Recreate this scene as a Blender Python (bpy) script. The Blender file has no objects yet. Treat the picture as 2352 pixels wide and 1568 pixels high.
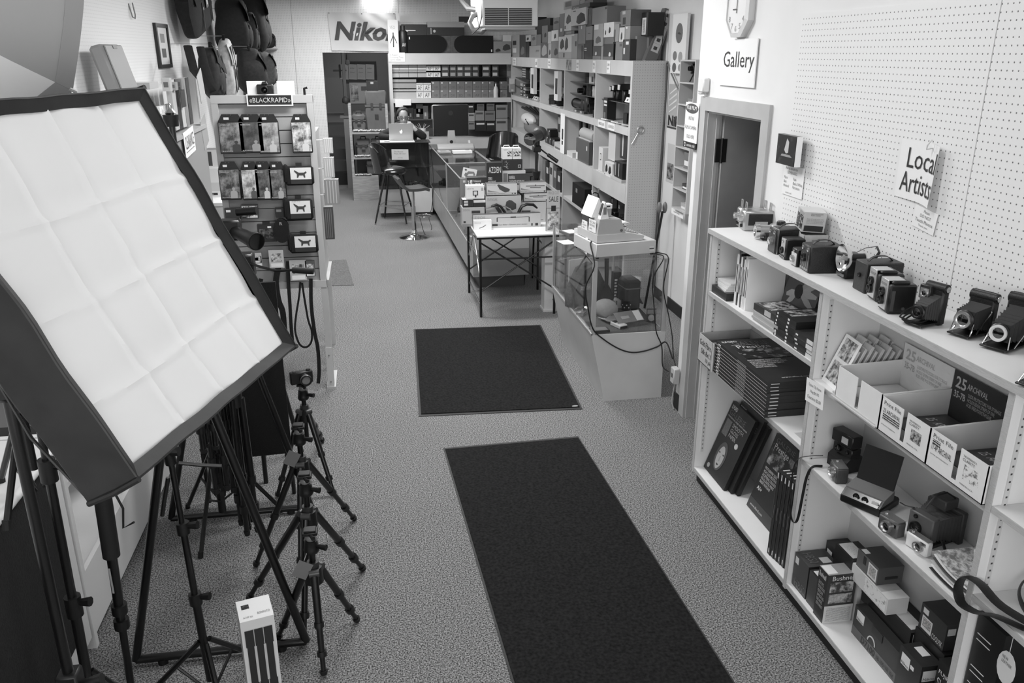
import bpy,math,random
from mathutils import Vector,Matrix
random.seed(7)
S=bpy.context.scene
C=S.collection
PI=math.pi
# ---------------------------------------------------------------- camera
FPX,CX,CY,CAMH=1900.0,1176.0,784.0,2.38 # focal length and centre in a 2352 x 1568 frame
pitch=math.atan((CY-120.0)/FPX)
dY=Vector((835.0-CX,CY-120.0,-FPX)).normalized()
up_=Vector((0,math.cos(pitch),math.sin(pitch)))
dY=(dY-up_*dY.dot(up_)).normalized()
dX=dY.cross(up_)
RW=Matrix((dX,dY,up_))
cam=bpy.data.cameras.new('camera')
cam.sensor_fit='HORIZONTAL';cam.sensor_width=36.0;cam.lens=36.0*FPX/2352.0
cam.clip_start=0.05;cam.clip_end=100
camo=bpy.data.objects.new('camera',cam);C.objects.link(camo)
camo.matrix_world=Matrix.Translation((0,0,CAMH))@RW.to_4x4()
S.camera=camo
# ---------------------------------------------------------------- world and light
W=bpy.data.worlds.new('world');S.world=W;W.use_nodes=True
W.node_tree.nodes['Background'].inputs[0].default_value=(0.9,0.9,0.9,1)
W.node_tree.nodes['Background'].inputs[1].default_value=1.0
def area(name,loc,sx,sy,power,rot=(0,0,0)):
    l=bpy.data.lights.new(name,'AREA');l.shape='RECTANGLE';l.size=sx;l.size_y=sy;l.energy=power
    o=bpy.data.objects.new(name,l);C.objects.link(o);o.location=loc;o.rotation_euler=rot
    return o
TUBES=[(0.5,2.9),(0.35,5.2),(0.35,7.8),(0.35,10.6),(-0.2,13.4)]
for i,(x,y)in enumerate(TUBES):
    area('ceiling_tube_light',(x,y,3.20),1.2,0.30,[16,60,70,78,70][i])
area('shop_window_daylight',(0.0,-1.45,1.75),3.4,2.0,58,(math.radians(90),0,0))
S.view_settings.view_transform='Standard'
S.view_settings.look='None'
S.view_settings.gamma=1.0
S.view_settings.use_curve_mapping=False
S.view_settings.exposure=0.18
S.cycles.transparent_max_bounces=24
# ---------------------------------------------------------------- photo point -> place helpers (real planes)
def _ray(px,py):return RW@Vector((px-CX,CY-py,-FPX))
def ZP(px,py,z=0.0):
    d=_ray(px,py);t=(z-CAMH)/d.z;return Vector((d.x*t,d.y*t,z))
def XP(px,py,x):
    d=_ray(px,py);t=x/d.x;return Vector((x,d.y*t,CAMH+d.z*t))
def YP(px,py,y):
    d=_ray(px,py);t=y/d.y;return Vector((d.x*t,y,CAMH+d.z*t))
# ---------------------------------------------------------------- materials
def lin(v):
    c=v/255.0
    return c/12.92 if c<=0.04045 else((c+0.055)/1.055)**2.4
_m={}
def mat(name,g,rough=0.5,metal=0.0,noise=0.0,scale=8.0,bump=0.0,coords='Object',stretch=(1,1,1),spec=0.5,coat=0.0):
    if name in _m:return _m[name]
    m=bpy.data.materials.new(name);m.use_nodes=True;nt=m.node_tree
    b=nt.nodes['Principled BSDF'];c=lin(g)
    b.inputs['Base Color'].default_value=(c,c,c,1)
    b.inputs['Roughness'].default_value=rough;b.inputs['Metallic'].default_value=metal
    b.inputs['Specular IOR Level'].default_value=spec
    b.inputs['Coat Weight'].default_value=coat
    if noise or bump:
        tc=nt.nodes.new('ShaderNodeTexCoord');mp=nt.nodes.new('ShaderNodeMapping');mp.inputs['Scale'].default_value=stretch
        nt.links.new(tc.outputs[coords],mp.inputs['Vector'])
        n=nt.nodes.new('ShaderNodeTexNoise');n.inputs['Scale'].default_value=scale;n.inputs['Detail'].default_value=4
        nt.links.new(mp.outputs['Vector'],n.inputs['Vector'])
        if noise:
            r=nt.nodes.new('ShaderNodeValToRGB')
            lo,hi=lin(max(0,g-noise)),lin(min(255,g+noise))
            r.color_ramp.elements[0].color=(lo,lo,lo,1);r.color_ramp.elements[1].color=(hi,hi,hi,1)
            r.color_ramp.elements[0].position=0.3;r.color_ramp.elements[1].position=0.7
            nt.links.new(n.outputs['Fac'],r.inputs['Fac']);nt.links.new(r.outputs['Color'],b.inputs['Base Color'])
        if bump:
            bp=nt.nodes.new('ShaderNodeBump');bp.inputs['Strength'].default_value=bump;bp.inputs['Distance'].default_value=0.003
            nt.links.new(n.outputs['Fac'],bp.inputs['Height']);nt.links.new(bp.outputs['Normal'],b.inputs['Normal'])
    _m[name]=m;return m
def mat_peg(name,g,hole,axis,pitch_=0.0254,rad=0.17,rough=0.55):
    """board with a square grid of small drilled holes; axis = pair of world axes that span the board"""
    if name in _m:return _m[name]
    m=bpy.data.materials.new(name);m.use_nodes=True;nt=m.node_tree;b=nt.nodes['Principled BSDF']
    b.inputs['Roughness'].default_value=rough
    geo=nt.nodes.new('ShaderNodeNewGeometry');sp=nt.nodes.new('ShaderNodeSeparateXYZ');nt.links.new(geo.outputs['Position'],sp.inputs[0])
    sq=[]
    for a in axis:
        d=nt.nodes.new('ShaderNodeMath');d.operation='DIVIDE';d.inputs[1].default_value=pitch_;nt.links.new(sp.outputs[a],d.inputs[0])
        f=nt.nodes.new('ShaderNodeMath');f.operation='FRACT';nt.links.new(d.outputs[0],f.inputs[0])
        s=nt.nodes.new('ShaderNodeMath');s.operation='SUBTRACT';s.inputs[1].default_value=0.5;nt.links.new(f.outputs[0],s.inputs[0])
        p=nt.nodes.new('ShaderNodeMath');p.operation='POWER';p.inputs[1].default_value=2.0;nt.links.new(s.outputs[0],p.inputs[0]);sq.append(p)
    ad=nt.nodes.new('ShaderNodeMath');ad.operation='ADD';nt.links.new(sq[0].outputs[0],ad.inputs[0]);nt.links.new(sq[1].outputs[0],ad.inputs[1])
    lt=nt.nodes.new('ShaderNodeMath');lt.operation='LESS_THAN';lt.inputs[1].default_value=rad*rad;nt.links.new(ad.outputs[0],lt.inputs[0])
    mx=nt.nodes.new('ShaderNodeMix');mx.data_type='RGBA'
    a,h=lin(g),lin(hole)
    mx.inputs[6].default_value=(a,a,a,1);mx.inputs[7].default_value=(h,h,h,1)
    nt.links.new(lt.outputs[0],mx.inputs[0]);nt.links.new(mx.outputs[2],b.inputs['Base Color'])
    _m[name]=m;return m
def mat_glass(name,a=0.13,rough=0.02,g=200):
    if name in _m:return _m[name]
    m=bpy.data.materials.new(name);m.use_nodes=True;nt=m.node_tree
    for n in list(nt.nodes):nt.nodes.remove(n)
    o=nt.nodes.new('ShaderNodeOutputMaterial');t=nt.nodes.new('ShaderNodeBsdfTransparent');gl=nt.nodes.new('ShaderNodeBsdfGlossy')
    gl.inputs['Roughness'].default_value=rough
    c=lin(248);t.inputs['Color'].default_value=(c,c,c,1)
    fr=nt.nodes.new('ShaderNodeLayerWeight');fr.inputs['Blend'].default_value=0.5
    pw=nt.nodes.new('ShaderNodeMath');pw.operation='POWER';pw.inputs[1].default_value=4.0;nt.links.new(fr.outputs['Facing'],pw.inputs[0])
    ml=nt.nodes.new('ShaderNodeMath');ml.operation='MULTIPLY';ml.inputs[1].default_value=0.45;nt.links.new(pw.outputs[0],ml.inputs[0])
    ad=nt.nodes.new('ShaderNodeMath');ad.operation='ADD';ad.inputs[1].default_value=a;ad.use_clamp=True
    nt.links.new(ml.outputs[0],ad.inputs[0])
    mx=nt.nodes.new('ShaderNodeMixShader');nt.links.new(ad.outputs[0],mx.inputs[0]);nt.links.new(t.outputs[0],mx.inputs[1]);nt.links.new(gl.outputs[0],mx.inputs[2])
    nt.links.new(mx.outputs[0],o.inputs[0]);_m[name]=m;return m
def mat_emit(name,s):
    if name in _m:return _m[name]
    m=bpy.data.materials.new(name);m.use_nodes=True;b=m.node_tree.nodes['Principled BSDF']
    b.inputs['Emission Color'].default_value=(1,1,1,1);b.inputs['Emission Strength'].default_value=s
    _m[name]=m;return m
def mat_print(name,lo,hi,scale=14.0,rough=0.35,kind='noise',pos=(0.42,0.6)):
    """printed picture or small print: blotches of ink on board"""
    if name in _m:return _m[name]
    m=bpy.data.materials.new(name);m.use_nodes=True;nt=m.node_tree;b=nt.nodes['Principled BSDF']
    b.inputs['Roughness'].default_value=rough
    tc=nt.nodes.new('ShaderNodeTexCoord')
    if kind=='lines':
        n=nt.nodes.new('ShaderNodeTexWave');n.bands_direction='Z';n.inputs['Scale'].default_value=scale;n.inputs['Distortion'].default_value=2.5
        n.inputs['Detail'].default_value=3;n.inputs['Detail Scale'].default_value=6
    else:
        n=nt.nodes.new('ShaderNodeTexNoise');n.inputs['Scale'].default_value=scale;n.inputs['Detail'].default_value=5;n.inputs['Roughness'].default_value=0.65
    nt.links.new(tc.outputs['Object'],n.inputs['Vector'])
    r=nt.nodes.new('ShaderNodeValToRGB');e=r.color_ramp.elements
    e[0].position,e[1].position=pos
    a,h=lin(lo),lin(hi);e[0].color=(a,a,a,1);e[1].color=(h,h,h,1)
    nt.links.new(n.outputs[0],r.inputs['Fac']);nt.links.new(r.outputs['Color'],b.inputs['Base Color'])
    _m[name]=m;return m
def G(g,rough=0.5): # plain painted / printed grey
    return mat('grey_%03d_%02d'%(g,int(rough*100)),g,rough)
# ---------------------------------------------------------------- mesh building
def spl(pts,n=5): # smooth curve through points
    P=[Vector(p)for p in pts];P=[P[0]*2-P[1]]+P+[P[-1]*2-P[-2]];out=[]
    for i in range(1,len(P)-2):
        for k in range(n):
            t=k/n;a,b,c,d=P[i-1:i+3]
            out.append(((b*2)+(c-a)*t+(a*2-b*5+c*4-d)*t*t+(b*3-a-c*3+d)*t**3)*.5)
    return out+[P[-2]]
class MB:
    def __init__(s):s.v=[];s.f=[];s.mi=[];s.M=Matrix()
    def add(s,vs,fs,mi=0):
        k=len(s.v);s.v+=[s.M@Vector(p)for p in vs]
        s.f+=[tuple(i+k for i in f)for f in fs];s.mi+=[mi]*len(fs);return s
    def box(s,x0,x1,y0,y1,z0,z1,mi=0):
        v=[(x,y,z)for z in(z0,z1)for y in(y0,y1)for x in(x0,x1)]
        f=[(0,2,3,1),(4,5,7,6),(0,1,5,4),(2,6,7,3),(0,4,6,2),(1,3,7,5)]
        if isinstance(mi,int):return s.add(v,f,mi)
        for ff,m in zip(f,mi):s.add(v,[ff],m) # order: bottom, top, front(-y), back(+y), left(-x), right(+x)
        return s
    def cbox(s,c,d,mi=0):return s.box(c[0]-d[0]/2,c[0]+d[0]/2,c[1]-d[1]/2,c[1]+d[1]/2,c[2]-d[2]/2,c[2]+d[2]/2,mi)
    def rbox(s,x0,x1,y0,y1,z0,z1,r,mi=0):
        X,Y,Z=(x0,x1),(y0,y1),(z0,z1);v=[];idx={}
        for i in(0,1):
            for j in(0,1):
                for k in(0,1):
                    a=(r if i==0 else-r,r if j==0 else-r,r if k==0 else-r)
                    for ax in range(3):
                        p=[X[i]+a[0],Y[j]+a[1],Z[k]+a[2]];p[ax]=(X[i],Y[j],Z[k])[ax]
                        idx[i,j,k,ax]=len(v);v.append(tuple(p))
        f=[]
        for ax in range(3):
            for e in(0,1):
                o=[(0,0),(1,0),(1,1),(0,1)];q=[]
                for a,b in o:
                    t=[0,0,0];t[ax]=e;t[(ax+1)%3]=a;t[(ax+2)%3]=b;q.append(idx[t[0],t[1],t[2],ax])
                f.append(tuple(q)if e else tuple(q[::-1]))
        for ax in range(3):
            b1,b2=(ax+1)%3,(ax+2)%3
            for p in(0,1):
                for q in(0,1):
                    t0=[0,0,0];t1=[0,0,0];t0[b1]=t1[b1]=p;t0[b2]=t1[b2]=q;t1[ax]=1
                    qd=(idx[(*t0,b1)],idx[(*t1,b1)],idx[(*t1,b2)],idx[(*t0,b2)])
                    f.append(qd if p!=q else qd[::-1])
        for i in(0,1):
            for j in(0,1):
                for k in(0,1):
                    t=(idx[i,j,k,0],idx[i,j,k,1],idx[i,j,k,2]);f.append(t if(i+j+k)%2 else t[::-1])
        return s.add(v,f,mi)
    def cyl(s,p0,p1,r0,r1=None,n=12,mi=0,cap=True):
        p0,p1=Vector(p0),Vector(p1);r1=r0 if r1 is None else r1
        d=(p1-p0).normalized();a=d.orthogonal().normalized();b=d.cross(a);v=[]
        for p,r in((p0,r0),(p1,r1)):
            v+=[p+(a*math.cos(2*PI*i/n)+b*math.sin(2*PI*i/n))*r for i in range(n)]
        f=[(i,(i+1)%n,n+(i+1)%n,n+i)for i in range(n)]
        if cap:f+=[tuple(range(n))[::-1],tuple(range(n,2*n))]
        return s.add(v,f,mi)
    def lathe(s,prof,n=20,mi=0,o=(0,0,0),ax='z'):
        v=[];f=[]
        for r,z in prof:
            for i in range(n):
                a=2*PI*i/n;c,d=r*math.cos(a),r*math.sin(a)
                v.append({'z':(o[0]+c,o[1]+d,o[2]+z),'y':(o[0]+d,o[1]+z,o[2]+c),'x':(o[0]+z,o[1]+c,o[2]+d)}[ax])
        m=len(prof)
        for k in range(m-1):
            for i in range(n):
                j=(i+1)%n;f.append((k*n+i,k*n+j,(k+1)*n+j,(k+1)*n+i))
        f.append(tuple(range(n))[::-1]);f.append(tuple((m-1)*n+i for i in range(n)))
        return s.add(v,f,mi)
    def tube(s,pts,r,n=8,mi=0,flat=1.0):
        pts=[Vector(p)for p in pts];v=[];f=[];m=len(pts)
        up=Vector((0,0,1))
        d0=(pts[1]-pts[0]).normalized()
        a=d0.cross(up);a=d0.orthogonal()if a.length<1e-3 else a;a.normalize()
        for k,p in enumerate(pts):
            d=(pts[min(k+1,m-1)]-pts[max(k-1,0)]).normalized()
            a=(a-d*a.dot(d));a=d.orthogonal()if a.length<1e-4 else a;a.normalize();b=d.cross(a)
            rr=r[k]if isinstance(r,(list,tuple))else r
            v+=[p+a*math.cos(2*PI*i/n)*rr+b*math.sin(2*PI*i/n)*rr*flat for i in range(n)]
        for k in range(m-1):
            for i in range(n):
                j=(i+1)%n;f.append((k*n+i,k*n+j,(k+1)*n+j,(k+1)*n+i))
        f.append(tuple(range(n))[::-1]);f.append(tuple((m-1)*n+i for i in range(n)))
        return s.add(v,f,mi)
    def ribbon(s,pts,w,th=0.003,face=(0,1,0),mi=0):
        pts=[Vector(p)for p in pts];f_=Vector(face);v=[];f=[];m=len(pts)
        for k,p in enumerate(pts):
            d=(pts[min(k+1,m-1)]-pts[max(k-1,0)]).normalized();l=d.cross(f_).normalized();n=l.cross(d).normalized()
            ww=w[k]if isinstance(w,(list,tuple))else w
            v+=[p-l*ww-n*th,p+l*ww-n*th,p+l*ww+n*th,p-l*ww+n*th]
        for k in range(m-1):
            for i in range(4):j=(i+1)%4;f.append((k*4+i,k*4+j,k*4+4+j,k*4+4+i))
        f+=[(3,2,1,0),tuple(m*4-4+i for i in range(4))]
        return s.add(v,f,mi)
    def prism(s,poly,z0,z1,mi=0,ax='z'):
        n=len(poly)
        def q(a,b,z):return{'z':(a,b,z),'y':(a,z,b),'x':(z,a,b)}[ax]
        v=[q(a,b,z0)for a,b in poly]+[q(a,b,z1)for a,b in poly]
        f=[tuple(range(n))[::-1],tuple(range(n,2*n))]+[(i,(i+1)%n,n+(i+1)%n,n+i)for i in range(n)]
        return s.add(v,f,mi)
    def grid(s,fn,nu,nv,mi=0,thick=0.0):
        """fn(u, v) -> point; a sheet, with thickness along its own normals when asked"""
        P=[[Vector(fn(i/nu,j/nv))for i in range(nu+1)]for j in range(nv+1)]
        vs=[p for r in P for p in r];w=nu+1
        f=[(j*w+i,j*w+i+1,(j+1)*w+i+1,(j+1)*w+i)for j in range(nv)for i in range(nu)]
        if thick:
            k=len(vs);bk=[]
            for j in range(nv+1):
                for i in range(nu+1):
                    a=P[j][min(i+1,nu)]-P[j][max(i-1,0)];b=P[min(j+1,nv)][i]-P[max(j-1,0)][i]
                    nn=a.cross(b);nn=nn.normalized()if nn.length>1e-9 else Vector((0,0,1));bk.append(P[j][i]-nn*thick)
            vs+=bk;f+=[tuple(x+k for x in q[::-1])for q in f]
            rim=[i for i in range(w)]+[j*w+nu for j in range(1,nv+1)]+[nv*w+i for i in range(nu-1,-1,-1)]+[j*w for j in range(nv-1,0,-1)]
            f+=[(rim[a],rim[a-1],rim[a-1]+k,rim[a]+k)for a in range(len(rim))]
        return s.add(vs,f,mi)
    def blob(s,c,r,n=12,m=8,mi=0):
        v=[];f=[]
        for j in range(m+1):
            t=PI*j/m
            for i in range(n):
                a=2*PI*i/n
                v.append((c[0]+r[0]*math.sin(t)*math.cos(a),c[1]+r[1]*math.sin(t)*math.sin(a),c[2]-r[2]*math.cos(t)))
        for j in range(m):
            for i in range(n):
                k=(i+1)%n;f.append((j*n+i,j*n+k,(j+1)*n+k,(j+1)*n+i))
        return s.add(v,f,mi)
    def build(s,name,mats,parent=None,smooth=True,label=None):
        me=bpy.data.meshes.new(name);me.from_pydata([tuple(p)for p in s.v],[],s.f)
        mats=mats if isinstance(mats,(list,tuple))else[mats]
        for m in mats:me.materials.append(m)
        if len(mats)>1:me.polygons.foreach_set('material_index',s.mi)
        if smooth:me.shade_smooth();me.set_sharp_from_angle(angle=math.radians(38))
        o=bpy.data.objects.new(name,me);C.objects.link(o)
        if parent:o.parent=parent
        if label:o['label']=label
        return o
def tag(o,label,cat,group=None):
    o['label']=label;o['category']=cat
    if group:o['group']=group
    return o
def thing(name,label,cat,loc=(0,0,0),rz=0.0,group=None,rot=None):
    o=bpy.data.objects.new(name,None);C.objects.link(o);o.empty_display_size=0.05
    o.location=loc;o.rotation_euler=rot if rot else(0,0,rz)
    return tag(o,label,cat,group)
def struct(o):o['kind']='structure';return o
def dup(root,loc,rz=None,label=None,group=None):
    r=root.copy();C.objects.link(r);r.location=loc
    if rz is not None:r.rotation_euler=(0,0,rz)
    if label:r['label']=label
    if group:r['group']=group
    for ch in list(root.children):
        c=ch.copy();C.objects.link(c);c.parent=r;c.matrix_parent_inverse=ch.matrix_parent_inverse
        for g in list(ch.children):
            d=g.copy();C.objects.link(d);d.parent=c
    return r
def again(o,parent,loc=None,rot=None): # a copied part that shares its mesh
    c=o.copy();C.objects.link(c);c.parent=parent
    if loc is not None:c.location=loc
    if rot is not None:c.rotation_euler=rot
    return c
# ---------------------------------------------------------------- lettering
_t={}
def text_mesh(s,bold=0.0,shear=0.0,spacing=1.0):
    k=(s,bold,shear,spacing)
    if k in _t:return _t[k]
    cu=bpy.data.curves.new('lettering','FONT');cu.body=s;cu.size=1.0;cu.resolution_u=2
    cu.offset=bold;cu.shear=shear;cu.space_character=spacing;cu.align_x='LEFT';cu.space_line=0.95
    o=bpy.data.objects.new('lettering',cu)
    me=bpy.data.meshes.new_from_object(o)
    bpy.data.objects.remove(o);bpy.data.curves.remove(cu)
    vs=[(v.co.x,v.co.y)for v in me.vertices];fs=[tuple(p.vertices)for p in me.polygons]
    bpy.data.meshes.remove(me)
    x0,x1=min(v[0]for v in vs),max(v[0]for v in vs);y0,y1=min(v[1]for v in vs),max(v[1]for v in vs)
    _t[k]=([((x-x0)/max(x1-x0,1e-6),(y-y0)/max(y1-y0,1e-6))for x,y in vs],fs);return _t[k]
def letters(parent,s,F,x,y,w,h,m,bold=0.0,shear=0.0,lift=0.0006,name='lettering',spacing=1.0,fn=None):
    """text on the face frame F (x right, y up, z out): lower left corner x, y, fitted to w by h"""
    vs,fs=text_mesh(s,bold,shear,spacing);mb=MB();mb.M=F
    if fn:mb.M=Matrix();pv=[fn(x+u*w,y+v*h)for u,v in vs]
    else:pv=[(x+u*w,y+v*h,lift)for u,v in vs]
    mb.add(pv,fs);return mb.build(name,m,parent,smooth=False)
def frame(o,xdir,ydir):
    xd=Vector(xdir).normalized();yd=Vector(ydir).normalized();zd=xd.cross(yd)
    M=Matrix((xd,yd,zd)).transposed().to_4x4();M.translation=Vector(o);return M
def face(code,w,d,h):
    """frame of a face of a box that stands on its local origin: w along x, d along y, h up"""
    return{'f':frame((-w/2,-d/2,0),(1,0,0),(0,0,1)),'b':frame((w/2,d/2,0),(-1,0,0),(0,0,1)),
            'l':frame((-w/2,d/2,0),(0,-1,0),(0,0,1)),'r':frame((w/2,-d/2,0),(0,1,0),(0,0,1)),
            't':frame((-w/2,-d/2,h),(1,0,0),(0,1,0)),'T':frame((w/2,-d/2,h),(0,1,0),(-1,0,0))}[code]
def fdim(code,w,d,h):return{'f':(w,h),'b':(w,h),'l':(d,h),'r':(d,h),'t':(w,d),'T':(d,w)}[code]
def patch(parent,F,x0,y0,x1,y1,m,name='printed_panel',t=0.0005):
    mb=MB();mb.M=F;mb.box(x0,x1,y0,y1,-0.0002,t);return mb.build(name,m,parent,smooth=False)
def poly_patch(parent,F,pts,m,name='printed_picture',t=0.0007):
    mb=MB();mb.M=F;mb.prism(pts,-0.0002,t);return mb.build(name,m,parent,smooth=False)
def carton(label,loc,size,rz=0.0,g=120,gs=None,gt=None,name='product_box',cat='box',group=None,art=(),rot=None,rough=0.4,mats=None):
    """a printed box; art entries: (face, 'p', u0, v0, u1, v1, material) or (face, 't', text, u0, v0, u1, v1, material[, bold])"""
    w,d,h=size;ms=mats or[G(g,rough),G(gs if gs is not None else max(10,g-18),rough),G(gt if gt is not None else min(245,g+12),rough)]
    mb=MB();r=min(0.0015,w/12,d/12,h/12)
    mb.box(-w/2,w/2,-d/2,d/2,0,h,(0,2,0,0,1,1))
    if not art:
        o=mb.build(name,ms,None,smooth=False);o.location=loc;o.rotation_euler=rot if rot else(0,0,rz);return tag(o,label,cat,group)
    t=thing(name,label,cat,loc,rz,group,rot);mb.build('carton',ms,t,smooth=False);k=0
    for a in art:
        F=face(a[0],w,d,h);fw,fh=fdim(a[0],w,d,h);k+=1
        if a[1]=='p':patch(t,F,a[2]*fw,a[3]*fh,a[4]*fw,a[5]*fh,a[6],t=0.0004+0.00025*k)
        elif a[1]=='poly':poly_patch(t,F,[(u*fw,v*fh)for u,v in a[2]],a[3],t=0.0004+0.00025*k)
        else:letters(t,a[2],F,a[3]*fw,a[4]*fh,(a[5]-a[3])*fw,(a[6]-a[4])*fh,a[7],a[8]if len(a)>8 else 0.0,lift=0.0006+0.0003*k)
    return t
def sheet(label,F,w,h,m,cat='sign',name='paper_sign',texts=(),t=0.0012,patches=(),group=None):
    """a flat sign lying in frame F (origin lower left); texts: (string, x0, y0, x1, y1 fractions, material[, bold])"""
    th=thing(name,label,cat,F.translation,0,group);L=F.copy();L.translation=(0,0,0)
    mb=MB();mb.M=L;mb.box(0,w,0,h,0,t);mb.build('sheet',m,th,smooth=False)
    for i,p in enumerate(patches):patch(th,L,p[0]*w,p[1]*h,p[2]*w,p[3]*h,p[4],t=t+0.0004*(i+1))
    for x in texts:letters(th,x[0],L,x[1]*w,x[2]*h,(x[3]-x[1])*w,(x[4]-x[2])*h,x[5],x[6]if len(x)>6 else 0,lift=t+0.0012+0.0004*len(patches))
    return th
# shared materials
WHITE=mat('white_paint',226,0.55,noise=3,scale=3)
PAPER=mat('white_paper',232,0.7)
INK=G(30,0.6)
BLACK=mat('black_plastic',17,0.38)
BLACKM=mat('black_metal',12,0.3,0.0,coat=0.2)
RUBBER=mat('black_rubber',14,0.7)
CLOTHB=mat('black_cloth',16,0.95,noise=6,scale=120,bump=0.3)
CHROME=mat('chrome',205,0.12,1.0)
SILVER=mat('satin_silver',190,0.33,0.9)
LENSG=mat('lens_glass',12,0.03,0.0,spec=1.0,coat=1.0)
WOOD=mat('pale_plywood_edge',176,0.6,noise=14,scale=30,stretch=(6,1,30))
GREYP=mat('grey_paint',168,0.5,noise=4,scale=4)
LEATHER=mat('black_leatherette',19,0.42,noise=5,scale=260,bump=0.35)
GLASS=mat_glass('case_glass',0.03)
# ================================================================ the room
def mat_carpet():
    m=bpy.data.materials.new('speckled_carpet');m.use_nodes=True;nt=m.node_tree;b=nt.nodes['Principled BSDF']
    b.inputs['Roughness'].default_value=0.95;b.inputs['Specular IOR Level'].default_value=0.1
    tc=nt.nodes.new('ShaderNodeTexCoord')
    n=nt.nodes.new('ShaderNodeTexNoise');n.inputs['Scale'].default_value=150;n.inputs['Detail'].default_value=2;n.inputs['Roughness'].default_value=0.6
    n2=nt.nodes.new('ShaderNodeTexNoise');n2.inputs['Scale'].default_value=1.1;n2.inputs['Detail'].default_value=3
    nt.links.new(tc.outputs['Object'],n.inputs['Vector']);nt.links.new(tc.outputs['Object'],n2.inputs['Vector'])
    r=nt.nodes.new('ShaderNodeValToRGB');e=r.color_ramp.elements
    e[0].position=0.38;e[1].position=0.64
    for k,v in((0,56),(1,164)):e[k].color=(lin(v),lin(v),lin(v),1)
    nt.links.new(n.outputs['Fac'],r.inputs['Fac'])
    mr=nt.nodes.new('ShaderNodeMapRange');mr.inputs['To Min'].default_value=0.88;mr.inputs['To Max'].default_value=1.08
    nt.links.new(n2.outputs['Fac'],mr.inputs['Value'])
    mu=nt.nodes.new('ShaderNodeMix');mu.data_type='RGBA';mu.blend_type='MULTIPLY';mu.inputs[0].default_value=1.0
    nt.links.new(r.outputs['Color'],mu.inputs[6]);nt.links.new(mr.outputs['Result'],mu.inputs[7]);nt.links.new(mu.outputs[2],b.inputs['Base Color'])
    bp=nt.nodes.new('ShaderNodeBump');bp.inputs['Strength'].default_value=0.6;bp.inputs['Distance'].default_value=0.004
    nt.links.new(n.outputs['Fac'],bp.inputs['Height']);nt.links.new(bp.outputs['Normal'],b.inputs['Normal'])
    return m
CARPET=mat_carpet()
PEGW=mat_peg('white_pegboard',228,105,('Y','Z'),rad=.115)
PEGB=mat_peg('back_pegboard',222,165,('X','Z'))
PEGL=mat_peg('left_pegboard',230,208,('Y','Z'))
DARKF=G(60,0.8)
def slab(name,b,m,parent=None):
    o=MB().box(*b).build(name,m,parent,smooth=False)
    return o if parent else struct(o)
XR,XQ,XL,YB,ZC=2.05,2.83,-2.0,15.2,3.3
slab('floor',(XL-.3,4.2,-1.7,18.4,-0.1,0),CARPET)
slab('ceiling',(XL-.3,4.2,-1.7,18.4,ZC,ZC+.1),G(225,.8))
# right wall with the gallery doorway
D0,D1,DZ=4.19,4.95,2.045
w=MB().box(XR,XR+.12,-1.6,D0,0,ZC).box(XR,XR+.12,D1,5.14,0,ZC).box(XR,XR+.12,D0,D1,DZ,ZC)
struct(w.build('wall_right',WHITE,smooth=False))
slab('wall_right_return',(XR+.12,XQ+.1,5.02,5.14,0,ZC),WHITE)
slab('wall_recess',(XQ,XQ+.1,5.14,YB,0,ZC),mat('recess_paint',214,.6,noise=3,scale=2))
slab('baseboard_recess',(XQ-.012,XQ,5.14,YB,0,.11),G(26,.5))
slab('baseboard_right',(XR-.012,XR,5.03,5.155,0,.11),G(26,.5))
# pegboard sheets on the right wall, each its own piece
for i,(a,b)in enumerate(((2.585,3.895),(1.27,2.58),(-.05,1.265))):
    slab('pegboard_panel',(XR-.006,XR,a,b,1.30,2.55),PEGW,bpy.data.objects['wall_right'])
# gallery door: frame, stop and open leaf
FRM=mat('door_frame_paint',178,.45,noise=5,scale=6)
fr=MB().box(XR-.018,XR,D1,D1+.085,0,DZ+.08).box(XR-.018,XR,D0-.085,D0,0,DZ+.08).box(XR-.018,XR,D0,D1,DZ,DZ+.08)
fr.box(XR,XR+.13,D1-.012,D1,0,DZ).box(XR,XR+.13,D0,D0+.012,0,DZ).box(XR,XR+.13,D0,D1,DZ-.012,DZ)
fr.box(XR+.05,XR+.07,D1-.03,D1-.012,0,DZ).box(XR+.05,XR+.07,D0+.012,D0+.03,0,DZ)
struct(fr.build('door_frame',FRM,smooth=False))
dr=struct(MB().box(XR+.09,XR+.85,D1-.055,D1-.015,.01,DZ-.015).build('door_1',mat('door_leaf_paint',150,.5,noise=6,scale=5),smooth=False))
hg=MB().box(XR+.045,XR+.115,D1-.062,D1-.05,1.74,1.88).cyl((XR+.08,D1-.066,1.735),(XR+.08,D1-.066,1.885),.008)
hg.build('hinge',G(22,.4),dr)
again(bpy.data.objects['hinge'],dr,(0,0,-1.3))
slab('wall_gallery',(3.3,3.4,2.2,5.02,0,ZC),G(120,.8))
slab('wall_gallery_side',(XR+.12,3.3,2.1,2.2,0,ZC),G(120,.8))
# back wall with the stair doorway
bw=MB().box(XL,-.69,YB,YB+.12,0,ZC).box(-.69,.47,YB,YB+.12,2.375,ZC).box(.47,XQ+.1,YB,YB+.12,0,ZC)
bw=struct(bw.build('wall_back',PEGB,smooth=False))
for a in(-1.15,.62):
    MB().box(a-.003,a+.003,YB-.003,YB,2.4 if a>0 else .1,ZC).build('panel_joint',G(150,.6),bw,smooth=False)
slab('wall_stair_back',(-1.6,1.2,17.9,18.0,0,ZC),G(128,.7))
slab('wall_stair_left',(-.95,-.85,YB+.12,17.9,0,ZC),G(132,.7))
slab('wall_stair_right',(.8,.9,YB+.12,17.9,0,ZC),G(110,.7))
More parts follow.
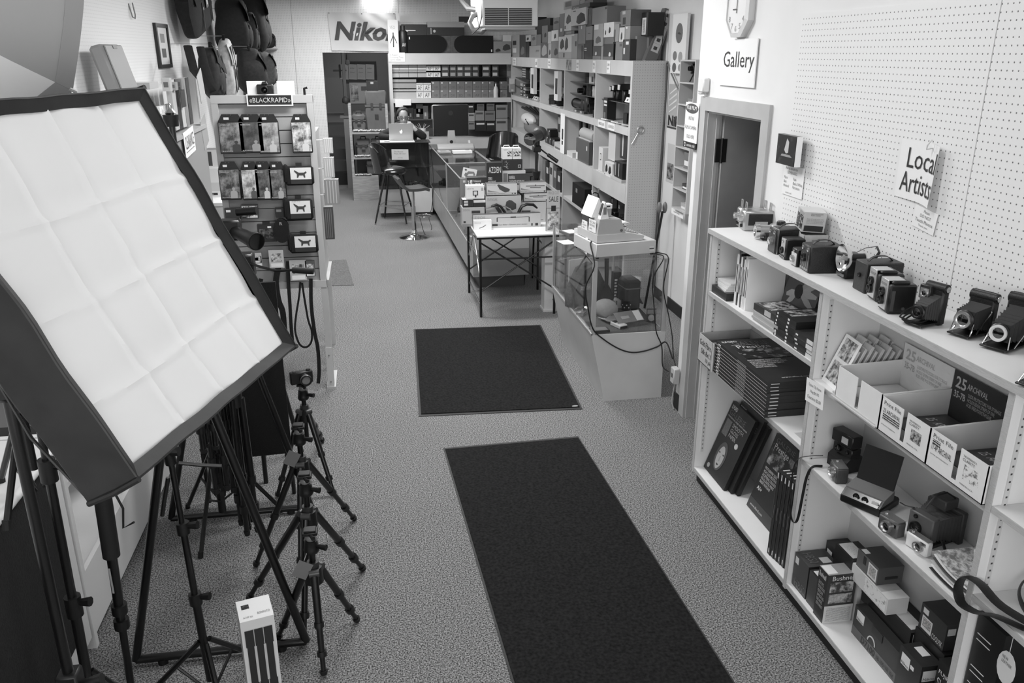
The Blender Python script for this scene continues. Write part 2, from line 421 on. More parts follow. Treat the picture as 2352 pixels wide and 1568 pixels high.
# left wall with a jog behind the bags
slab('wall_left',(XL-.1,XL,-1.6,YB,0,ZC),PEGL)
slab('trim_1',(XL,XL+.10,10.25,10.34,0,ZC),WHITE)
# front wall behind the camera, with the shop window
fw=MB().box(XL,-1.7,-1.6,-1.5,0,ZC).box(1.7,XR+.1,-1.6,-1.5,0,ZC).box(-1.7,1.7,-1.6,-1.5,0,.75).box(-1.7,1.7,-1.6,-1.5,2.75,ZC)
struct(fw.build('wall_front',WHITE,smooth=False))
wf=MB()
for x in(-1.7,-.58,.54,1.66):wf.box(x,x+.04,-1.6,-1.5,.75,2.75)
wf.box(-1.7,1.7,-1.6,-1.5,.75,.79).box(-1.7,1.7,-1.6,-1.5,2.71,2.75)
wn=struct(wf.build('window_1',G(180,.4),smooth=False))
for x in(-1.66,-.54,.58):MB().box(x,x+1.08,-1.555,-1.55,.79,2.71).build('pane',mat_glass('window_glass',.0),wn,smooth=False)
# fluorescent fixtures on the ceiling
for i,(x,y)in enumerate(TUBES):
    t=thing('fluorescent_fixture',['first','second','third','fourth','rearmost'][i]+' ceiling fluorescent fixture counted from the shop window','light',(x,y,3.21),0,'ceiling fixtures')
    MB().box(-.62,.62,-.16,.16,.04,.09).build('housing',G(225,.4),t,smooth=False)
    MB().prism([(-.15,.0),(.15,.0),(.16,.04),(-.16,.04)],-.61,.61,ax='x').build('diffuser',mat_emit('tube_glow',3.0),t,smooth=False)
# short lamp over the banner
t=thing('banner_lamp','small glowing strip lamp on the wall above the banner','lamp',tuple(YP(868,0,15.1)))
MB().box(-.2,.2,-.05,.09,.02,.07).build('housing',G(220,.4),t,smooth=False)
MB().cyl((-.18,-.01,.0),(.18,-.01,.0),.02).build('tube',mat_emit('lamp_glow',25.0),t)
# carpet mats
MATM=mat('dark_mat_pile',31,0.98,noise=10,scale=70,bump=0.6,spec=0.1)
MATE=mat('mat_rubber_edge',44,0.7)
def floor_mat(label,pts,edge=0.02):
    t=thing('floor_mat',label,'mat',(0,0,0),0,'dark entrance mats');c=sum(pts,Vector())/4
    MB().prism([(p.x,p.y)for p in pts],0.0,.005).build('rubber_edge',MATE,t,smooth=False)
    q=[p+(c-p).normalized()*edge*1.6 for p in pts]
    MB().prism([(p.x,p.y)for p in q],.005,.011).build('pile',MATM,t,smooth=False);return t
m1=floor_mat('dark square carpet mat on the floor beside the register case',[ZP(962,957),ZP(1338,940),ZP(1242,747),ZP(950,757)])
p=ZP(1330,935);MB().prism([(p.x+.022*math.cos(a*PI/8)-.03,p.y+.010*math.sin(a*PI/8))for a in range(16)],.011,.013).build('maker_tag',G(170,.5),m1)
floor_mat('long dark runner mat in the foreground aisle',[Vector((.47,2.05,0)),Vector((1.34,1.98,0)),ZP(1328,1003),ZP(1018,1030)])
t=struct(MB().prism([(p.x,p.y)for p in(ZP(752,657),ZP(813,655),ZP(795,597),ZP(746,600))],0,.006).build('trim_floor_hatch',mat('hatch_carpet',92,.95,noise=22,scale=95,bump=.5),smooth=False))
# ================================================================ bookcase on the right
BX0,BX1,BZ=1.76,2.042,1.50
BY=[4.09,2.96,1.91,.86]
BCW=mat('bookcase_white',226,.5,noise=3,scale=5)
bk=thing('bookcase','long white open bookcase below the pegboard wall on the right','bookcase',(0,0,0))
def edged(name,b,parent,m=BCW,wood=True):
    x0,x1,y0,y1,z0,z1=b
    o=MB().box(x0+(.004 if wood else 0),x1,y0,y1,z0,z1).build(name,m,parent,smooth=False)
    if wood:MB().box(x0,x0+.004,y0,y1,z0,z1).build('edge_band',WOOD,o,smooth=False)
    return o
edged('top_board',(BX0-.012,BX1,BY[3],BY[0]+.012,BZ-.024,BZ),bk)
for y in BY[:4]:
    u=edged('upright',(BX0,BX1,y-.022,y,.07,BZ-.024),bk)
ST=G(205,.4)
def standard(y,x,z0,z1,side):
    o=MB().box(x,x+.016,y if side<0 else y-.022-.004,y+.004 if side<0 else y-.022,z0,z1)
    s=o.build('shelf_standard',ST,bk,smooth=False);m=MB();z=z0+.02
    yy=(y+.0042)if side<0 else(y-.0262)
    while z<z1-.02:m.box(x+.005,x+.011,yy-.0004,yy+.0004,z,z+.006);z+=.0254
    m.build('slots',G(70,.6),s,smooth=False)['kind']='stuff'
for y in BY[:3]:standard(y,BX0+.035,.2,1.44,1)
SH={1:(1.165,.778),2:(1.098,.728),3:(1.11,.80,.44)}
for k in(1,2,3):
    ya,yb=BY[k-1]-.023,BY[k]+.001
    for z in SH[k]:edged('shelf_board',(BX0+.002,BX1-.01,yb,ya,z-.02,z),bk)
    edged('bottom_board',(BX0,BX1,yb,ya,.082,.103),bk)
MB().box(BX1-.008,BX1,BY[3],BY[0],.1,BZ-.024).build('back_panel',mat('back_board',205,.6),bk,smooth=False)
MB().box(BX0+.035,BX1,BY[3],BY[0],0,.082).build('kick_board',G(24,.5),bk,smooth=False)
# -------- helpers for things on it
def corner(N,w,d,rz): # base centre from the near right base corner of a thing that faces the aisle
    c,s=math.cos(rz),math.sin(rz);a,b=-w/2,d/2
    return Vector((N[0]+c*a-s*b,N[1]+s*a+c*b,N[2]))
AI=-PI/2
def shelfbox(label,x0,x1,y0,y1,z,h,**k): # a box that faces the aisle, by its extents
    return carton(label,((x0+x1)/2,(y0+y1)/2,z),(y1-y0,x1-x0,h),AI,**k)
def strap_handle(t,w,y0,y1,z,rise,m=LEATHER,x=0.0):
    pts=[(x,y0,z),(x,y0+(y1-y0)*.12,z+rise*.55),(x,y0+(y1-y0)*.3,z+rise*.95),(x,(y0+y1)/2,z+rise),(x,y0+(y1-y0)*.7,z+rise*.95),(x,y0+(y1-y0)*.88,z+rise*.55),(x,y1,z)]
    mb=MB()
    for a,b in zip(pts[:-1],pts[1:]):
        a,b=Vector(a),Vector(b);mb.add([(a.x-w/2,a.y,a.z),(a.x+w/2,a.y,a.z),(b.x+w/2,b.y,b.z),(b.x-w/2,b.y,b.z),(a.x-w/2,a.y,a.z+.003),(a.x+w/2,a.y,a.z+.003),(b.x+w/2,b.y,b.z+.003),(b.x-w/2,b.y,b.z+.003)],
               [(0,3,2,1),(4,5,6,7),(0,1,5,4),(2,3,7,6),(0,4,7,3),(1,2,6,5)])
    return mb.build('handle',m,t)
def ring(t,name,x,z,y,r,dep,m,glass=True,n=20):
    o=MB().lathe([(r*.62,0),(r,0),(r,-dep),(r*.8,-dep),(r*.7,-dep*.5),(r*.62,-dep*.4)],n,0,(x,y,z),'y').build(name,m,t)
    if glass:MB().lathe([(.0005,-dep*.62),(r*.45,-dep*.55),(r*.7,-dep*.42),(r*.7,-.0005)],n,0,(x,y,z),'y').build('glass',LENSG,o)
    return o
def knob(t,x,y,z,r,l,m,ax=(1,0,0),name='winding_knob'):
    a=Vector((x,y,z));return MB().cyl(a,a+Vector(ax)*l,r,r*.9,14).build(name,m,t)
CAMG='vintage cameras lined up on the bookcase'
def box_camera(label,N,w,d,h,rz=AI,body=LEATHER,plate=None,handle=True,lens=(0,.45,.16),finders=2,kn=True,foot=False,stripes=False,trim=None):
    t=thing('box_camera',label,'camera',corner(N,w,d,rz),rz,CAMG)
    MB().rbox(-w/2,w/2,-d/2,d/2,0,h,.004).build('body',body,t)
    if trim:
        MB().box(-w/2-.001,w/2+.001,-d/2+.004,-d/2+.010,-.0005+.001,h+.001).build('metal_band',trim,t)
    yf=-d/2-.0005;fp=None
    if plate is not None:
        p=plate;fp=MB().rbox(-w/2+p[1]*w,-w/2+p[3]*w,yf-.002,yf+.001,p[2]*h,p[4]*h,.001).build('front_plate',p[0],t);yf-=.002
    r=lens[2]*w;ring(t,'lens',-w/2+(.5+lens[0])*w,lens[1]*h,yf,r,r*.7,lens[3]if len(lens)>3 else BLACK)
    if finders:
        for i in range(finders):
            x=(w*.26 if i==0 else-w*.26)if finders==2 else-w*.02
            ring(t,'viewfinder',x,h*.85,yf,w*.085,.003,SILVER,n=12)
    if stripes:
        for i in range(5):MB().box(-w*.36+i*w*.18-.001,-w*.36+i*w*.18+.001,yf-.001,yf,h*.2,h*.66).build('stripe',SILVER,t,smooth=False)
        for i in range(4):MB().box(-w*.38+i*w*.2,-w*.38+i*w*.2+w*.13,yf-.001,yf,h*.06,h*.15).build('stripe',G(150,.4),t,smooth=False)
    if handle:strap_handle(t,w*.16,-d*.32,d*.32,h,h*.16)
    if kn:knob(t,w/2,d*.28,h*.35,.008,.008,BLACK)
    if foot:
        q=MB().box(-w*.42,w*.42,yf-.0025,yf,h*.03,h*.13).build('name_plate',SILVER,t);MB().box(-w*.38,w*.38,yf-.003,yf-.0026,h*.05,h*.11).build('plate_inset',G(30,.4),q)
    return t
T=1.50
# silver movie camera with four glass finder flags
N=ZP(1706,531,T);rz=AI+math.radians(-10)
t=thing('movie_camera','silver movie camera with four clear flip-up finders at the doorway end','camera',corner(N,.15,.16,rz),rz,CAMG)
MB().rbox(.01,.075,-.08,.08,0,.105,.008).build('body',SILVER,t)
MB().rbox(-.075,-.003,-.08,.05,0,.105,.008).build('film_housing',SILVER,t)
MB().rbox(.0745,.077,-.055,.07,.03,.09,.001).build('leather_panel',LEATHER,t)
MB().box(.077,.079,-.02,.045,.035,.05).build('speed_plate',G(170,.3),t)
for x in(-.04,.045):
    ring(t,'lens',x,.062,-.08,.018,.022,SILVER)
    ring(t,'small_lens',x,.025,-.08,.009,.008,BLACK,n=12)
for x,y in((-.055,-.06),(.03,-.06),(-.03,.055),(.05,.06)):
    f=MB().box(x-.014,x+.014,y-.0015,y+.0015,.105,.143).build('finder_flag',mat_glass('finder_glass',.12),t,smooth=False)
    MB().box(x-.015,x-.012,y-.002,y+.002,.105,.144).box(x+.012,x+.015,y-.002,y+.002,.105,.144).box(x-.015,x+.015,y-.002,y+.002,.142,.145).build('flag_rim',G(170,.3),f,smooth=False)
# silver cine camera with a wide lens, lying
N=ZP(1745,553,T);rz=AI+math.radians(-12)
t=thing('cine_camera','silver camera with wide tubular lens and black dial on the bookcase','camera',corner(N,.07,.15,rz),rz,CAMG)
MB().rbox(-.035,.035,-.02,.075,.0,.075,.008).build('body',mat('champagne_metal',176,.35,.7),t)
MB().lathe([(.030,.0),(.031,-.055)],24,0,(-.006,-.02,.042),'y').build('lens_barrel',mat('champagne_metal',176,.35,.7),t)
ring(t,'lens',-.006,.042,-.073,.034,.02,CHROME,n=28)
MB().lathe([(.022,0),(.022,.012),(.018,.018),(.012,.018)],20,0,(0,.03,.075)).build('dial',BLACK,t)
ring(t,'light_meter',.028,.022,-.03,.017,.02,BLACK)
MB().box(-.03,.03,-.06,.07,-.0,.004).build('base_plate',BLACK,t)
box_camera('dark box camera with chrome front plate and arched handle, beside the silver ones',ZP(1780,585,T),.092,.15,.115,AI+math.radians(-4),plate=(G(52,.35),.08,.05,.92,.95),lens=(-.05,.48,.2,SILVER),trim=SILVER)
box_camera('small bakelite camera with pale lens panel and name plate, between two box cameras',ZP(1803,598,T),.075,.085,.095,AI+math.radians(-8),body=BLACK,plate=(G(178,.35),.18,.22,.8,.96),lens=(0,.42,.2),finders=1,handle=False,kn=False,foot=True)
q=box_camera('tiny cube camera with white square face at the front edge',ZP(1828,614,T),.062,.062,.078,AI+math.radians(-6),body=BLACK,plate=(G(200,.35),.06,.06,.94,.76),lens=(0,.42,.26,SILVER),finders=1,handle=False,kn=False)
t=thing('film_canister','dark film cylinder with pale band lying behind the tiny cube camera','canister',(1.93,3.2,T))
MB().cyl((-.06,0,.0705),(.05,-.01,.0705),.0165,n=16).build('barrel',G(38,.4),t);MB().cyl((-.052,0,.0705),(-.03,-.002,.0705),.0172,n=16).build('pale_band',G(200,.4),t)
bx=thing('film_carton','small dark film carton under the canister behind the cube camera','box',(1.93,3.2,T));MB().rbox(-.06,.06,-.022,.022,0,.0535,.002).build('carton',G(40,.5),bx);MB().box(-.061,-.06,-.018,.018,.01,.045).build('printed_panel',G(150,.5),bx)
box_camera('large black box camera with striped silver front, nearest the stacked cartons',ZP(1857,629,T),.105,.142,.115,AI+math.radians(-7),plate=(G(44,.35),.06,.04,.94,.96),lens=(0,.52,.17),stripes=True)
# cartons by the wall
c0=corner(ZP(1880,590,T),.155,.105,AI);c0.x=1.975
lb=thing('camera_carton','worn pale camera carton with torn open lid against the pegboard','box',c0,AI+math.radians(-4))
MB().box(-.08,.08,-.055,.055,0,.1).build('carton',mat('worn_card',186,.8,noise=14,scale=20),lb,smooth=False)
MB().box(-.07,.07,-.05,.05,.1,.104).build('dark_inside',G(40,.8),lb,smooth=False)
MB().grid(lambda u,v:(-.08+.16*u,-.058-.006*math.sin(u*9),.07+.035*v+.004*math.sin(u*13)),8,2,thick=.002).build('torn_flap',mat('worn_card',186,.8),lb)
patch(lb,face('r',.16,.11,.1),.035,.045,.07,.08,G(130,.6),'printed_square',.001)
letters(lb,'BROWNIE',face('f',.16,.11,.1),.1,.028,.05,.012,G(110,.6),lift=.003)
ub=carton('small carton with campfire photograph and text panel, tilted on the worn carton',(c0.x,c0.y+.002,T+.112),(.115,.10,.092),AI+math.radians(-14),190,186,200,cat='box',rot=(math.radians(-3),math.radians(3),AI+math.radians(-14)),
            art=[('f','p',.06,.1,.97,.78,mat_print('campfire_photo',24,190,60,pos=(.5,.62))),('f','p',.35,.8,.97,.95,G(150,.5)),('r','p',.08,.05,.92,.33,G(34,.5)),('r','t','BROWNIE HOLIDAY\nFLASH CAMERA',.3,.82,.85,.94,G(60,.5)),('r','t','lines of small print text\nlines of small print on it\nlines of small print text\nlines of small print text',.15,.42,.9,.7,G(120,.5))])
# camera with flash reflector
N=ZP(1938,642,T);rz=AI+math.radians(-8)
t=thing('flash_camera','black camera with large round silver flash reflector','camera',corner(N,.085,.075,rz),rz,CAMG)
MB().rbox(-.0425,.0425,-.0375,.0375,0,.10,.01).build('body',BLACK,t)
MB().rbox(-.02,.03,-.041,-.037,.028,.098,.001).build('front_plate',G(170,.35),t)
ring(t,'lens',.0,.05,-.041,.017,.012,BLACK);ring(t,'viewfinder',.005,.083,-.041,.007,.004,BLACK,n=12)
MB().box(-.036,.036,-.0405,-.037,.008,.02).build('name_plate',SILVER,t)
dish=[(.006,.03),(.03,.022),(.048,.008),(.056,-.006),(.058,-.007),(.058,-.004),(.05,.012),(.032,.027),(.012,.034),(.012,.034)]
MB().lathe(dish,28,0,(.05,-.055,.092),'y').build('reflector',mat('mirror_dish',215,.16,1.0),t)
MB().lathe([(.008,-.0),(.01,.02),(.006,.03)],14,0,(.05,-.06,.092),'y').build('bulb_socket',G(150,.3),t)
MB().cyl((.05,-.025,.092),(.05,.03,.092),.019,.019,18).build('battery_case',BLACK,t)
MB().cyl((.05,.03,.092),(.05,.034,.092),.021,.021,18).build('case_rim',SILVER,t)
mb=MB();mb.tube([(-.03,.03,.095),(-.01,.06,.12),(.03,.085,.135),(.07,.08,.12),(.075,.06,.085)],.006,6,flat=.25);mb.build('strap',LEATHER,t)
box_camera('big dark leather box camera with arched handle beside the flash reflector',ZP(1983,675,T),.092,.15,.118,AI+math.radians(-4),body=mat('grey_leatherette',42,.5,noise=8,scale=240,bump=.4),lens=(.0,.55,.1),finders=0,kn=False)
def brownie(label,N,rz):
    w,d,h=.082,.098,.12
    t=thing('reflex_camera',label,'camera',corner(N,w,d,rz),rz,CAMG)
    MB().rbox(-w/2,w/2,-d/2,d/2,0,h*.9,.007).build('body',BLACK,t)
    MB().rbox(-w*.4,w*.44,-d*.42,d*.25,h*.86,h,.006).build('hood',BLACK,t)
    MB().rbox(-w*.4,w*.3,-d/2-.004,-d/2+.001,h*.1,h*1.005,.001).rbox(-w*.4,w*.3,-d/2-.003,d*.1,h*.985,h*1.01,.001).build('front_plate',mat('satin_plate',196,.35,.6),t)
    ring(t,'lens',-w*.04,h*.36,-d/2-.004,.017,.012,BLACK);ring(t,'finder_lens',-w*.04,h*.62,-d/2-.004,.016,.010,BLACK)
    MB().box(w/2-.001,w/2+.002,-d*.42,-d*.3,h*.1,h*.72).build('side_rib',G(60,.5),t)
    knob(t,w/2,d*.05,h*.18,.006,.004,G(80,.4),name='button');MB().box(-w*.3,w*.2,-d/2-.0055,-d/2-.004,h*.82,h*.9).build('plate_print',G(130,.4),t)
    return t
brownie('silver-fronted twin lens camera half hidden behind its twin',ZP(2010,695,T),AI+math.radians(-10))
brownie('silver-fronted twin lens camera in front of its twin, near the folding cameras',ZP(2036,722,T),AI+math.radians(-10))
def folding(label,back,rz,h=.15,w=.082,ext=.085,tilt=0.0,ringm=BLACK,chrome=False,lensr=.022,square=False,struts=True,zb=.012):
    """back: base point of the standing body; opens towards local -y"""
    t=thing('folding_camera',label,'camera',back,rz,CAMG)
    MB().rbox(-w/2,w/2,-.016,.016,0,h,.006).build('body',LEATHER,t)
    MB().cyl((-w/2,0,h-.008),(w/2,0,h-.008),.017,n=18).build('spool_housing',LEATHER,t)
    for s in(-1,1):MB().cyl((s*w/2,0,h-.008),(s*(w/2+.004),0,h-.008),.010,n=14).build('spool_cap',CHROME,t)
    if chrome:MB().box(-w*.42,w*.42,-.004,.010,h+.008,h+.012).build('chrome_rail',CHROME,t)
    yb=-.016;yl=yb-ext
    MB().rbox(-w*.44,w*.44,yl-.025,yb,zb-.006,zb,.002).build('bed',LEATHER,t)
    for s in(-1,1):MB().cyl((s*w*.3,yl-.01,0),(s*w*.3,yl-.012,zb),.0025,n=6).build('foot',SILVER,t)
    zc=zb+.012+lensr*1.3;n=6
    secs=[]
    for i in range(n*2+1):
        f=i/(n*2);k=1.0 if i%2==0 else .88
        hw=(w*.42*(1-f)+lensr*1.15*f)*k;z1=(h-.03)*(1-f)+(zc+lensr*1.15)*f;z0=(zb+.004)*(1-f)+(zc-lensr*1.1)*f
        c,hh=(z0+z1)/2,(z1-z0)/2*k;y=yb+(yl-yb)*f
        secs.append([(-hw,y,c-hh),(hw,y,c-hh),(hw,y,c+hh),(-hw,y,c+hh)])
    mb=MB();vs=[p for s_ in secs for p in s_];fs=[(0,3,2,1)]
    for i in range(len(secs)-1):
        for k in range(4):fs.append((i*4+k,i*4+(k+1)%4,i*4+4+(k+1)%4,i*4+4+k))
    fs.append(tuple(len(vs)-4+k for k in range(4)));mb.add(vs,fs).build('bellows',mat('bellows_leather',34,.6),t,smooth=False)
    MB().lathe([(lensr*1.2,.002),(lensr*1.25,-.004),(lensr*1.1,-.008)],24,0,(0,yl,zc),'y').build('shutter_housing',BLACK,t)
    ring(t,'lens',0,zc,yl-.008,lensr*1.06,.008,ringm,n=28)
    if square:
        q=MB().rbox(-w*.62,-w*.05,-.03,-.014,h*.62,h*.98,.002).build('finder_box',G(40,.4),t);MB().box(-w*.55,-w*.12,-.0315,-.03,h*.65,h*.9).build('finder_plate',SILVER,q)
        ring(t,'viewfinder',-w*.33,h*.77,-.0315,.013,.006,SILVER)
    if struts:
        for s in(-1,1):MB().tube([(s*w*.46,yb,h*.62),(s*w*.45,yl+.01,zb+.002)],.0025,6).build('strut',CHROME,t)
        for s in(-1,1):MB().tube([(s*lensr*1.3,yl,zc-lensr*.3),(s*w*.4,yl-.015,zb)],.002,6).build('standard_leg',CHROME,t)
    return t
folding('folding camera with square silver finder and deep black bellows',ZP(2140,741,T),AI+math.radians(17),.135,.075,.06,square=True,lensr=.02,struts=False)
mb=MB()
for k in range(3):
    mb.tube(spl([(1.90-.01*k,2.47,T+.05+.012*k),(1.86-.02*k,2.475+.01*k,T+.03),(1.80-.012*k,2.46,T+.012+.006*k),(1.78-.01*k,2.43,T+.006+.01*k),(1.81,2.405,T+.012),(1.86,2.41,T+.03)]),.003,6)
tag(mb.build('cord',RUBBER),'looped black cord beside the folding camera with square finder','cord')
folding('folding camera with wide silver lens rim, second of the folding cameras',ZP(2247,762,T),AI+math.radians(20),.132,.088,.075,ringm=SILVER,lensr=.0265,chrome=True)
folding('folding camera with white lens ring and ridged bellows, third of the folding cameras',ZP(2338,785,T),AI+math.radians(24),.15,.1,.115,ringm=G(215,.3),lensr=.025,chrome=True)
folding('folding camera with white lens ring nearest the picture edge',Vector((1.90,1.90,T)),AI+math.radians(24),.15,.105,.11,ringm=G(215,.3),lensr=.024)
mb=MB();mb.tube([(2.02,2.4,T+.02),(2.0,2.32,T+.03),(1.99,2.3,T+.012)],.006,6);tag(mb.build('cord',RUBBER),'short black cord end behind the folding cameras','cord')
t=thing('acrylic_stand','small clear plastic stand at the right edge of the bookcase top','stand',(1.80,1.80,T));MB().box(-.012,.012,-.015,.015,0,.003).build('foot',mat_glass('acrylic',.1),t);MB().box(-.012,-.009,-.015,.015,.003,.05).build('upright_plate',mat_glass('acrylic',.1),t)
# -------- bay 1, upper shelf: books
Z1=SH[1][0]
shelfbox('black tray of pamphlets at the far end of the book shelf',1.775,2.0,3.86,4.05,Z1,.04,g=34,gs=30,gt=40,name='tray',cat='tray')
for i in range(5):
    carton(['lowest','second','middle','fourth','topmost'][i]+' pale pamphlet on the black tray by the books',(1.865+.004*i,3.945+.006*i,Z1+.0405+.0085*i),(.13,.16,.008),AI+.06*(i-2),205+5*(i%3),215,200,name='pamphlet',cat='pamphlet',group='pamphlets on the tray')
mb=MB();mb.grid(lambda u,v:(1.9+.12*u,3.98+.05*v*v,Z1+.045+.21*v+.01*u),6,8,thick=.0015)
tag(mb.build('magazine',mat_print('floral_cover',110,225,26)),'curled magazine with flower cover leaning at the end of the book shelf','magazine')
BKS=[(.024,.26,215,'white'),(.016,.27,30,'black'),(.018,.255,222,'white'),(.014,.26,70,'charcoal'),(.012,.25,225,'thin white'),(.02,.27,205,'pale grey'),(.011,.262,236,'slim white')]
y=3.825
for i,(th,hh,gg,nm)in enumerate(BKS):
    art=[('f','t',['PORTRAITS','LIGHTING','EXPOSURE','STUDIO','NATURE','DIGITAL','MACRO'][i],.3,.2,.7,.8,G(40 if gg>120 else 220,.5))]
    hh=min(hh,.28)
    o=carton('%s upright book, %s from the pamphlet tray'%(nm,['first','second','third','fourth','fifth','sixth','seventh'][i]),(1.80+.1,y-th/2,Z1),(th,.2,hh),AI,gg,gg,240,name='book',cat='book',group='upright books')
    q=MB();q.M=face('f',th,.2,hh);q.box(th*.3,th*.7,hh*.25,hh*.8,0,.0006);q.build('spine_title',G(45 if gg>120 else 200,.5),o,smooth=False)
    y-=th+.003
fl=carton('large book with daisy cover leaning back behind the upright books',(1.985,3.53,Z1),(.30,.02,.29),AI,84,60,120,name='book',cat='book',rot=(math.radians(-12),0,AI),
    art=[('f','p',.02,.84,.2,.99,G(20,.5)),('f','p',.2,.84,.98,.99,G(100,.5)),('f','t','MASTERING\nPHOTO',.24,.86,.6,.97,G(190,.5))])
F=face('f',.30,.02,.29);R=random.Random(3)
for i,a in enumerate((200,224,25,4,-18,44)):
    a=math.radians(a);ca,sa=math.cos(a),math.sin(a);L=.16 if i>1 else .11
    pts=[(.13+ca*r-sa*w_,.13+sa*r+ca*w_)for r,w_ in((.02,-.008),(L*.6,-.018),(L,-.008),(L,.008),(L*.6,.018),(.02,.008))]
    pts=[(max(.002,min(.298,x)),max(.002,min(.24,y_)))for x,y_ in pts];poly_patch(fl,F,pts,G(196-4*i,.5),'petal',.0012+.0002*i)
poly_patch(fl,F,[(.13+.036*math.cos(k*PI/9),.13+.034*math.sin(k*PI/9))for k in range(18)],G(22,.6),'flower_centre',.0034)
def stack(base,n,h,dims,g,label,name,cat,group,art=None,jitter=.004,gt=None,gs=None,seed=1,ords=None):
    R=random.Random(seed);x0,x1,y0,y1=dims
    names=ords or['lowest','second','third','fourth','fifth','sixth','seventh','eighth','ninth','tenth','eleventh','twelfth']
    for i in range(n):
        w,d=y1-y0,x1-x0
        nm=names[i]if i<n-1 else 'topmost'
        a=art(i,i==n-1)if art else()
        carton('%s %s'%(nm,label)if i==n-1 or i==0 else '%s from the bottom %s'%(nm,label),((x0+x1)/2+R.uniform(-jitter,jitter),(y0+y1)/2+R.uniform(-jitter,jitter),base+i*h),(w,d,h-.0007),AI+R.uniform(-.006,.006)*jitter/.004,g,gs,gt,name=name,cat=cat,group=group,art=a)
PALE=G(215,.5)
stack(Z1,4,.012,(1.775,1.98,3.30,3.55),170,'thin pale book of the low pile by the daisy book','book','book','low pile of thin books',seed=2,gs=200)
carton('dark photo book with sticker lying on the low pile of thin books',(1.87,3.445,Z1+.05),(.235,.17,.032),AI+.04,50,46,60,name='book',cat='book',art=[('f','p',.45,.1,.7,.9,G(180,.5)),('t','p',.05,.1,.6,.9,mat_print('photo_cover',40,200,30))])
stack(Z1,7,.0165,(1.775,2.0,3.145,3.33),30,'black book with white spine mark in the tall book pile','book','book','tall pile of black books',gs=32,gt=34,seed=4,
      art=lambda i,top:[('f','p',.06,.2,.12,.75,PALE),('f','p',.6,.2,.68,.75,PALE)]+([('t','p',.1,.1,.55,.7,mat_print('oval_photo',40,210,25))]if top else[]))
stack(Z1,4,.0205,(1.77,1.97,2.975,3.14),40,'two-tone book in the near pile against the upright','book','book','near pile of two-tone books',gs=42,gt=52,seed=5,
      art=lambda i,top:[('f','p',.1,.25,.22,.6,PALE),('f','p',.68,.03,.99,.97,G(210,.5)),('r','p',.0,.03,.9,.97,G(205,.5))])
# -------- bay 1, middle shelf: paper boxes
Z2=SH[1][1]
gb=thing('open_carton','open cardboard carton with handwritten Gold Fibre Silk note','box',(0,0,Z2))
gx0,gx1,gy0,gy1,gh=1.728,2.03,3.875,4.06,.155
KR=mat('kraft_card',176,.8,noise=6,scale=20)
for b in((gx0,gx0+.004,gy0-.02,gy1,0,gh),(gx1-.004,gx1,gy0,gy1,0,gh),(gx0,gx1,gy0,gy0+.004,0,gh),(gx0,gx1,gy1-.004,gy1,0,gh),(gx0,gx1,gy0,gy1,0,.004)):
    MB().box(*b).build('panel',KR,gb,smooth=False)
F=frame((gx0,gy1,0),(0,-1,0),(0,0,1))
for s_,a,b,c_,d_ in(('Gold Fibre',.02,.10,.15,.032),('Silk 8x11',.045,.055,.13,.03),('10 pk',.11,.015,.07,.03)):letters(gb,s_,F,a,b,c_,d_,INK,shear=.12,lift=.0012)
for i in range(7):MB().box(gx0+.02,gx1-.02,gy0+.012+.022*i,gy0+.031+.022*i,.004,.115).build('paper_packet',[G(60,.5),G(120,.5),G(40,.5)][i%3],gb,smooth=False)
IL=G(38,.38)
stack(Z2,10,.0178,(1.738,2.032,3.262,3.855),36,'black paper box in the tall stack on the middle shelf','paper_box','box','stack of black photo paper boxes',gs=40,gt=42,seed=6,jitter=.003,
      art=lambda i,top:[('f','p',.0,.0,1,.06,G(200,.5)),('f','p',.05,.35,.10,.65,PALE),('f','p',.45,.3,.62,.6,G(110,.5)),('r','p',.06,.4,.2,.6,PALE),('r','p',.7,.4,.95,.55,G(120,.5))]+
      ([('T','p',.12,.52,.97,.74,mat_print('swan_photo',30,205,16,pos=(.5,.68))),('T','t','ILFORD',.05,.915,.32,.955,PALE,.02),('T','t','GALERIE',.2,.85,.85,.93,G(105,.4)),('T','t','PROFESSIONAL INKJET PHOTO RANGE',.14,.83,.8,.845,PALE),('T','t','Prestige',.2,.73,.8,.83,PALE),
        ('T','t','PHOTOGRAPHIC QUALITY PAPER\nHIGH GLOSS SMOOTH INKJET MEDIA\nEXCEPTIONAL COLOUR GAMUT\nFOR DIGITAL PRINTS\nBRIGHT WHITE BASE',.1,.30,.75,.48,PALE),('T','t','www.ilford.com',.3,.06,.8,.085,PALE)]if top else[]))
sheet('small clear card lying at the near end of the middle shelf',frame((1.80,3.09,Z2+.0003),(0,-1,0),(1,0,0)),.09,.06,G(190,.3),'card','shelf_card')
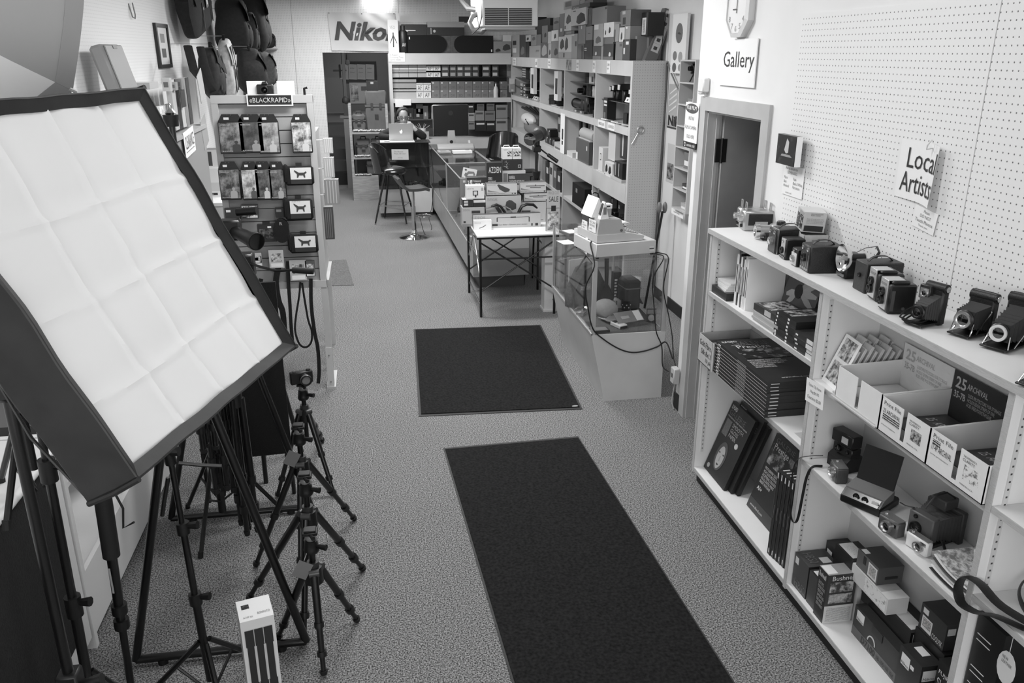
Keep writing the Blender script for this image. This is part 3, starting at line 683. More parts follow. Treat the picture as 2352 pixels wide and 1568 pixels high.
# -------- bay 1, bottom shelf
Z3=.1035
def leaner(label,x0,y1,w,h,th,lean,art,g=38,name='paper_box',group=None):
    """box standing on its long edge, front facing the aisle side, leaning away along +y... """
    return carton(label,(x0,y1,Z3),(w,th,h),0,g,max(16,g-10),g+6,name=name,cat='box',group=group,art=art,rot=(lean[0],0,lean[1]))
FACEP=mat_print('portrait_print',46,200,9,pos=(.45,.65))
def cover(title):
    return[('f','t','ILFORD',.06,.91,.3,.965,PALE,.02),('f','t','GALERIE',.06,.83,.75,.90,G(105,.4)),('f','t','PROFESSIONAL INKJET PHOTO RANGE',.06,.79,.9,.815,PALE),
            ('f','t','SMOOTH\nGLOSS\nPAPER',.36,.58,.82,.77,G(170,.4)),('f','p',.08,.55,.3,.77,mat_print('fine_print',40,150,90,kind='lines'))]
o=leaner('black glossy paper box with a portrait cover, leaning at the far end',1.828,3.915,.285,.43,.022,(math.radians(-20),AI),cover(1)+[('f','poly',[(.42+.20*math.cos(a*PI/10),.30+.20*math.sin(a*PI/10))for a in range(20)],G(78,.4)),('f','poly',[(.42+.135*math.cos(a*PI/10),.27+(.17 if a<11 else .15-.03*abs(math.cos(a*PI/10)))*math.sin(a*PI/10))for a in range(20)],G(168,.4)),
   ('f','poly',[(.30,.335),(.335,.35),(.375,.338),(.335,.325)],G(46,.4)),('f','poly',[(.465,.338),(.505,.35),(.54,.335),(.505,.325)],G(46,.4)),('f','poly',[(.37,.185),(.40,.197),(.42,.192),(.44,.197),(.47,.185),(.42,.168)],G(66,.4)),('f','poly',[(.412,.3),(.43,.3),(.445,.235),(.42,.225),(.398,.235)],G(150,.4)),('f','poly',[(.15+.05*math.cos(a*PI/6),.08+.032*math.sin(a*PI/6))for a in range(12)],G(160,.4)),('f','poly',[(.78+.06*math.cos(a*PI/6),.56+.036*math.sin(a*PI/6))for a in range(12)],G(190,.4))])
for k in(0,1):
    leaner(['dark paper box directly behind the portrait box','dark paper box second behind the portrait box','dark paper box third behind the portrait box'][k],1.853+.0235*k,3.875-.028*k,.285,.445-.03*k,.021,(math.radians(-20),AI),[('f','t','ILFORD',.06,.91,.3,.96,PALE,.02),('f','t','GALERIE',.3,.8,.9,.87,G(105,.4))]if k==0 else[('f','t','A4',.1,.1,.25,.15,PALE)],group='dark boxes behind the portrait box')
leaner('black paper box with white text lines and a horse picture, leaning near the upright',1.89,3.475,.27,.43,.022,(math.radians(-17),AI),
       [('f','p',.05,.62,.98,.88,mat_print('horse_photo',34,190,14,pos=(.5,.7))),('f','t','Prestige',.12,.80,.66,.90,PALE),('f','t','GALERIE',.1,.91,.8,.97,G(105,.4)),
        ('f','t','PHOTOGRAPHIC QUALITY PAPER\nHIGH GLOSS SMOOTH INKJET\nEXCEPTIONAL COLOUR RANGE\nFOR ALL DIGITAL PRINTS\nBRIGHT WHITE BASE',.1,.36,.78,.58,PALE),('f','t','A3+',.1,.27,.28,.32,PALE,.02),('f','p',0,0,1,.14,G(60,.4)),('f','t','www.ilford.com',.1,.05,.6,.08,PALE)])
for i in range(6):
    carton(['first','second','third','fourth','fifth','last'][i]+' slim black paper box on end, counted from the leaning text box',(1.895+.004*i,3.163-.0265*i,Z3),(.0245,.22,.45),AI,36,34,42,name='paper_box',cat='box',group='slim paper boxes on end',rot=(0,math.radians(1.2),AI),
           art=[('f','p',.3,.92,.6,.985,PALE),('f','p',.42,.03,.62,.08,PALE),('f','p',.02,.0,.06,1,G(100,.4)),('f','p',.4,.45,.6,.6,G(90,.4)),('t','p',.3,.1,.6,.25,PALE)])
# -------- bay 2, upper shelf: card trays and clip frames
Z4=SH[2][0]
sheet('small clearance notice taped to the bookcase upright',frame((1.7525,2.955,1.0),(0,-1,.08),(0,.08,1)),.14,.10,PAPER,'sign','price_notice',[('Optex Clip frame',.15,.68,.85,.84,G(110,.6)),('Reg $4.95',.28,.43,.75,.58,G(110,.6)),('Clearance $2.00',.12,.16,.88,.32,G(110,.6))],t=.0008)
for i in range(3):
    t=carton(['lowest','middle','topmost'][i]+' glass clip frame lying flat on the shelf edge',(1.80+.006*i,2.615+.004*i,Z4+.0005+.006*i),(.30,.11,.0055),AI,190,200,205,name='clip_frame',cat='frame',group='clip frames lying flat',rough=.15)
CL=mat('clip_frame_edge',200,.25,noise=8,scale=30)
ORD=['first','second','third','fourth','fifth','sixth','seventh','eighth']
for i in range(8):
    fr_=i==0
    t=thing('clip_frame','leaning clip frame with two branch photographs, front of the row' if fr_ else ORD[i]+' leaning clip frame counted from the front one with photographs','frame',(1.795+.0225*i,2.865-.004*i,Z4),0,'leaning clip frames',rot=(math.radians(-22),0,AI-.1))
    MB().rbox(-.068,-.002,0,.012,0,.215-.012*(i%2),.002).rbox(.002,.068,0,.012,0,.185+.01*(i%3),.002).build('glass_block',CL,t)
    if fr_:
        MB().box(-.068,.068,-.0012,0,.0,.215).build('mount',PAPER,t,smooth=False)
        for z in(.018,.118):MB().box(-.05,.05,-.002,-.0012,z,z+.085).build('picture',mat_print('branch_photo',70,215,34),t,smooth=False)
CARD=mat('white_card',222,.7,noise=3,scale=12)
def card_tray(label,y0,y1,h,back,prints,backm,seed):
    t=thing('card_tray',label,'box',(0,0,Z4),0,'open card trays')
    x0,x1=1.752,2.024;ym=(y0+y1)/2;th=.003
    for a,b in((ym+.012,y1),(y0,ym-.012)):
        MB().box(x0,x0+th,a,b,0,h).build('front_flap',CARD,t,smooth=False)
    MB().box(x0,x0+th,ym-.012,ym+.012,0,.016).build('front_bridge',CARD,t,smooth=False)
    for y in(y0,y1-th):MB().prism([(x0,0),(x1,0),(x1,h+.01),(x0,h)],y,y+th,ax='y').build('side_panel',CARD,t,smooth=False)
    MB().box(x0,x1,y0,y1,0,.003).build('floor_panel',CARD,t,smooth=False)
    MB().box(x1-th,x1,y0,y1,0,back).build('back_panel',backm,t,smooth=False)
    F=frame((x1-th,y1,0),(0,-1,0),(0,0,1));w=y1-y0
    ink=G(70,.6)if backm is CARD else G(190,.6)
    if backm is CARD:ink=G(175,.7)
    letters(t,'25',F,.06*w,back*.72,w*.2,back*.2,ink,.02,lift=.001);letters(t,'ARCHIVAL',F,.28*w,back*.78,w*.38,back*.1,ink,.01,lift=.001)
    letters(t,'35-7B',F,.06*w,back*.55,w*.22,back*.12,ink,.02,lift=.001)
    letters(t,'SLIDE PROTECTORS FOR STORAGE\nHOLDS SEVEN STRIPS OF FIVE\nACID FREE POLYETHYLENE',F,.32*w,back*.5,w*.6,back*.22,ink,lift=.001)
    F=frame((x0,y1,0),(0,-1,0),(0,0,1))
    for p in prints:
        if p[0]=='p':patch(t,F,p[1]*w,p[2]*h,p[3]*w,p[4]*h,p[5])
        else:letters(t,p[0],F,p[1]*w,p[2]*h,(p[3]-p[1])*w,(p[4]-p[2])*h,p[5],.0,lift=.0012)
    n=10;R=random.Random(seed)
    for i in range(n):
        a=y0+.006;MB().box(x0+.03,x1-.012,a+.002*(i%3),y1-.008,.004+i*.004,.0072+i*.004).build('sleeve',G(205 if i<n-1 else(70 if seed>1 else 200),.35),t,smooth=False)
    if seed>1:letters(t,'25  ARCHIVAL',frame((x0+.06,y1-.03,.0075+(n-1)*.004),(0,-1,0),(1,0,0)),0,.1,w*.6,.035,G(190,.5),.01,lift=.001)
    return t
GI=G(90,.6)
card_tray('white card tray with blank front and empty middle, next to the clip frames',2.455,2.745,.135,.215,[],CARD,1)
card_tray('white card tray with dark archival back panel, middle of the three',2.184,2.452,.13,.215,[('Print File',.06,.82,.42,.93,GI),('25 ARCHIVAL',.06,.6,.42,.72,G(40,.6)),('p',.06,.38,.42,.57,mat_print('film_rows',40,190,40,kind='lines')),('preserve negatives',.06,.22,.36,.27,GI),('THE DIFFERENCE IS',.6,.82,.82,.87,G(60,.6)),('CLARITY',.6,.73,.8,.8,GI),('p',.66,.34,.86,.66,mat_print('contact_sheet',50,180,90)),('MADE IN U.S.A.',.62,.18,.84,.22,G(60,.6))],G(48,.5),2)
card_tray('white card tray with bicycle drawing on its front, nearest of the three',1.915,2.181,.13,.14,[('Print File',.06,.82,.42,.93,GI),('17-4P ARCHIVAL',.06,.5,.42,.66,G(60,.6)),('p',.06,.64,.2,.78,mat_print('film_rows',40,190,40,kind='lines')),('print protectors',.06,.36,.38,.41,GI),('THE DIFFERENCE IS',.6,.84,.82,.89,G(60,.6)),('CLARITY',.6,.74,.8,.81,GI),('p',.64,.3,.9,.68,mat_print('bicycle_print',95,225,70,pos=(.4,.5))),('MADE IN U.S.A.',.62,.14,.84,.18,G(60,.6))],CARD,3)
# -------- bay 2, camera shelf
Z5=SH[2][1]
p=(1.93,2.85,Z5)
t=thing('instant_camera','black pop-up instant camera with raised flash bar beside the upright','camera',p,AI+.2)
MB().prism([(-.07,0),(.07,0),(.07,.03),(.02,.06),(-.05,.065),(-.07,.05)],-.055,.055,ax='x').build('body',BLACK,t)
MB().rbox(-.055,.055,-.05,.0,.06,.105,.004).build('lens_block',BLACK,t);MB().rbox(-.06,.06,-.06,-.005,.11,.165,.004).build('flash_bar',BLACK,t)
MB().box(.0,.035,-.0615,-.06,.122,.15).build('flash_window',G(190,.15),t);ring(t,'lens',-.02,.085,-.05,.016,.01,BLACK);ring(t,'sensor_eye',.03,.085,-.05,.009,.006,BLACK,n=12)
def compact(label,N,w,d,h,rz,body,lens,rl=.022,group='compact cameras on the camera shelf',xl=0.0):
    t=thing('compact_camera',label,'camera',corner(N,w,d,rz),rz,group)
    MB().rbox(-w/2,w/2,-d/2,d/2,0,h,.006).build('body',body,t)
    MB().box(-w/2+.003,w/2-.003,-d/2+.004,d/2-.004,h,h+.003).build('top_plate',SILVER if body is not BLACK else BLACK,t)
    ring(t,'lens',xl,h*.5,-d/2,rl,.013,lens,n=24);MB().box(w*.18,w*.42,-d/2-.001,-d/2,h*.68,h*.88).build('viewfinder_window',LENSG,t)
    knob(t,-w*.3,0,h+.003,.006,.004,SILVER,(0,0,1),'shutter_button');return t
compact('small camera with big silver lens ring and wrist strap, below the pop-up instant camera',ZP(1918,1112,Z5),.085,.05,.068,AI-.2,G(70,.4),SILVER)
mb=MB();P_=[XP(1890,1046,1.80),XP(1860,1047,1.765),XP(1832,1055,1.752),XP(1820,1090,1.75),XP(1815,1150,1.75),XP(1818,1190,1.75),XP(1826,1200,1.75),XP(1834,1185,1.75),XP(1845,1130,1.75),XP(1853,1095,1.752),XP(1865,1080,1.765),XP(1888,1076,1.81)]
for q in(P_[0],P_[1],P_[-1],P_[-2]):q.z=max(q.z,Z5+.006)
tag(mb.tube(spl(P_),.006,6,flat=.3).build('wrist_strap',LEATHER),'black wrist strap looped down over the shelf front','strap')
# big instant camera with open lid
rz=AI+math.radians(30);N=ZP(2020,1190,Z5)
t=thing('instant_camera','wide black and grey instant camera with its lid flipped up','camera',corner(N,.165,.15,rz),rz)
MB().rbox(-.0825,.0825,-.075,.075,0,.035,.006).build('base',BLACK,t)
MB().prism([(-.075,.035),(.03,.035),(.03,.07),(-.05,.055)],-.078,.078,ax='x').build('nose',G(96,.4),t)
MB().prism([(-.079,.036),(-.052,.057),(-.05,.054),(-.077,.033)],-.07,.07,ax='x').build('black_window',G(18,.15),t)
for x in(-.02,.015):ring(t,'lens',x,.047,-.068,.012,.006,BLACK,n=16)
MB().box(.042,.066,-.0705,-.066,.038,.055).build('flash_window',G(200,.15),t)
MB().prism([(-.045,.056),(.03,.071),(.03,.075),(-.045,.06)],-.078,.078,ax='x').build('grey_hood',G(110,.4),t)
MB().prism([(.028,.06),(.07,.205),(.062,.208),(.02,.064)],-.074,.074,ax='x').build('lid',G(16,.4),t)
# bellows instant camera
rz=AI+math.radians(16)
t=thing('bellows_camera','grey folding instant camera with deep bellows and wrapped strap','camera',(1.915,2.29,Z5),rz)
BG=mat('dark_grey_plastic',62,.5)
MB().rbox(-.075,.075,.05,.075,0,.125,.004).build('back',BG,t)
MB().rbox(-.05,.05,-.07,-.035,.02,.115,.004).build('lens_standard',G(84,.5),t)
secs=[];mb=MB();vs=[];fs=[]
for i in range(15):
    f=i/14;k=1 if i%2==0 else .9;hw=(.045+.022*f)*k;y_=-.035+.085*f;c,hh=.064,(.042+.012*f)*k
    vs+=[(-hw,y_,c-hh),(hw,y_,c-hh),(hw,y_,c+hh),(-hw,y_,c+hh)]
for i in range(14):
    for k in range(4):fs.append((i*4+k,i*4+4+k,i*4+4+(k+1)%4,i*4+(k+1)%4))
mb.add(vs,fs).build('bellows',mat('bellows_grey',58,.65),t,smooth=False)
ring(t,'lens',-.012,.06,-.07,.022,.01,BLACK);ring(t,'finder_eye',-.02,.1,-.07,.008,.005,BLACK,n=12)
MB().rbox(-.03,.035,.0,.07,.125,.165,.004).build('finder_hood',BG,t);MB().box(-.05,.05,-.06,.06,0,.012).build('bed',BG,t)
MB().tube([(-.02,-.03,.12),(-.01,.0,.17),(.01,.03,.185),(.03,.05,.17),(.02,.06,.15)],.006,6,flat=.4).build('strap',LEATHER,t);MB().tube([(-.04,-.06,.12),(-.07,-.07,.115),(-.1,-.06,.11)],.005,6,flat=.4).build('strap',LEATHER,t);MB().tube([(.06,-.02,.03),(.085,-.03,.006),(.09,-.05,.006)],.006,6,flat=.4).build('strap',LEATHER,t)
compact('small dark camera with bright round lens in front of the bellows camera',ZP(2056,1240,Z5),.09,.045,.062,AI+.2,G(80,.4),SILVER,.023,xl=.0)
compact('white compact digital camera near the pile of papers',ZP(2125,1283,Z5),.095,.03,.058,AI+.2,G(222,.3),SILVER,.02,xl=.015)
R=random.Random(9)
for i in range(7):
    mb=MB();mb.grid(lambda u,v:(1.778+.004*i+.2*u,1.925+.002*i+.185*v,Z5+.0006+.0075*i+(.012*max(0,v-.45)**2*(i+1))),4,8,thick=.001)
    o=mb.build('magazine',[PAPER,G(60,.4),PAPER,G(200,.5),G(90,.4),PAPER,mat_print('notes_page',120,215,50)][i])
    tag(o,['lowest','second','third','fourth','fifth','sixth','topmost'][i]+' curling brochure of the pile on the camera shelf','brochure','curling brochures')
for i in range(8):
    carton(['lowest','second','third','fourth','fifth','sixth','seventh','topmost'][i]+' white envelope of the small stack in the shelf corner',(1.965,1.985+.004*i,Z5+.0002+.0125*i),(.12,.12,.012),AI+.02*(i%3),228,225,232,name='envelope',cat='envelope',group='white envelopes in the shelf corner')
# -------- bay 2, bottom shelf: camera cartons
DK=[G(40,.4),G(34,.4),G(46,.4)]
WL=G(222,.5);BAR=mat_print('bar_code',30,225,60,kind='lines',pos=(.45,.55))
LG='camera cartons on the bottom shelf'
shelfbox('grey lens hood carton at the far end of the bottom shelf',1.785,1.925,2.81,2.93,.1035,.165,g=66,gs=50,gt=62,group=LG,art=[('f','p',.08,.72,.3,.92,WL),('f','t','HB50',.2,.06,.95,.3,G(105,.4)),('t','p',.5,.55,.85,.85,WL),('t','t','HB50',.15,.15,.8,.45,G(110,.4))])
shelfbox('dark flash carton behind the lens hood carton',1.93,2.03,2.80,2.93,.1035,.21,g=44,gs=36,gt=48,group=LG,art=[('f','p',.1,.5,.4,.85,WL),('t','p',.5,.4,.85,.8,WL)])
shelfbox('narrow black film carton beside the lens hood carton',1.785,1.875,2.735,2.80,.1035,.16,g=60,gs=26,gt=24,group=LG,art=[('t','p',.2,.1,.8,.8,WL),('r','t','FUJI',.3,.75,.9,.87,WL)])
shelfbox('tall black lens carton with white barcode label on top',1.885,1.99,2.665,2.795,.1035,.285,g=20,gs=58,gt=24,group=LG,art=[('f','t','Canon',.3,.52,.72,.64,WL),('t','p',.05,.1,.9,.7,WL),('t','p',.2,.2,.75,.6,BAR)])
shelfbox('binocular carton with landscape pictures at the front edge',1.775,1.905,2.645,2.72,.1035,.238,g=38,gs=60,gt=150,group=LG,art=[('f','t','Bushnell',.12,.84,.8,.94,WL),('f','t','QUALITY OPTICS\nFOR THE OUTDOORS\nWIDE FIELD VIEW\nSHARP BRIGHT IMAGE\nRUBBER ARMORED\nLIFETIME WARRANTY',.15,.25,.85,.75,G(180,.5)),('r','p',0,0,1,.36,G(205,.5)),('r','t','Bushnell',.15,.88,.92,.97,WL),('r','p',.1,.64,.9,.84,mat_print('landscape_a',70,200,24)),('r','p',.1,.41,.9,.6,mat_print('landscape_b',60,190,20)),('r','p',.08,.04,.92,.32,mat_print('spec_table',140,215,60,kind='lines')),('t','p',.1,.02,.9,.35,WL)])
shelfbox('pale printed carton beside the binocular carton',1.91,2.0,2.63,2.66,.1035,.225,g=195,gs=200,gt=205,group=LG,art=[('r','poly',[(.5+.35*math.cos(a*PI/8),.72+.12*math.sin(a*PI/8))for a in range(16)],G(60,.5)),('r','t','water resistant\nall purpose\ncompact size',.15,.3,.9,.5,G(120,.5))])
shelfbox('dark wide kit carton at the front edge with pale dial arc',1.868,1.915,2.262,2.575,.1035,.138,g=40,gs=34,gt=46,group=LG,art=[('f','p',0,0,1,.3,G(92,.4)),('f','p',.06,.6,.22,.92,WL),('f','t','Nikon',.07,.62,.21,.7,G(30,.4)),('f','t','D7100',.22,.05,.52,.26,G(40,.4)),('f','t','18-105 VR Kit',.56,.08,.92,.22,G(50,.4)),('f','poly',[(.42+.085*math.cos(a),.36+.22*math.sin(a))for a in[k*PI/10 for k in range(0,11)]]+[(.42+.07*math.cos(a),.36+.18*math.sin(a))for a in[k*PI/10 for k in range(10,-1,-1)]],G(205,.4)),('f','p',.4,.72,.62,.98,G(22,.4))])
shelfbox('dark tall kit carton behind the wide kit carton',1.92,2.03,2.30,2.62,.1035,.205,g=34,gs=30,gt=38,group=LG,art=[('f','p',0,.35,1,.6,G(84,.4)),('f','t','D7100',.25,.38,.55,.57,G(40,.4)),('r','p',.1,.55,.9,.95,WL),('r','t','Nikon',.15,.6,.8,.7,G(40,.4)),('t','p',.6,.1,.95,.6,WL)])
shelfbox('long white bulb carton bridging the kit cartons',1.885,1.975,2.41,2.66,.310,.072,g=205,gs=214,gt=226,group=LG,art=[('f','p',.38,.1,.96,.9,mat_print('icon_rows',140,222,55,pos=(.35,.45))),('t','p',.62,.02,.8,.98,G(180,.5))])
shelfbox('dark grey carton with barcode label on the long white carton',1.89,2.0,2.50,2.645,.3825,.078,g=92,gs=78,gt=60,group=LG,art=[('f','p',.55,.1,.95,.85,WL),('f','p',.6,.2,.9,.75,BAR),('f','p',.3,.45,.42,.9,G(28,.4)),('t','p',.08,.05,.3,.25,WL),('r','p',.3,.3,.8,.45,G(34,.4))])
shelfbox('plain black carton under the barcode-labelled dark carton',1.93,2.03,2.13,2.295,.1035,.24,g=26,gs=24,gt=30,group=LG)
shelfbox('dark camera carton with barcode and square white logo near the shelf corner',1.935,2.03,2.15,2.29,.3445,.11,g=52,gs=58,gt=40,group=LG,art=[('f','p',.1,.1,.5,.6,WL),('f','p',.14,.2,.46,.55,BAR),('f','p',.1,.7,.3,.9,WL),('r','p',.08,.6,.4,.85,WL),('f','t','COOLPIX',.55,.1,.95,.3,WL)])
shelfbox('dark camera carton with two white logo squares, front row near the upright',1.845,1.925,2.125,2.25,.1035,.205,g=38,gs=44,gt=32,group=LG,art=[('f','p',.12,.66,.5,.9,WL),('f','t','Nikon',.15,.68,.47,.74,G(30,.4)),('r','p',.1,.68,.75,.9,WL),('r','t','Nikon',.14,.7,.7,.76,G(30,.4)),('t','p',.2,.45,.6,.85,WL),('f','p',.55,.75,.7,.82,WL)])
shelfbox('black bridge camera carton wedged against the second upright',1.88,1.985,1.99,2.095,.1035,.265,g=26,gs=28,gt=30,group=LG,art=[('f','t','FUJIFILM',.1,.78,.9,.86,WL),('f','t','SL1000',.1,.6,.95,.74,WL),('t','p',.3,.3,.9,.6,WL),('t','t','FUJIFILM',.1,.7,.8,.9,WL)])
shelfbox('low black carton at the very front by the second upright',1.79,1.86,1.99,2.08,.1035,.11,g=24,gs=26,gt=28,group=LG,art=[('f','poly',[(.45+.2*math.cos(a*PI/6),.6+.2*math.sin(a*PI/6))for a in range(12)],WL),('t','poly',[(.45+.18*math.cos(a*PI/6),.6+.18*math.sin(a*PI/6))for a in range(12)],WL)])
# -------- bay 3 (right edge)
Z6,Z7,Z8=SH[3]
shelfbox('tall black accessory box with white rules at the right edge',1.79,1.90,1.76,1.875,Z8,.30,g=22,gs=20,gt=26,art=[('f','p',.1,k,.6,k+.008,WL)for k in(.1,.16,.3,.37,.7,.77)])
t=thing('wide_strap','wide black camera strap hanging over the bookcase shelf edge','strap',(0,0,0))
pts=[(1.83,1.66,Z7+.02),(1.77,1.78,Z7+.035),(1.755,1.86,Z7+.06),(1.745,1.91,Z7+.05),(1.742,1.925,Z7+.0),(1.744,1.90,Z7-.04),(1.748,1.84,Z7-.03),(1.752,1.78,Z7+.004),(1.79,1.70,Z7+.012)]
MB().tube(spl(pts),.02,8,flat=.15).build('webbing',LEATHER,t)
compact('silver compact camera on the strap shelf at the right edge',(1.80,1.64,Z7),.09,.04,.06,AI-.2,SILVER,SILVER,.018,'bay three cameras')
t=thing('slr_camera','black camera body with looped neck strap deep on the strap shelf','camera',(1.95,1.62,Z7),AI-.2)
MB().rbox(-.07,.07,-.03,.03,0,.09,.006).build('body',BLACK,t);MB().prism([(-.025,.09),(.025,.09),(.015,.115),(-.015,.115)],-.03,.025,ax='y').build('prism_hump',BLACK,t);ring(t,'lens',0,.045,-.03,.032,.04,BLACK)
MB().tube(spl([(-.07,0,.07),(-.12,-.02,.09),(-.19,-.06,.085),(-.22,-.09,.06),(-.19,-.12,.03),(-.12,-.13,.015),(-.06,-.1,.012)]),.012,6,flat=.25).build('neck_strap',LEATHER,t)
t=thing('slr_camera','black camera lens end on the top bay shelf at the picture edge','camera',(1.88,1.60,Z6),AI-.2)
MB().rbox(-.07,.07,-.03,.03,0,.09,.006).build('body',BLACK,t);ring(t,'lens',-.03,.045,-.03,.032,.04,BLACK)
t=thing('hang_tag','pale rounded paper hang tag below the strap shelf','tag',(1.776,1.722,Z7-.02),0,rot=(0,0,AI))
MB().prism([(.035*math.cos(a*PI/8),-.12+.055*math.sin(a*PI/8))for a in range(16)],-.001,.001,ax='y').build('tag_paper',G(205,.6),t);MB().tube([(0,0,0),(0,0,-.07)],.001,5).build('string',G(200,.6),t)
letters(t,'NEW\nLEATHER',frame((-.02,-.0012,-.11),(1,0,0),(0,0,1)),0,0,.04,.025,G(90,.6))
shelfbox('dark leather case on the lower shelf at the right edge',1.80,1.95,1.5,1.68,Z8,.08,g=30,gs=26,gt=34,cat='case',name='leather_case')
# ================================================================ signs and things on the right wall
FW=lambda px,py,x=2.044:frame(tuple(XP(px,py,x)),(0,-1,0),(0,0,1))
sheet('white board sign reading Gallery above the doorway',frame((XR-.007,4.80,2.20),(0,-1,0),(0,0,1)),.475,.25,PAPER,'sign','gallery_sign',[('Gallery',.12,.3,.96,.74,INK)],t=.006)
t=thing('wall_clock','octagonal white wall clock above the doorway, cut off at the top','clock',(XR-.001,4.56,2.60),AI)
oc=lambda r,o=PI/8:[(r*math.cos(o+k*PI/4),r*math.sin(o+k*PI/4))for k in range(8)]
MB().prism(oc(.155),-.035,0,ax='y').build('case',G(200,.4),t,smooth=False);MB().prism(oc(.13),-.037,-.035,ax='y').build('dial',G(214,.4),t,smooth=False)
mb=MB()
ri=oc(.155);rj=oc(.132)
for k in range(8):
    a,b,c_,d_=ri[k],ri[(k+1)%8],rj[(k+1)%8],rj[k];mb.add([(a[0],-.035,a[1]),(b[0],-.035,b[1]),(c_[0],-.045,c_[1]),(d_[0],-.045,d_[1]),(c_[0],-.036,c_[1]),(d_[0],-.036,d_[1])],[(0,1,2,3),(3,2,4,5)])
mb.build('rim',G(222,.4),t,smooth=False)
MB().box(-.003,.003,-.041,-.04,-.02,.08).build('minute_hand',G(60,.5),t);MB().box(-.05,.0,-.0405,-.0395,-.003,.003).build('hour_hand',G(60,.5),t)
for n,(s_,a)in enumerate((('6',-90),('5',-60),('7',-120),('4',-30),('8',210))):
    a=math.radians(a);letters(t,s_,frame((.1*math.cos(a)-.012,-.0375,.1*math.sin(a)-.014),(1,0,0),(0,0,1)),0,0,.022,.03,G(140,.5))
t=thing('door_chime','small white plastic sensor box above the door frame corner','sensor',(XR,4.99,2.15),AI);MB().rbox(-.045,.045,-.045,0,0,.085,.008).build('housing',G(218,.4),t);MB().rbox(-.02,.02,-.047,-.02,-.012,.0,.003).build('sensor_eye',G(190,.4),t)
t=sheet('narrow white hanging sign with oval film logo beside the door frame',frame((2.028,5.255,1.80),(0,-1,0),(0,0,1)),.22,.28,PAPER,'sign','film_sign',[('INSTAX',.3,.62,.72,.70,G(120,.6)),('FILM & CAMERA',.06,.42,.94,.50,G(120,.6)),('SOLD HERE',.22,.22,.8,.3,G(120,.6))],t=.004)
L=frame((0,0,0),(0,-1,0),(0,0,1))
poly_patch(t,L,[(.11+.105*math.cos(a*PI/12),.245+.03*math.sin(a*PI/12))for a in range(24)],G(70,.5),'oval_logo',.0052);letters(t,'FUJI FILM',L,.03,.231,.16,.03,WL,.02,lift=.006)
patch(t,L,.0,.0,.22,.038,G(24,.5),'black_band',.0055);letters(t,'camera craft',L,.06,.01,.14,.02,WL,lift=.0062);poly_patch(t,L,[(.03+.013*math.cos(a*PI/8),.019+.014*math.sin(a*PI/8))for a in range(16)],WL,'round_logo',.006);poly_patch(t,L,[(.033+.008*math.cos(a*PI/8),.019+.009*math.sin(a*PI/8))for a in range(16)],G(24,.5),'round_logo_inner',.0064)
t=thing('outlet_box','grey surface outlet box low on the wall corner beside the display case','outlet',(XR-.0125,5.095,.2),AI);MB().rbox(-.035,.035,-.045,0,0,.115,.006).build('housing',G(190,.4),t);MB().box(-.012,.012,-.0465,-.045,.045,.075).build('socket',G(60,.4),t);MB().tube([(.0,-.02,0),(.005,-.03,-.06),(-.01,-.03,-.14),(.01,-.02,-.195)],.004,6).build('cable',G(180,.5),t)
t=sheet('small dark night photograph mounted on the pegboard',frame((2.012,3.885,1.865),(0,-1,0),(0,0,1)),.19,.14,G(24,.3),'photograph','mounted_photo',t=.03)
L=frame((0,0,0),(0,-1,0),(0,0,1));patch(t,L,.004,.004,.186,.136,mat_print('night_photo',16,96,12,pos=(.5,.75)),'photo_print',.031);poly_patch(t,L,[(.08,.07),(.1,.125),(.12,.11),(.12,.06),(.1,.055)],G(190,.3),'lit_porch',.0325);poly_patch(t,L,[(.06,.05),(.14,.05),(.16,.04),(.05,.04)],G(150,.3),'lit_step',.0325)
patch(t,frame((.0,-.19,0),(1,0,0),(0,0,1)),-.03,0,0,.14,PAPER,'print_edge',.001)
sheet('white seminar list hanging under the mounted photograph',frame((2.040,3.90,1.71),(0,-1,0),(0,0,1)),.205,.148,PAPER,'sign','seminar_notice',[('Ask us about our',.1,.84,.7,.94,G(120,.6)),('SEMINARS',.2,.70,.68,.80,G(130,.6)),('Macro\nBasic\nAdvanced',.06,.26,.34,.62,G(125,.6)),('Flash\nBlack & White\nPortraiture',.52,.26,.97,.62,G(125,.6)),('camera craft',.2,.06,.5,.12,G(140,.6))])
t=thing('artist_sign','curling paper sign reading Local Artists hung from a peg hook','sign',(2.040,2.985,1.845))
def curl(u,v):return(-.05*max(0,u/.255-.55)**2*2.2-.012*(1-v/.22)*(u/.255),-u,v-.012*max(0,u/.255-.6))
MB().grid(lambda u,v:curl(.255*u,.22*v),14,6,thick=.0012).build('paper',PAPER,t)
def cf(u,v):a=curl(u,v);return(a[0]-.0022,a[1],a[2])
letters(t,'Local',None,.055,.118,.2,.075,INK,fn=cf);letters(t,'Artists',None,.03,.028,.225,.075,INK,fn=cf)
MB().tube([(.003,-.195,.205),(-.03,-.195,.2),(-.032,-.2,.215),(-.02,-.205,.235)],.0025,6).build('peg_hook',G(190,.3,),t)
t=sheet('small curling note asking not to touch photos, under the artist sign',frame((2.040,2.85,1.755),(0,-1,-.12),(0,-.12,1)),.135,.082,PAPER,'sign','touch_notice',[('Please',.42,.78,.68,.92,G(120,.6)),('DO NOT',.3,.55,.78,.70,G(120,.6)),('Touch Photos',.12,.30,.9,.46,G(120,.6)),('Thank you',.3,.1,.72,.22,G(130,.6))])
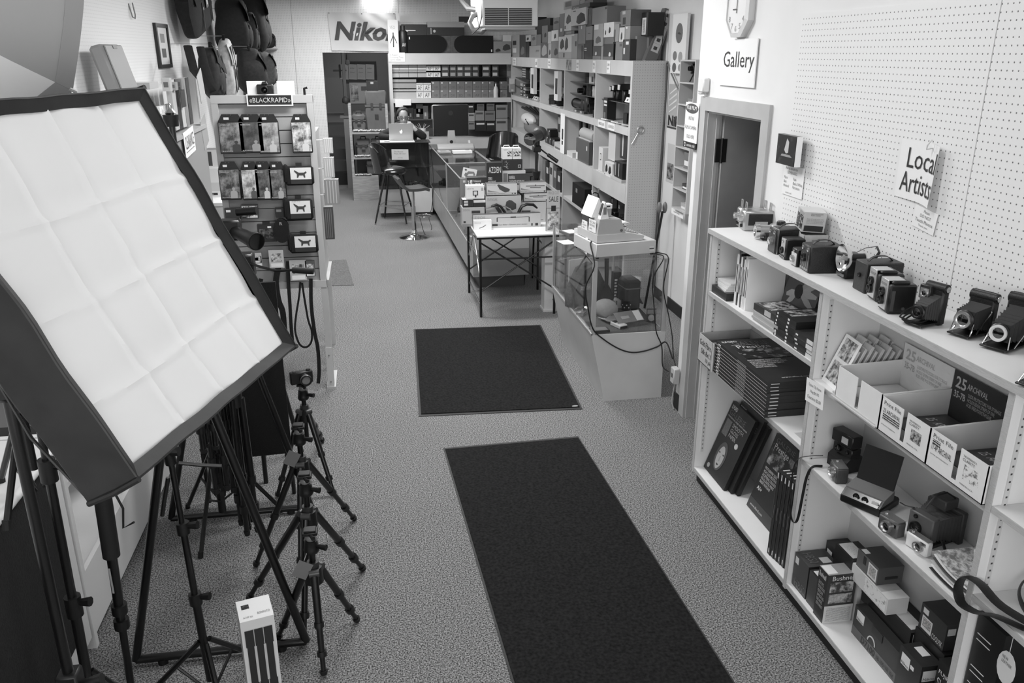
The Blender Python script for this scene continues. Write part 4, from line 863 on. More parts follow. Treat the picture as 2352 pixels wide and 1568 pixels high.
# ================================================================ register display case
ORD=['first','second','third','fourth','fifth','sixth','seventh','eighth','ninth','tenth','eleventh','twelfth','thirteenth','fourteenth','fifteenth','sixteenth']
def pbox(label,rect,y,d,z0=None,**k):
    """a box whose near face fills the photo rectangle when it stands with that face at depth y"""
    L_,T_,R_,B_=rect;a=YP(L_,B_,y);b=YP(R_,T_,y);z0=a.z if z0 is None else z0
    return carton(label,((a.x+b.x)/2,y+d/2,z0),(b.x-a.x,d,max(.01,b.z-z0)),**k)
LAM=mat('grey_laminate',196,.42,noise=4,scale=5)
LAMD=mat('warm_laminate',150,.4,noise=4,scale=5)
METAL=mat('brushed_channel',190,.35,.6)
cs=thing('display_case','glass display case with tapered grey base under the cash register','display case',(0,0,0))
X0,X1,Y0,Y1,ZB,ZT=1.465,2.005,5.315,6.62,.51,1.04
mb=MB();mb.add([(1.575,Y0+.0,0),(X1,Y0,0),(X1,Y1,0),(1.575,Y1,0),(X0,Y0,ZB),(X1,Y0,ZB),(X1,Y1,ZB),(X0,Y1,ZB)],[(0,3,2,1),(4,5,6,7),(0,1,5,4),(1,2,6,5),(2,3,7,6),(3,0,4,7)])
mb.build('base',LAM,cs,smooth=False)
MB().box(X0-.004,X0+.006,Y0,Y1,ZB-.004,ZB+.01).build('edge_strip',METAL,cs,smooth=False)
MB().box(X0+.01,X1-.01,Y0+.01,Y1-.01,ZB,ZB+.004).build('lining',mat('dark_lining',84,.95,noise=14,scale=120),cs,smooth=False)
for n,b in(('post',(X0,X0+.028,Y0,Y0+.028)),('post',(X1-.03,X1,Y0,Y0+.03)),('post',(X0,X0+.022,Y1-.022,Y1)),('post',(X1-.022,X1,Y1-.022,Y1))):
    MB().box(*b,ZB,ZT-.006).build(n,METAL,cs,smooth=False)
for b in((X0+.004,X0+.009,Y0+.028,Y1-.022,ZB+.004,ZT-.006),(X0+.028,X1-.03,Y0+.006,Y0+.011,ZB+.004,ZT-.006),(X1-.009,X1-.004,Y0+.03,Y1-.022,ZB+.004,ZT-.006),(X0+.022,X1-.022,Y1-.011,Y1-.006,ZB+.004,ZT-.006),(X0-.004,X1+.004,Y0-.004,Y1+.004,ZT-.006,ZT)):
    MB().box(*b).build('glass_pane',GLASS,cs,smooth=False)
F0=ZB+.0045
def floor_item(px,py,z=F0):return ZP(px,py,z)
CASEG='oddments inside the register case'
# cap and bag
t=thing('baseball_cap','pale baseball cap lying in the register case','cap',(1.68,5.72,F0),.5,CASEG)
MB().blob((0,0,.055),(.085,.10,.075),16,8).build('crown',mat('cap_cloth',150,.9,noise=6,scale=60),t);MB().grid(lambda u,v:(-.08+.16*u,-.08-.09*v*(1-(2*u-1)**2*.6),.03-.02*(2*u-1)**2-.01*v),8,4,thick=.003).build('visor',mat('cap_visor',120,.9),t)
t=thing('camera_bag','dark cloth camera bag with small logo patch inside the register case','bag',(1.60,6.02,F0),.4,CASEG)
MB().prism([(-.15,0),(.13,0),(.15,.16),(.05,.33),(-.06,.30),(-.16,.12)],-.06,.06,ax='y').build('body',mat('grey_cloth',78,.95,noise=8,scale=60),t);MB().box(-.1,.0,-.063,-.06,.14,.19).build('logo_patch',G(120,.7),t);letters(t,'ZENITH',frame((-.095,-.0635,.15),(1,0,0),(0,0,1)),0,0,.085,.025,G(200,.6))
MB().tube([(-.1,0,.28),(-.02,-.02,.40),(.08,0,.30)],.012,6,flat=.3).build('carry_strap',CLOTHB,t)
def curved_sheet(label,px,py,w,d,rz,lift,m,z=F0,name='leaflet',tilt=0):
    o=MB().grid(lambda u,v:(w*(u-.5),d*(v-.5),.003+lift*(2*u-1)**2),8,3,thick=.001).build(name,m);o.location=floor_item(px,py,z);o.rotation_euler=(0,tilt,rz);return tag(o,label,'leaflet',CASEG)
curved_sheet('curled white leaflet with grey picture in the front of the register case',1410,735,.2,.13,.35,.02,mat_print('leaflet_print',120,225,9))
curved_sheet('pale leaflet lying by the left pane of the register case',1330,690,.12,.2,.5,.008,PAPER)
curved_sheet('white sheet propped at the far end of the register case',1330,650,.16,.2,.3,.01,PAPER)
carton('white card envelope propped behind the bag in the register case',(1.60,6.16,F0),(.24,.01,.34),.35,218,214,225,name='envelope',cat='envelope',group=CASEG)
carton('framed notice with vertical title standing in the far corner of the register case',(1.525,6.42,F0),(.10,.012,.28),.5,150,130,160,name='notice',cat='sign',group=CASEG,art=[('f','t','PHOTO',.1,.3,.35,.9,G(90,.5))])
carton('clear card of small batteries standing by the left pane of the register case',(1.57,6.2,F0),(.10,.02,.24),.55,190,180,200,name='battery_card',cat='pack',group=CASEG,rough=.2,art=[('f','p',.15+.2*i,.12+.28*j,.28+.2*i,.3+.28*j,G(60,.3))for i in range(4)for j in range(3)])
carton('grey and white folder propped on the gadgets in the register case',(1.79,5.50,F0+.055),(.22,.10,.004),.3,130,120,128,name='folder',cat='folder',group=CASEG,rot=(math.radians(35),0,.28),art=[('t','p',.72,.05,.97,.95,PAPER),('t','p',.2,.35,.5,.6,G(170,.5))])
for i,(px,py,r)in enumerate(((1386,725,.15),(1420,705,.1))):
    carton(['small banded carton beside the post in the register case','small banded carton behind the first in the register case'][i],floor_item(px,py),(.095,.06,.062),r,205,170,205,name='film_carton',cat='box',group=CASEG,art=[('f','p',.18,0,.25,1,G(40,.5)),('f','p',.72,0,.79,1,G(40,.5))])
t=thing('mug','black mug with white dots inside the register case','mug',floor_item(1438,712),0,CASEG);MB().lathe([(.03,0),(.036,.004),(.038,.08),(.034,.08),(.032,.01),(.002,.008)],20).build('cup',G(26,.3),t)
mb=MB()
for k in range(8):a=PI+k*PI/7;mb.cyl((.0375*math.cos(a),.0375*math.sin(a),.03+.02*(k%2)),(.039*math.cos(a),.039*math.sin(a),.03+.02*(k%2)),.005,n=8)
mb.build('dots',G(200,.4),t);MB().tube([(.036,0,.065),(.058,0,.06),(.058,0,.03),(.036,0,.02)],.005,8).build('handle',G(26,.3),t)
t=thing('card_reader','white and black handheld gadget at the front of the register case','gadget',floor_item(1421,750),.35,CASEG);MB().rbox(-.035,.035,-.06,.06,0,.03,.006).build('body',G(205,.35),t);MB().box(-.026,.026,.01,.05,.03,.031).build('screen',G(50,.2),t);letters(t,'Smart',frame((-.022,-.02,.031),(1,0,0),(0,1,0)),0,0,.044,.014,G(40,.5));MB().box(-.03,.03,-.061,-.055,.004,.02).build('front_slot',G(40,.4),t)
t=thing('blister_pack','small clear blister pack with round disc in the near right of the register case','pack',floor_item(1495,738),-.1,CASEG);MB().box(-.035,.035,0,.004,0,.10).build('backing_card',G(90,.5),t);MB().lathe([(.024,0),(.024,-.012),(.002,-.014)],16,0,(0,0,.03),'y').build('disc',G(180,.25),t);MB().box(-.03,.03,-.002,0,.06,.09).build('printed_panel',G(150,.5),t)
t=thing('flip_book','dark slim box with pale cover lying by the front post of the register case','box',floor_item(1375,760),.05,CASEG);MB().box(-.06,.07,-.04,.04,0,.016).build('body',G(40,.5),t);MB().box(-.055,.06,-.036,.036,.016,.017).build('cover',G(130,.4),t)
GPL=mat_glass('clear_plastic',.10,.15)
for i,(px,py,r)in enumerate(((1322,705,.06),(1335,722,.075),(1385,700,.05))):
    t=thing('plastic_bag',['crumpled clear plastic bag by the left pane of the register case','flattened clear plastic bag near the front of the register case','small clear plastic bag behind the front post of the register case'][i],'bag',floor_item(px,py),i,CASEG)
    R=random.Random(i);mb=MB();mb.blob((0,0,r*.55),(r,r*.8,r*(.55 if i!=1 else .3)),12,7);mb.v=[Vector((p.x*R.uniform(.8,1.1),p.y*R.uniform(.8,1.1),max(0.001,p.z*R.uniform(.75,1.1))))for p in mb.v];mb.build('film',GPL,t,smooth=False)
    MB().box(-r*.5,r*.5,-r*.4,r*.4,.001,r*.3).build('contents',G(170-30*i,.5),t,smooth=False)
t=thing('lens_tissue','grey folded lens cloth tent beside the mug in the register case','cloth',floor_item(1450,700),.5,CASEG);MB().prism([(-.09,0),(-.085,0),(0,.115),(.085,0),(.09,0),(0,.121)],-.05,.05,ax='y').build('sheet',G(140,.6),t,smooth=False)
carton('narrow dark box with pale bars standing at the rear of the register case',(1.83,5.98,F0),(.06,.05,.27),.1,40,34,46,group=CASEG,art=[('f','p',.15,.12+.09*i,.4+.1*(i%2),.17+.09*i,G(190,.5))for i in range(8)])
t=thing('camera_case','dark zipped camera case at the rear right of the register case','case',(1.92,5.9,F0),.1,CASEG);MB().rbox(-.07,.055,-.09,.09,0,.24,.02).build('body',mat('grey_cloth2',70,.9),t);MB().box(-.071,.056,-.091,.091,.17,.178).build('zip',G(120,.4),t)
t=thing('dust_brush','black soft brush standing in the middle of the register case','brush',(1.72,5.86,F0),0,CASEG);MB().cyl((0,0,.18),(0,.02,.40),.014,.018,10).build('handle',G(30,.4),t);MB().lathe([(.06,.09),(.05,.14),(.015,.2)],14).build('bristles',G(34,.8),t)
# ---- cash register
CR=mat('register_beige',190,.45,noise=3,scale=6);CR2=mat('register_grey',172,.45)
N=ZP(1366,597,ZT);RZ=math.radians(9)
rg=thing('cash_register','beige cash register with drawer on the glass display case','cash register',(N.x+.012,N.y+.012,ZT),RZ)
MB().rbox(0,.455,0,.40,.012,.104,.004).build('drawer',CR,rg)
for x,y in((.02,.02),(.435,.02),(.02,.38),(.435,.38)):MB().cyl((x,y,0),(x,y,.012),.011,n=10).build('foot',BLACK,rg)
MB().prism([(.012,.108),(.36,.108),(.372,.137),(.26,.163),(.012,.163)],.02,.36,ax='y').build('keyboard_housing',CR,rg,smooth=False)
MB().prism([(.016,.163),(.228,.163),(.19,.262),(.03,.268)],.025,.31,ax='y').build('hood',CR2,rg,smooth=False)
MB().box(.02,.35,.03,.35,.1035,.1085).build('shadow_gap',G(60,.6),rg,smooth=False)
MB().cyl((.195,.0255,.185),(.195,.0215,.185),.010,n=14).build('key_lock',G(90,.4),rg)
kb=MB()
for i in range(5):
    for j in range(7):kb.box(.255+i*.019,.268+i*.019,.06+j*.035,.085+j*.035,.160-i*.0045,.172-i*.0045)
kb.build('keys',G(150,.5),rg,smooth=False)
MB().box(.0145,.0195,.17,.295,.205,.26).build('customer_display',G(22,.15),rg,smooth=False)
L_=frame((.0155,.30,.17),(0,-1,0),(0,0,1))
for i,(x0,w_,h_,y_)in enumerate(((.015,.09,.062,-.028),(.135,.115,.085,-.02))):
    patch(rg,L_,x0,y_+.02,x0+w_,y_+.02+h_,PAPER,'notice',.003);letters(rg,['WE\nACCEPT\ndebit','NO CASH\nREFUNDS\nsorry'][i],L_,x0+.012,y_+.03,w_-.024,h_-.02,G(90,.6),lift=.0036)
patch(rg,frame((.46,0,0),(-1,0,0),(0,0,1)),.018,.028,.052,.045,PAPER,'serial_label',.0);MB().box(.405,.44,-.001,.0,.028,.062).build('serial_label',G(205,.4),rg,smooth=False);MB().box(.405,.44,-.0016,-.001,.043,.05).build('label_band',G(40,.4),rg,smooth=False)
t=sheet('white store policy notice leaning on the register drawer side',frame((N.x-.012,N.y+.33,ZT),(.0,-1,0),(.05,0,1)),.16,.115,PAPER,'sign','policy_notice',[('HOURS & POLICY',.12,.76,.88,.88,G(60,.6)),('No refunds on film\nExchange 14 days\nwith receipt only\nThank you',.12,.12,.86,.62,G(110,.6))])
zt=ZT+.268
def on_reg(x,y,z=.2685):c,s=math.cos(RZ),math.sin(RZ);return(rg.location.x+c*x-s*y,rg.location.y+s*x+c*y,ZT+z)
t=thing('notice_stand','white folded paper notice standing on the register hood','sign',on_reg(.06,.2),RZ);MB().prism([(-.055,0),(.045,0),(.045,.0015),(.0,.13),(-.004,.13),(-.055,.0015)],-.09,.09,ax='y').build('folded_card',PAPER,t,smooth=False);letters(t,'sale items\nfinal sale\nno returns',frame((-.04,.07,.03),(0,-1,0),(.055,0,.13)),0,.0,.13,.075,G(140,.6),lift=.003)
t=thing('price_tent','small white tent card with dark panel on the register hood edge','sign',on_reg(.07,.055),RZ);MB().prism([(-.032,0),(.03,0),(.004,.115),(-.004,.115)],-.022,.022,ax='y').build('card',PAPER,t,smooth=False);MB().prism([(-.03,.028),(-.0305,.03),(-.0085,.105),(-.008,.103)],-.016,.016,ax='y').build('dark_panel',G(50,.5),t,smooth=False);MB().box(-.012,.012,-.0226,-.022,.03,.08).build('printed_panel',G(120,.5),t,smooth=False)
t=thing('card_box','clear card box with white lid on the register hood','box',on_reg(.125,.14),RZ);MB().box(-.03,.03,-.03,.03,0,.055).build('clear_box',mat('frosted_box',150,.3),t,smooth=False);MB().box(-.033,.033,-.033,.033,.055,.085).build('lid',G(225,.4),t,smooth=False);MB().box(-.012,.018,-.0335,-.033,.066,.076).build('lid_slot',G(40,.4),t,smooth=False)
t=thing('pen_cup','pen cup with pens and scissors behind the notice on the register','cup',on_reg(.10,.265),RZ);MB().lathe([(.03,0),(.032,.09),(.029,.09),(.027,.005),(.002,.004)],16).build('cup',G(110,.4),t)
for i,(a,b,g_)in enumerate(((-.015,.16,200),(.0,.15,170),(.018,.17,90))):MB().cyl((a*.4,0,.01),(a*1.8,.01*i,b),.005,n=8).build('pen',G(g_,.4),t)
MB().tube([(-.03,0,.1),(-.028,0,.135),(-.005,0,.145),(.02,0,.135),(.03,0,.1)],.005,8).build('scissor_loop',BLACK,t)
t=thing('receipt_papers','loose receipts piled behind the register keyboard','papers',on_reg(.30,.30,.1045),RZ)
for i in range(4):MB().grid(lambda u,v:(.02*i+.09*u-.06,.1*v-.05+.01*i,.004+.045+.006*i+.012*math.sin(u*3)),5,3,thick=.001).build('receipt',PAPER,t)
MB().box(-.06,.06,-.04,.06,0,.048).build('paper_tray',G(170,.5),t,smooth=False)
# terminals further back on the case top
t=thing('payment_terminal','white payment terminal on the far end of the register case','terminal',(1.62,6.10,ZT),.5);MB().prism([(-.1,0),(.1,0),(.1,.055),(.05,.06),(-.1,.03)],-.045,.045,ax='x').build('body',G(220,.4),t,smooth=False);MB().box(-.03,.03,.03,.08,.056,.06).build('screen',G(50,.2),t,smooth=False);MB().box(-.0,.03,-.101,-.1,.01,.026).build('slot',G(40,.4),t,smooth=False)
t=thing('price_scanner','grey handset lying over the payment terminal','scanner',(1.655,6.245,ZT),.5);MB().tube([(-.05,0,.03),(0,.0,.065),(.06,.01,.05),(.1,.01,.02)],.02,8).build('handset',G(120,.4),t)
t=thing('counter_mat','flat change tray with white card near the far edge of the register case','tray',(1.52,6.22,ZT),.3);MB().box(-.06,.06,-.08,.08,0,.018).build('tray',G(96,.5),t,smooth=False);MB().box(-.045,.045,-.06,.06,.018,.02).build('card',G(228,.6),t,smooth=False)
curved_sheet('white leaflet lying under the policy notice on the register case top',1300,557,.1,.14,.2,.002,PAPER,z=ZT)
# cables over the case
cab=RUBBER
def cable(label,pts,r=.005):return tag(MB().tube(spl(pts),r,8).build('power_cable',cab),label,'cable','black cables around the register case')
q=[YP(1341,541,5.42),YP(1338,560,5.36),YP(1338,600,5.305),YP(1345,660,5.303),YP(1352,715,5.303),YP(1362,755,5.303),YP(1385,778,5.303),YP(1420,800,5.303),YP(1450,809,5.303),YP(1480,806,5.303),YP(1510,796,5.303),YP(1530,786,5.303),Vector((2.03,5.2,.34))]
q[0]=Vector((N.x+.0,N.y+.10,ZT+.108));q[1]=Vector((N.x-.016,N.y+.06,ZT+.09));q[2]=Vector((N.x-.016,5.298,ZT-.03))
cable('black cable drooping from the register across the case front',q)
q=[Vector((1.90,5.47,ZT+.006)),Vector((1.945,5.40,ZT+.01)),Vector((1.955,5.302,ZT+.004)),YP(1500,640,5.30),YP(1502,700,5.30),YP(1507,760,5.30),YP(1520,795,5.30),YP(1522,840,5.30),Vector((2.02,5.24,.23))]
cable('black cable hanging straight down the near pane of the register case',q,.004)
q=[Vector((1.93,5.47,ZT+.006)),Vector((1.975,5.42,ZT+.012)),Vector((1.99,5.302,ZT)),YP(1524,660,5.30),YP(1535,720,5.29),Vector((2.03,5.24,.5)),Vector((2.034,5.2,.36)),Vector((2.03,5.13,.31))]
cable('black cable looping behind the right post of the register case',q,.004)
# ================================================================ folding table with stacked gear boxes
tb=thing('folding_table','white topped folding table with black crossed metal legs','table',(0,0,0))
TX0,TX1,TY0,TY1,TZ=.935,1.70,7.43,8.36,.785
MB().box(TX0,TX1,TY0,TY1,TZ-.012,TZ).build('top',mat('white_laminate',228,.35),tb,smooth=False)
MB().box(TX0-.004,TX1+.004,TY0-.004,TY1+.004,TZ-.03,TZ-.012).build('rim',BLACKM,tb,smooth=False)
for x,y in((.965,7.458),(.955,8.32),(1.675,7.458),(1.685,8.32)):MB().cyl((x,y,0),(x,y,TZ-.02),.013,n=10).build('leg',BLACKM,tb)
for a,b in(((.965,7.458,.25),(1.675,7.458,.72)),((.965,7.458,.72),(1.675,7.458,.25)),((.955,8.32,.25),(1.685,8.32,.72)),((.955,8.32,.72),(1.685,8.32,.25))):MB().cyl(a,b,.008,n=8).build('cross_brace',BLACKM,tb)
for x in(.96,1.68):
    for z in(.55,.12):MB().cyl((x,7.458,z),(x,8.32,z if z<.3 else .55),.008,n=8).build('side_rail',BLACKM,tb)
MB().cyl((.965,7.458,.56),(1.675,7.458,.56),.008,n=8).build('front_rail',BLACKM,tb)
for x in(.96,):MB().tube([(x,7.458,.40),(x,7.85,.70),(x,8.0,.77)],.007,8).tube([(x,8.32,.40),(x,7.95,.70),(x,7.8,.77)],.007,8).build('folding_strut',METAL,tb)
TG='gear boxes stacked on the folding table'
LB,LB2=188,176
PIC=G(70,.5)
def blob_art(pts):return('f','poly',pts,PIC)
y1=7.78
pbox('long slider box with a rail drawing lying across the table front',(1087,489,1242,523),y1,.07,TZ,g=LB,gs=90,gt=70,group=TG,rz=0,art=[('f','t','SEVENOAK',.02,.72,.18,.9,G(140,.5)),('f','p',.35,.74,.83,.77,G(60,.4)),('f','p',.345,.45,.36,.74,G(60,.4)),('f','p',.82,.4,.835,.74,G(60,.4)),('f','p',.55,.72,.63,.80,G(50,.4)),('f','t','Cam Slider - Glissière pour caméra',.37,.16,.8,.28,G(90,.5)),('f','p',.28,.15,.36,.3,G(40,.4)),('f','p',.92,.1,.96,.28,G(40,.4)),('f','p',.86,.1,.88,.28,G(40,.4))])
pbox('small white box with wire drawing at the table front edge',(1088,505,1129,526),y1-.065,.05,TZ,g=230,gs=200,gt=225,group=TG,art=[('f','t','SOLO-23',.05,.66,.4,.8,G(150,.5)),('f','poly',[(.3,.2),(.32,.16),(.55,.3),(.7,.5),(.68,.54),(.53,.36),(.36,.24)],G(80,.5))])
y2=7.90
o=pbox('grey gear box with lens drawing at the left end of the table',(1062,476,1113,512),y2,.16,TZ,g=LB,gs=150,gt=150,group=TG,art=[('f','t','SEVENOAK',.04,.82,.35,.94,G(140,.5)),('f','p',.42,.7,.8,.84,G(60,.4)),('f','poly',[(.35+.18,.3),(.6,.25),(.62,.55),(.5,.6),(.42,.45)],G(60,.4)),('f','p',.0,.0,1,.14,G(150,.4)),('f','p',.05,.2,.15,.3,G(60,.4))])
zA=YP(1062,476,y2).z+.001
pbox('flat black box with barcode stickers on the left gear box',(1063,458,1087,475),y2+.02,.12,zA,g=40,gs=36,gt=205,group=TG,art=[('f','p',.12,.15,.5,.45,G(200,.5)),('f','p',.12,.55,.5,.85,G(200,.5))])
pbox('flat black box with white lid on the left gear box',(1088,460,1115,475),y2+.02,.12,zA,g=36,gs=32,gt=215,group=TG,art=[('f','p',0,.65,1,1,G(215,.5))])
zB=YP(1063,458,y2+.02).z+.003
pbox('white video lamp box with panel drawing above the flat boxes',(1071,426,1112,458),y2+.03,.1,zB,g=226,gs=190,gt=215,group=TG,art=[('f','t','LED 96',.05,.72,.42,.84,G(130,.5)),('f','p',.36,.25,.66,.62,G(40,.4)),('f','p',.41,.31,.61,.57,G(215,.4)),('f','p',.48,.1,.56,.25,G(40,.4)),('f','p',.83,.6,.95,.85,G(170,.4))])
pbox('dark video stabiliser box behind the video lamp box',(1073,407,1118,470),y2+.15,.12,TZ,g=36,gs=120,gt=60,group=TG,art=[('f','p',0,0,1,.72,G(180,.5)),('f','t','Professional',.34,.9,.7,.95,G(220,.5)),('f','t','VIDEO STAB',.34,.78,.98,.88,G(230,.5),.02),('f','p',.04,.74,.28,.95,mat_print('figure_print',60,220,60))])
pbox('tall grey panel box standing at the back left of the table',(1059,409,1078,500),y2+.29,.05,TZ,g=120,gs=110,gt=150,group=TG,art=[('f','p',.3,.9,.75,.95,G(200,.5)),('f','poly',[(.3,.5),(.5,.46),(.48,.6)],G(210,.5))])
o=carton('tilted white card with drill picture at the back of the table',tuple(YP(1076,409,y2+.30)),(.14,.004,.095),0,215,200,220,name='price_card',cat='card',group=TG,rot=(0,math.radians(12),0),art=[('f','poly',[(.15,.2),(.35,.15),(.45,.45),(.75,.55),(.85,.3),(.92,.5),(.8,.75),(.4,.7),(.3,.5),(.2,.5)],G(120,.5)),('f','poly',[(.2+.08*math.cos(a*PI/6),.8+.1*math.sin(a*PI/6))for a in range(12)],G(90,.5))])
o.location.z-=0
y3=7.93
pbox('large rig box with camera cage picture in the middle of the table',(1116,449,1197,512),y3,.14,TZ,g=LB,gs=140,gt=150,group=TG,art=[('f','t','SEVENOAK',.04,.84,.33,.94,G(140,.5)),('f','poly',[(.55,.62),(.58,.8),(.66,.86),(.74,.84),(.8,.78),(.86,.72),(.86,.55),(.75,.5),(.6,.5)],G(66,.5)),('f','poly',[(.14,.66),(.2,.72),(.32,.7),(.44,.5),(.5,.2),(.42,.2),(.34,.45),(.26,.62)],G(60,.5)),('f','p',.1,.1,.45,.35,G(120,.5))])
zC=YP(1116,449,y3).z+.001
pbox('light box with battery pack picture on the large rig box',(1118,421,1188,449),y3+.01,.12,zC,g=204,gs=120,gt=110,group=TG,art=[('f','t','SEVENOAK',.03,.85,.3,.95,G(150,.5)),('f','poly',[(.34,.9),(.4,.95),(.76,.5),(.74,.3),(.6,.2),(.42,.5)],G(70,.5)),('f','p',0,0,1,.22,G(185,.5)),('f','t','Starter kit : cameras',.03,.08,.6,.18,G(90,.5)),('f','p',.9,.06,.96,.16,G(50,.5)),('f','p',.82,.06,.85,.16,G(50,.5)),('f','poly',[(.04,.5),(.1,.42),(.4,.25),(.04,.28)],G(140,.5))])
zD=YP(1118,421,y3+.01).z+.001
pbox('black microphone box with large white brand lettering in the pile',(1118,373,1153,449),y3+.14,.09,TZ,g=30,gs=60,gt=40,group=TG,art=[('f','t','AZDEN',.14,.83,.93,.93,G(225,.5)),('f','t','STEREO\nMICROPHONE',.1,.66,.6,.76,G(215,.5)),('f','p',.04,.02,.96,.6,G(70,.5)),('f','poly',[(.5,.1),(.9,.1),(.86,.35),(.74,.5),(.66,.58),(.62,.45),(.66,.3)],G(34,.5)),('f','p',.1,.3,.5,.5,G(110,.5))])
pbox('pale studio microphone box right of the black microphone box',(1154,391,1207,449),y3+.16,.13,TZ,g=190,gs=90,gt=205,group=TG,art=[('f','p',.24,.72,1,.94,G(60,.5)),('f','t','UNIVERSAL\nCONDENSER MICROPHONE',.28,.75,.95,.9,G(220,.5)),('f','p',.04,.1,.22,.95,G(110,.5)),('f','poly',[(.28,.5),(.5,.6),(.74,.62),(.9,.5),(.86,.4),(.6,.42)],G(50,.5)),('f','poly',[(.09,.55),(.17,.55),(.17,.65),(.09,.65)],G(40,.5))])
zE=YP(1154,391,y3+.16).z+.001
pbox('dark accessory box with framed square under the pair of white handled boxes',(1155,366,1200,391),y3+.17,.11,zE,g=34,gs=40,gt=60,group=TG,art=[('f','p',.05,.1,.32,.9,mat_print('tool_print',30,215,80,pos=(.55,.7))),('f','p',.78,.2,.92,.5,G(200,.5)),('f','p',.8,.24,.9,.46,G(50,.5))])
zF=YP(1155,366,y3+.17).z+.001
for i,(a,b)in enumerate(((1155,1176),(1177,1197))):
    t=pbox(['left of the two white binocular boxes with carry handles on top of the pile','right of the two white binocular boxes with carry handles on top of the pile'][i],(a,340,b,366),y3+.17,.11,zF,g=214,gs=190,gt=225,group=TG,art=[('f','p',.1 if i else .5,.25,.95,.75,mat_print('binocular_print',40,215,70,pos=(.45,.55))),('f','t','compact\noptics',.1,.78,.6,.93,G(120,.5))])
    hgt=YP(a,340,y3+.17).z-zF;mb=MB();mb.tube([(-.03,0,hgt),(-.025,0,hgt+.02),(.025,0,hgt+.02),(.03,0,hgt)],.004,6);mb.build('carry_handle',G(215,.4),t)
y4=8.0
pbox('pale rig box at the right end of the table behind the handles',(1195,463,1254,512),y4,.12,TZ,g=196,gs=170,gt=150,group=TG,art=[('f','p',.05,.1,.4,.6,G(80,.5)),('f','p',.6,.1,.9,.14,G(130,.5))])
zG=YP(1195,463,y4).z+.001
for i,(r_,dz)in enumerate((((1204,443,1258,463),0),((1195,418,1254,442),1))):
    z_=zG if i==0 else YP(1204,443,y4).z+.002
    pbox(['lower of the two slim slider boxes with rail pictures','upper of the two slim slider boxes with rail pictures'][i],r_,y4,.12,z_,g=206,gs=150,gt=90,group=TG,art=[('f','t','SEVENOAK',.03,.85,.3,.94,G(150,.5)),('f','p',.22,.62,.95,.69,G(60,.5)),('f','p',.38,.48,.8,.54,G(60,.5)),('f','p',.58,.69,.61,.78,G(60,.5)),('f','p',0,0,1,.22,G(190,.5)),('f','t','Speed Rail : cameras',.03,.07,.5,.17,G(90,.5)),('f','p',.92,.05,.97,.18,G(50,.5)),('f','poly',[(.03,.5),(.1,.42),(.4,.25),(.03,.28)],G(140,.5))])
# camera rig handles in front of the boxes
t=thing('shoulder_rig','black and chrome curved camera shoulder rig lying between the boxes','rig',(0,0,0))
yr=7.865;V=lambda px,py,dy=0:YP(px,py,yr+dy)
MB().tube([V(1128,474),V(1140,470),V(1150,474),V(1160,488),V(1165,502),V(1168,515)],[.012,.02,.018,.018,.02,.02],8,flat=.7).build('left_grip_arm',BLACK,t)
MB().tube([V(1185,515),V(1190,490),V(1198,474),V(1210,469),V(1225,470),V(1234,478)],[.02,.022,.022,.02,.02,.012],8,flat=.7).build('right_grip_arm',BLACK,t)
for d in(0,.02):MB().tube([V(1115,478,d),V(1130,475,d),V(1160,474,d),V(1172,480,d),V(1180,495,d),V(1182,508,d)],.006,8).build('chrome_rail',CHROME,t)
MB().rbox(V(1226,500).x-.03,V(1226,500).x+.02,yr-.02,yr+.02,TZ,TZ+.13,.01).build('handle_post',BLACK,t)
sheet('small paper SALE sign standing between the table and the register case',frame(tuple(YP(1256,478,7.60)),(1,0,0),(0,0,1)),.125,.165,G(196,.6),'sign','sale_sign',[('PRICE CUT',.1,.78,.92,.95,G(150,.6)),('SALE',.14,.36,.88,.66,INK)])
pbox('small bird picture pack hung on a black tab beside the SALE sign',(1255,478,1286,506),7.55,.03,.785,g=190,gs=60,gt=60,group=TG,art=[('f','p',.1,.06,.9,.85,mat_print('bird_print',110,225,22)),('f','p',.35,.88,.7,1.12,G(34,.5))])
MB().box(YP(1250,506,7.52).x,YP(1290,506,7.52).x,7.5,7.66,.0,.784)
t=thing('pack_stand','narrow grey pedestal beside the table holding the bird picture pack','stand',(0,0,0));a=YP(1252,506,7.54).x;b=YP(1291,506,7.54).x;MB().box(a,b,7.53,7.68,.02,.7845).build('column',LAM,t,smooth=False);MB().box(a-.01,b+.01,7.52,7.69,0,.02).build('foot',LAM,t,smooth=False)
# ================================================================ long glass counter
ct=thing('glass_counter','long glass showcase counter with tapered laminate base beside the aisle','counter',(.915,13.25,0),.021)
CLn,CW=4.80,.60;zb,zt_=.42,1.025
mb=MB();mb.add([(.0,-CLn,.13),(CW,-CLn,.13),(CW,0,.13),(.0,0,.13),(0,-CLn,zb),(CW,-CLn,zb),(CW,0,zb),(0,0,zb)],[(0,3,2,1),(4,5,6,7),(0,1,5,4),(1,2,6,5),(2,3,7,6),(3,0,4,7)]);mb.build('base',LAMD,ct,smooth=False)
MB().box(.07,CW-.04,-CLn+.06,-.03,0,.13).build('kick',G(70,.6),ct,smooth=False)
MB().box(.0,CW,-CLn-.001,-CLn,zb,.62).build('end_panel',LAM,ct,smooth=False)
MB().box(-.004,.006,-CLn,0,zb,zb+.01).build('lower_channel',METAL,ct,smooth=False)
for y in(-.012,-2.42,-CLn+.012):
    for x in(.0,CW-.02):MB().box(x,x+.02,y-.012,y+.012,zb,zt_-.008).build('post',METAL,ct,smooth=False)
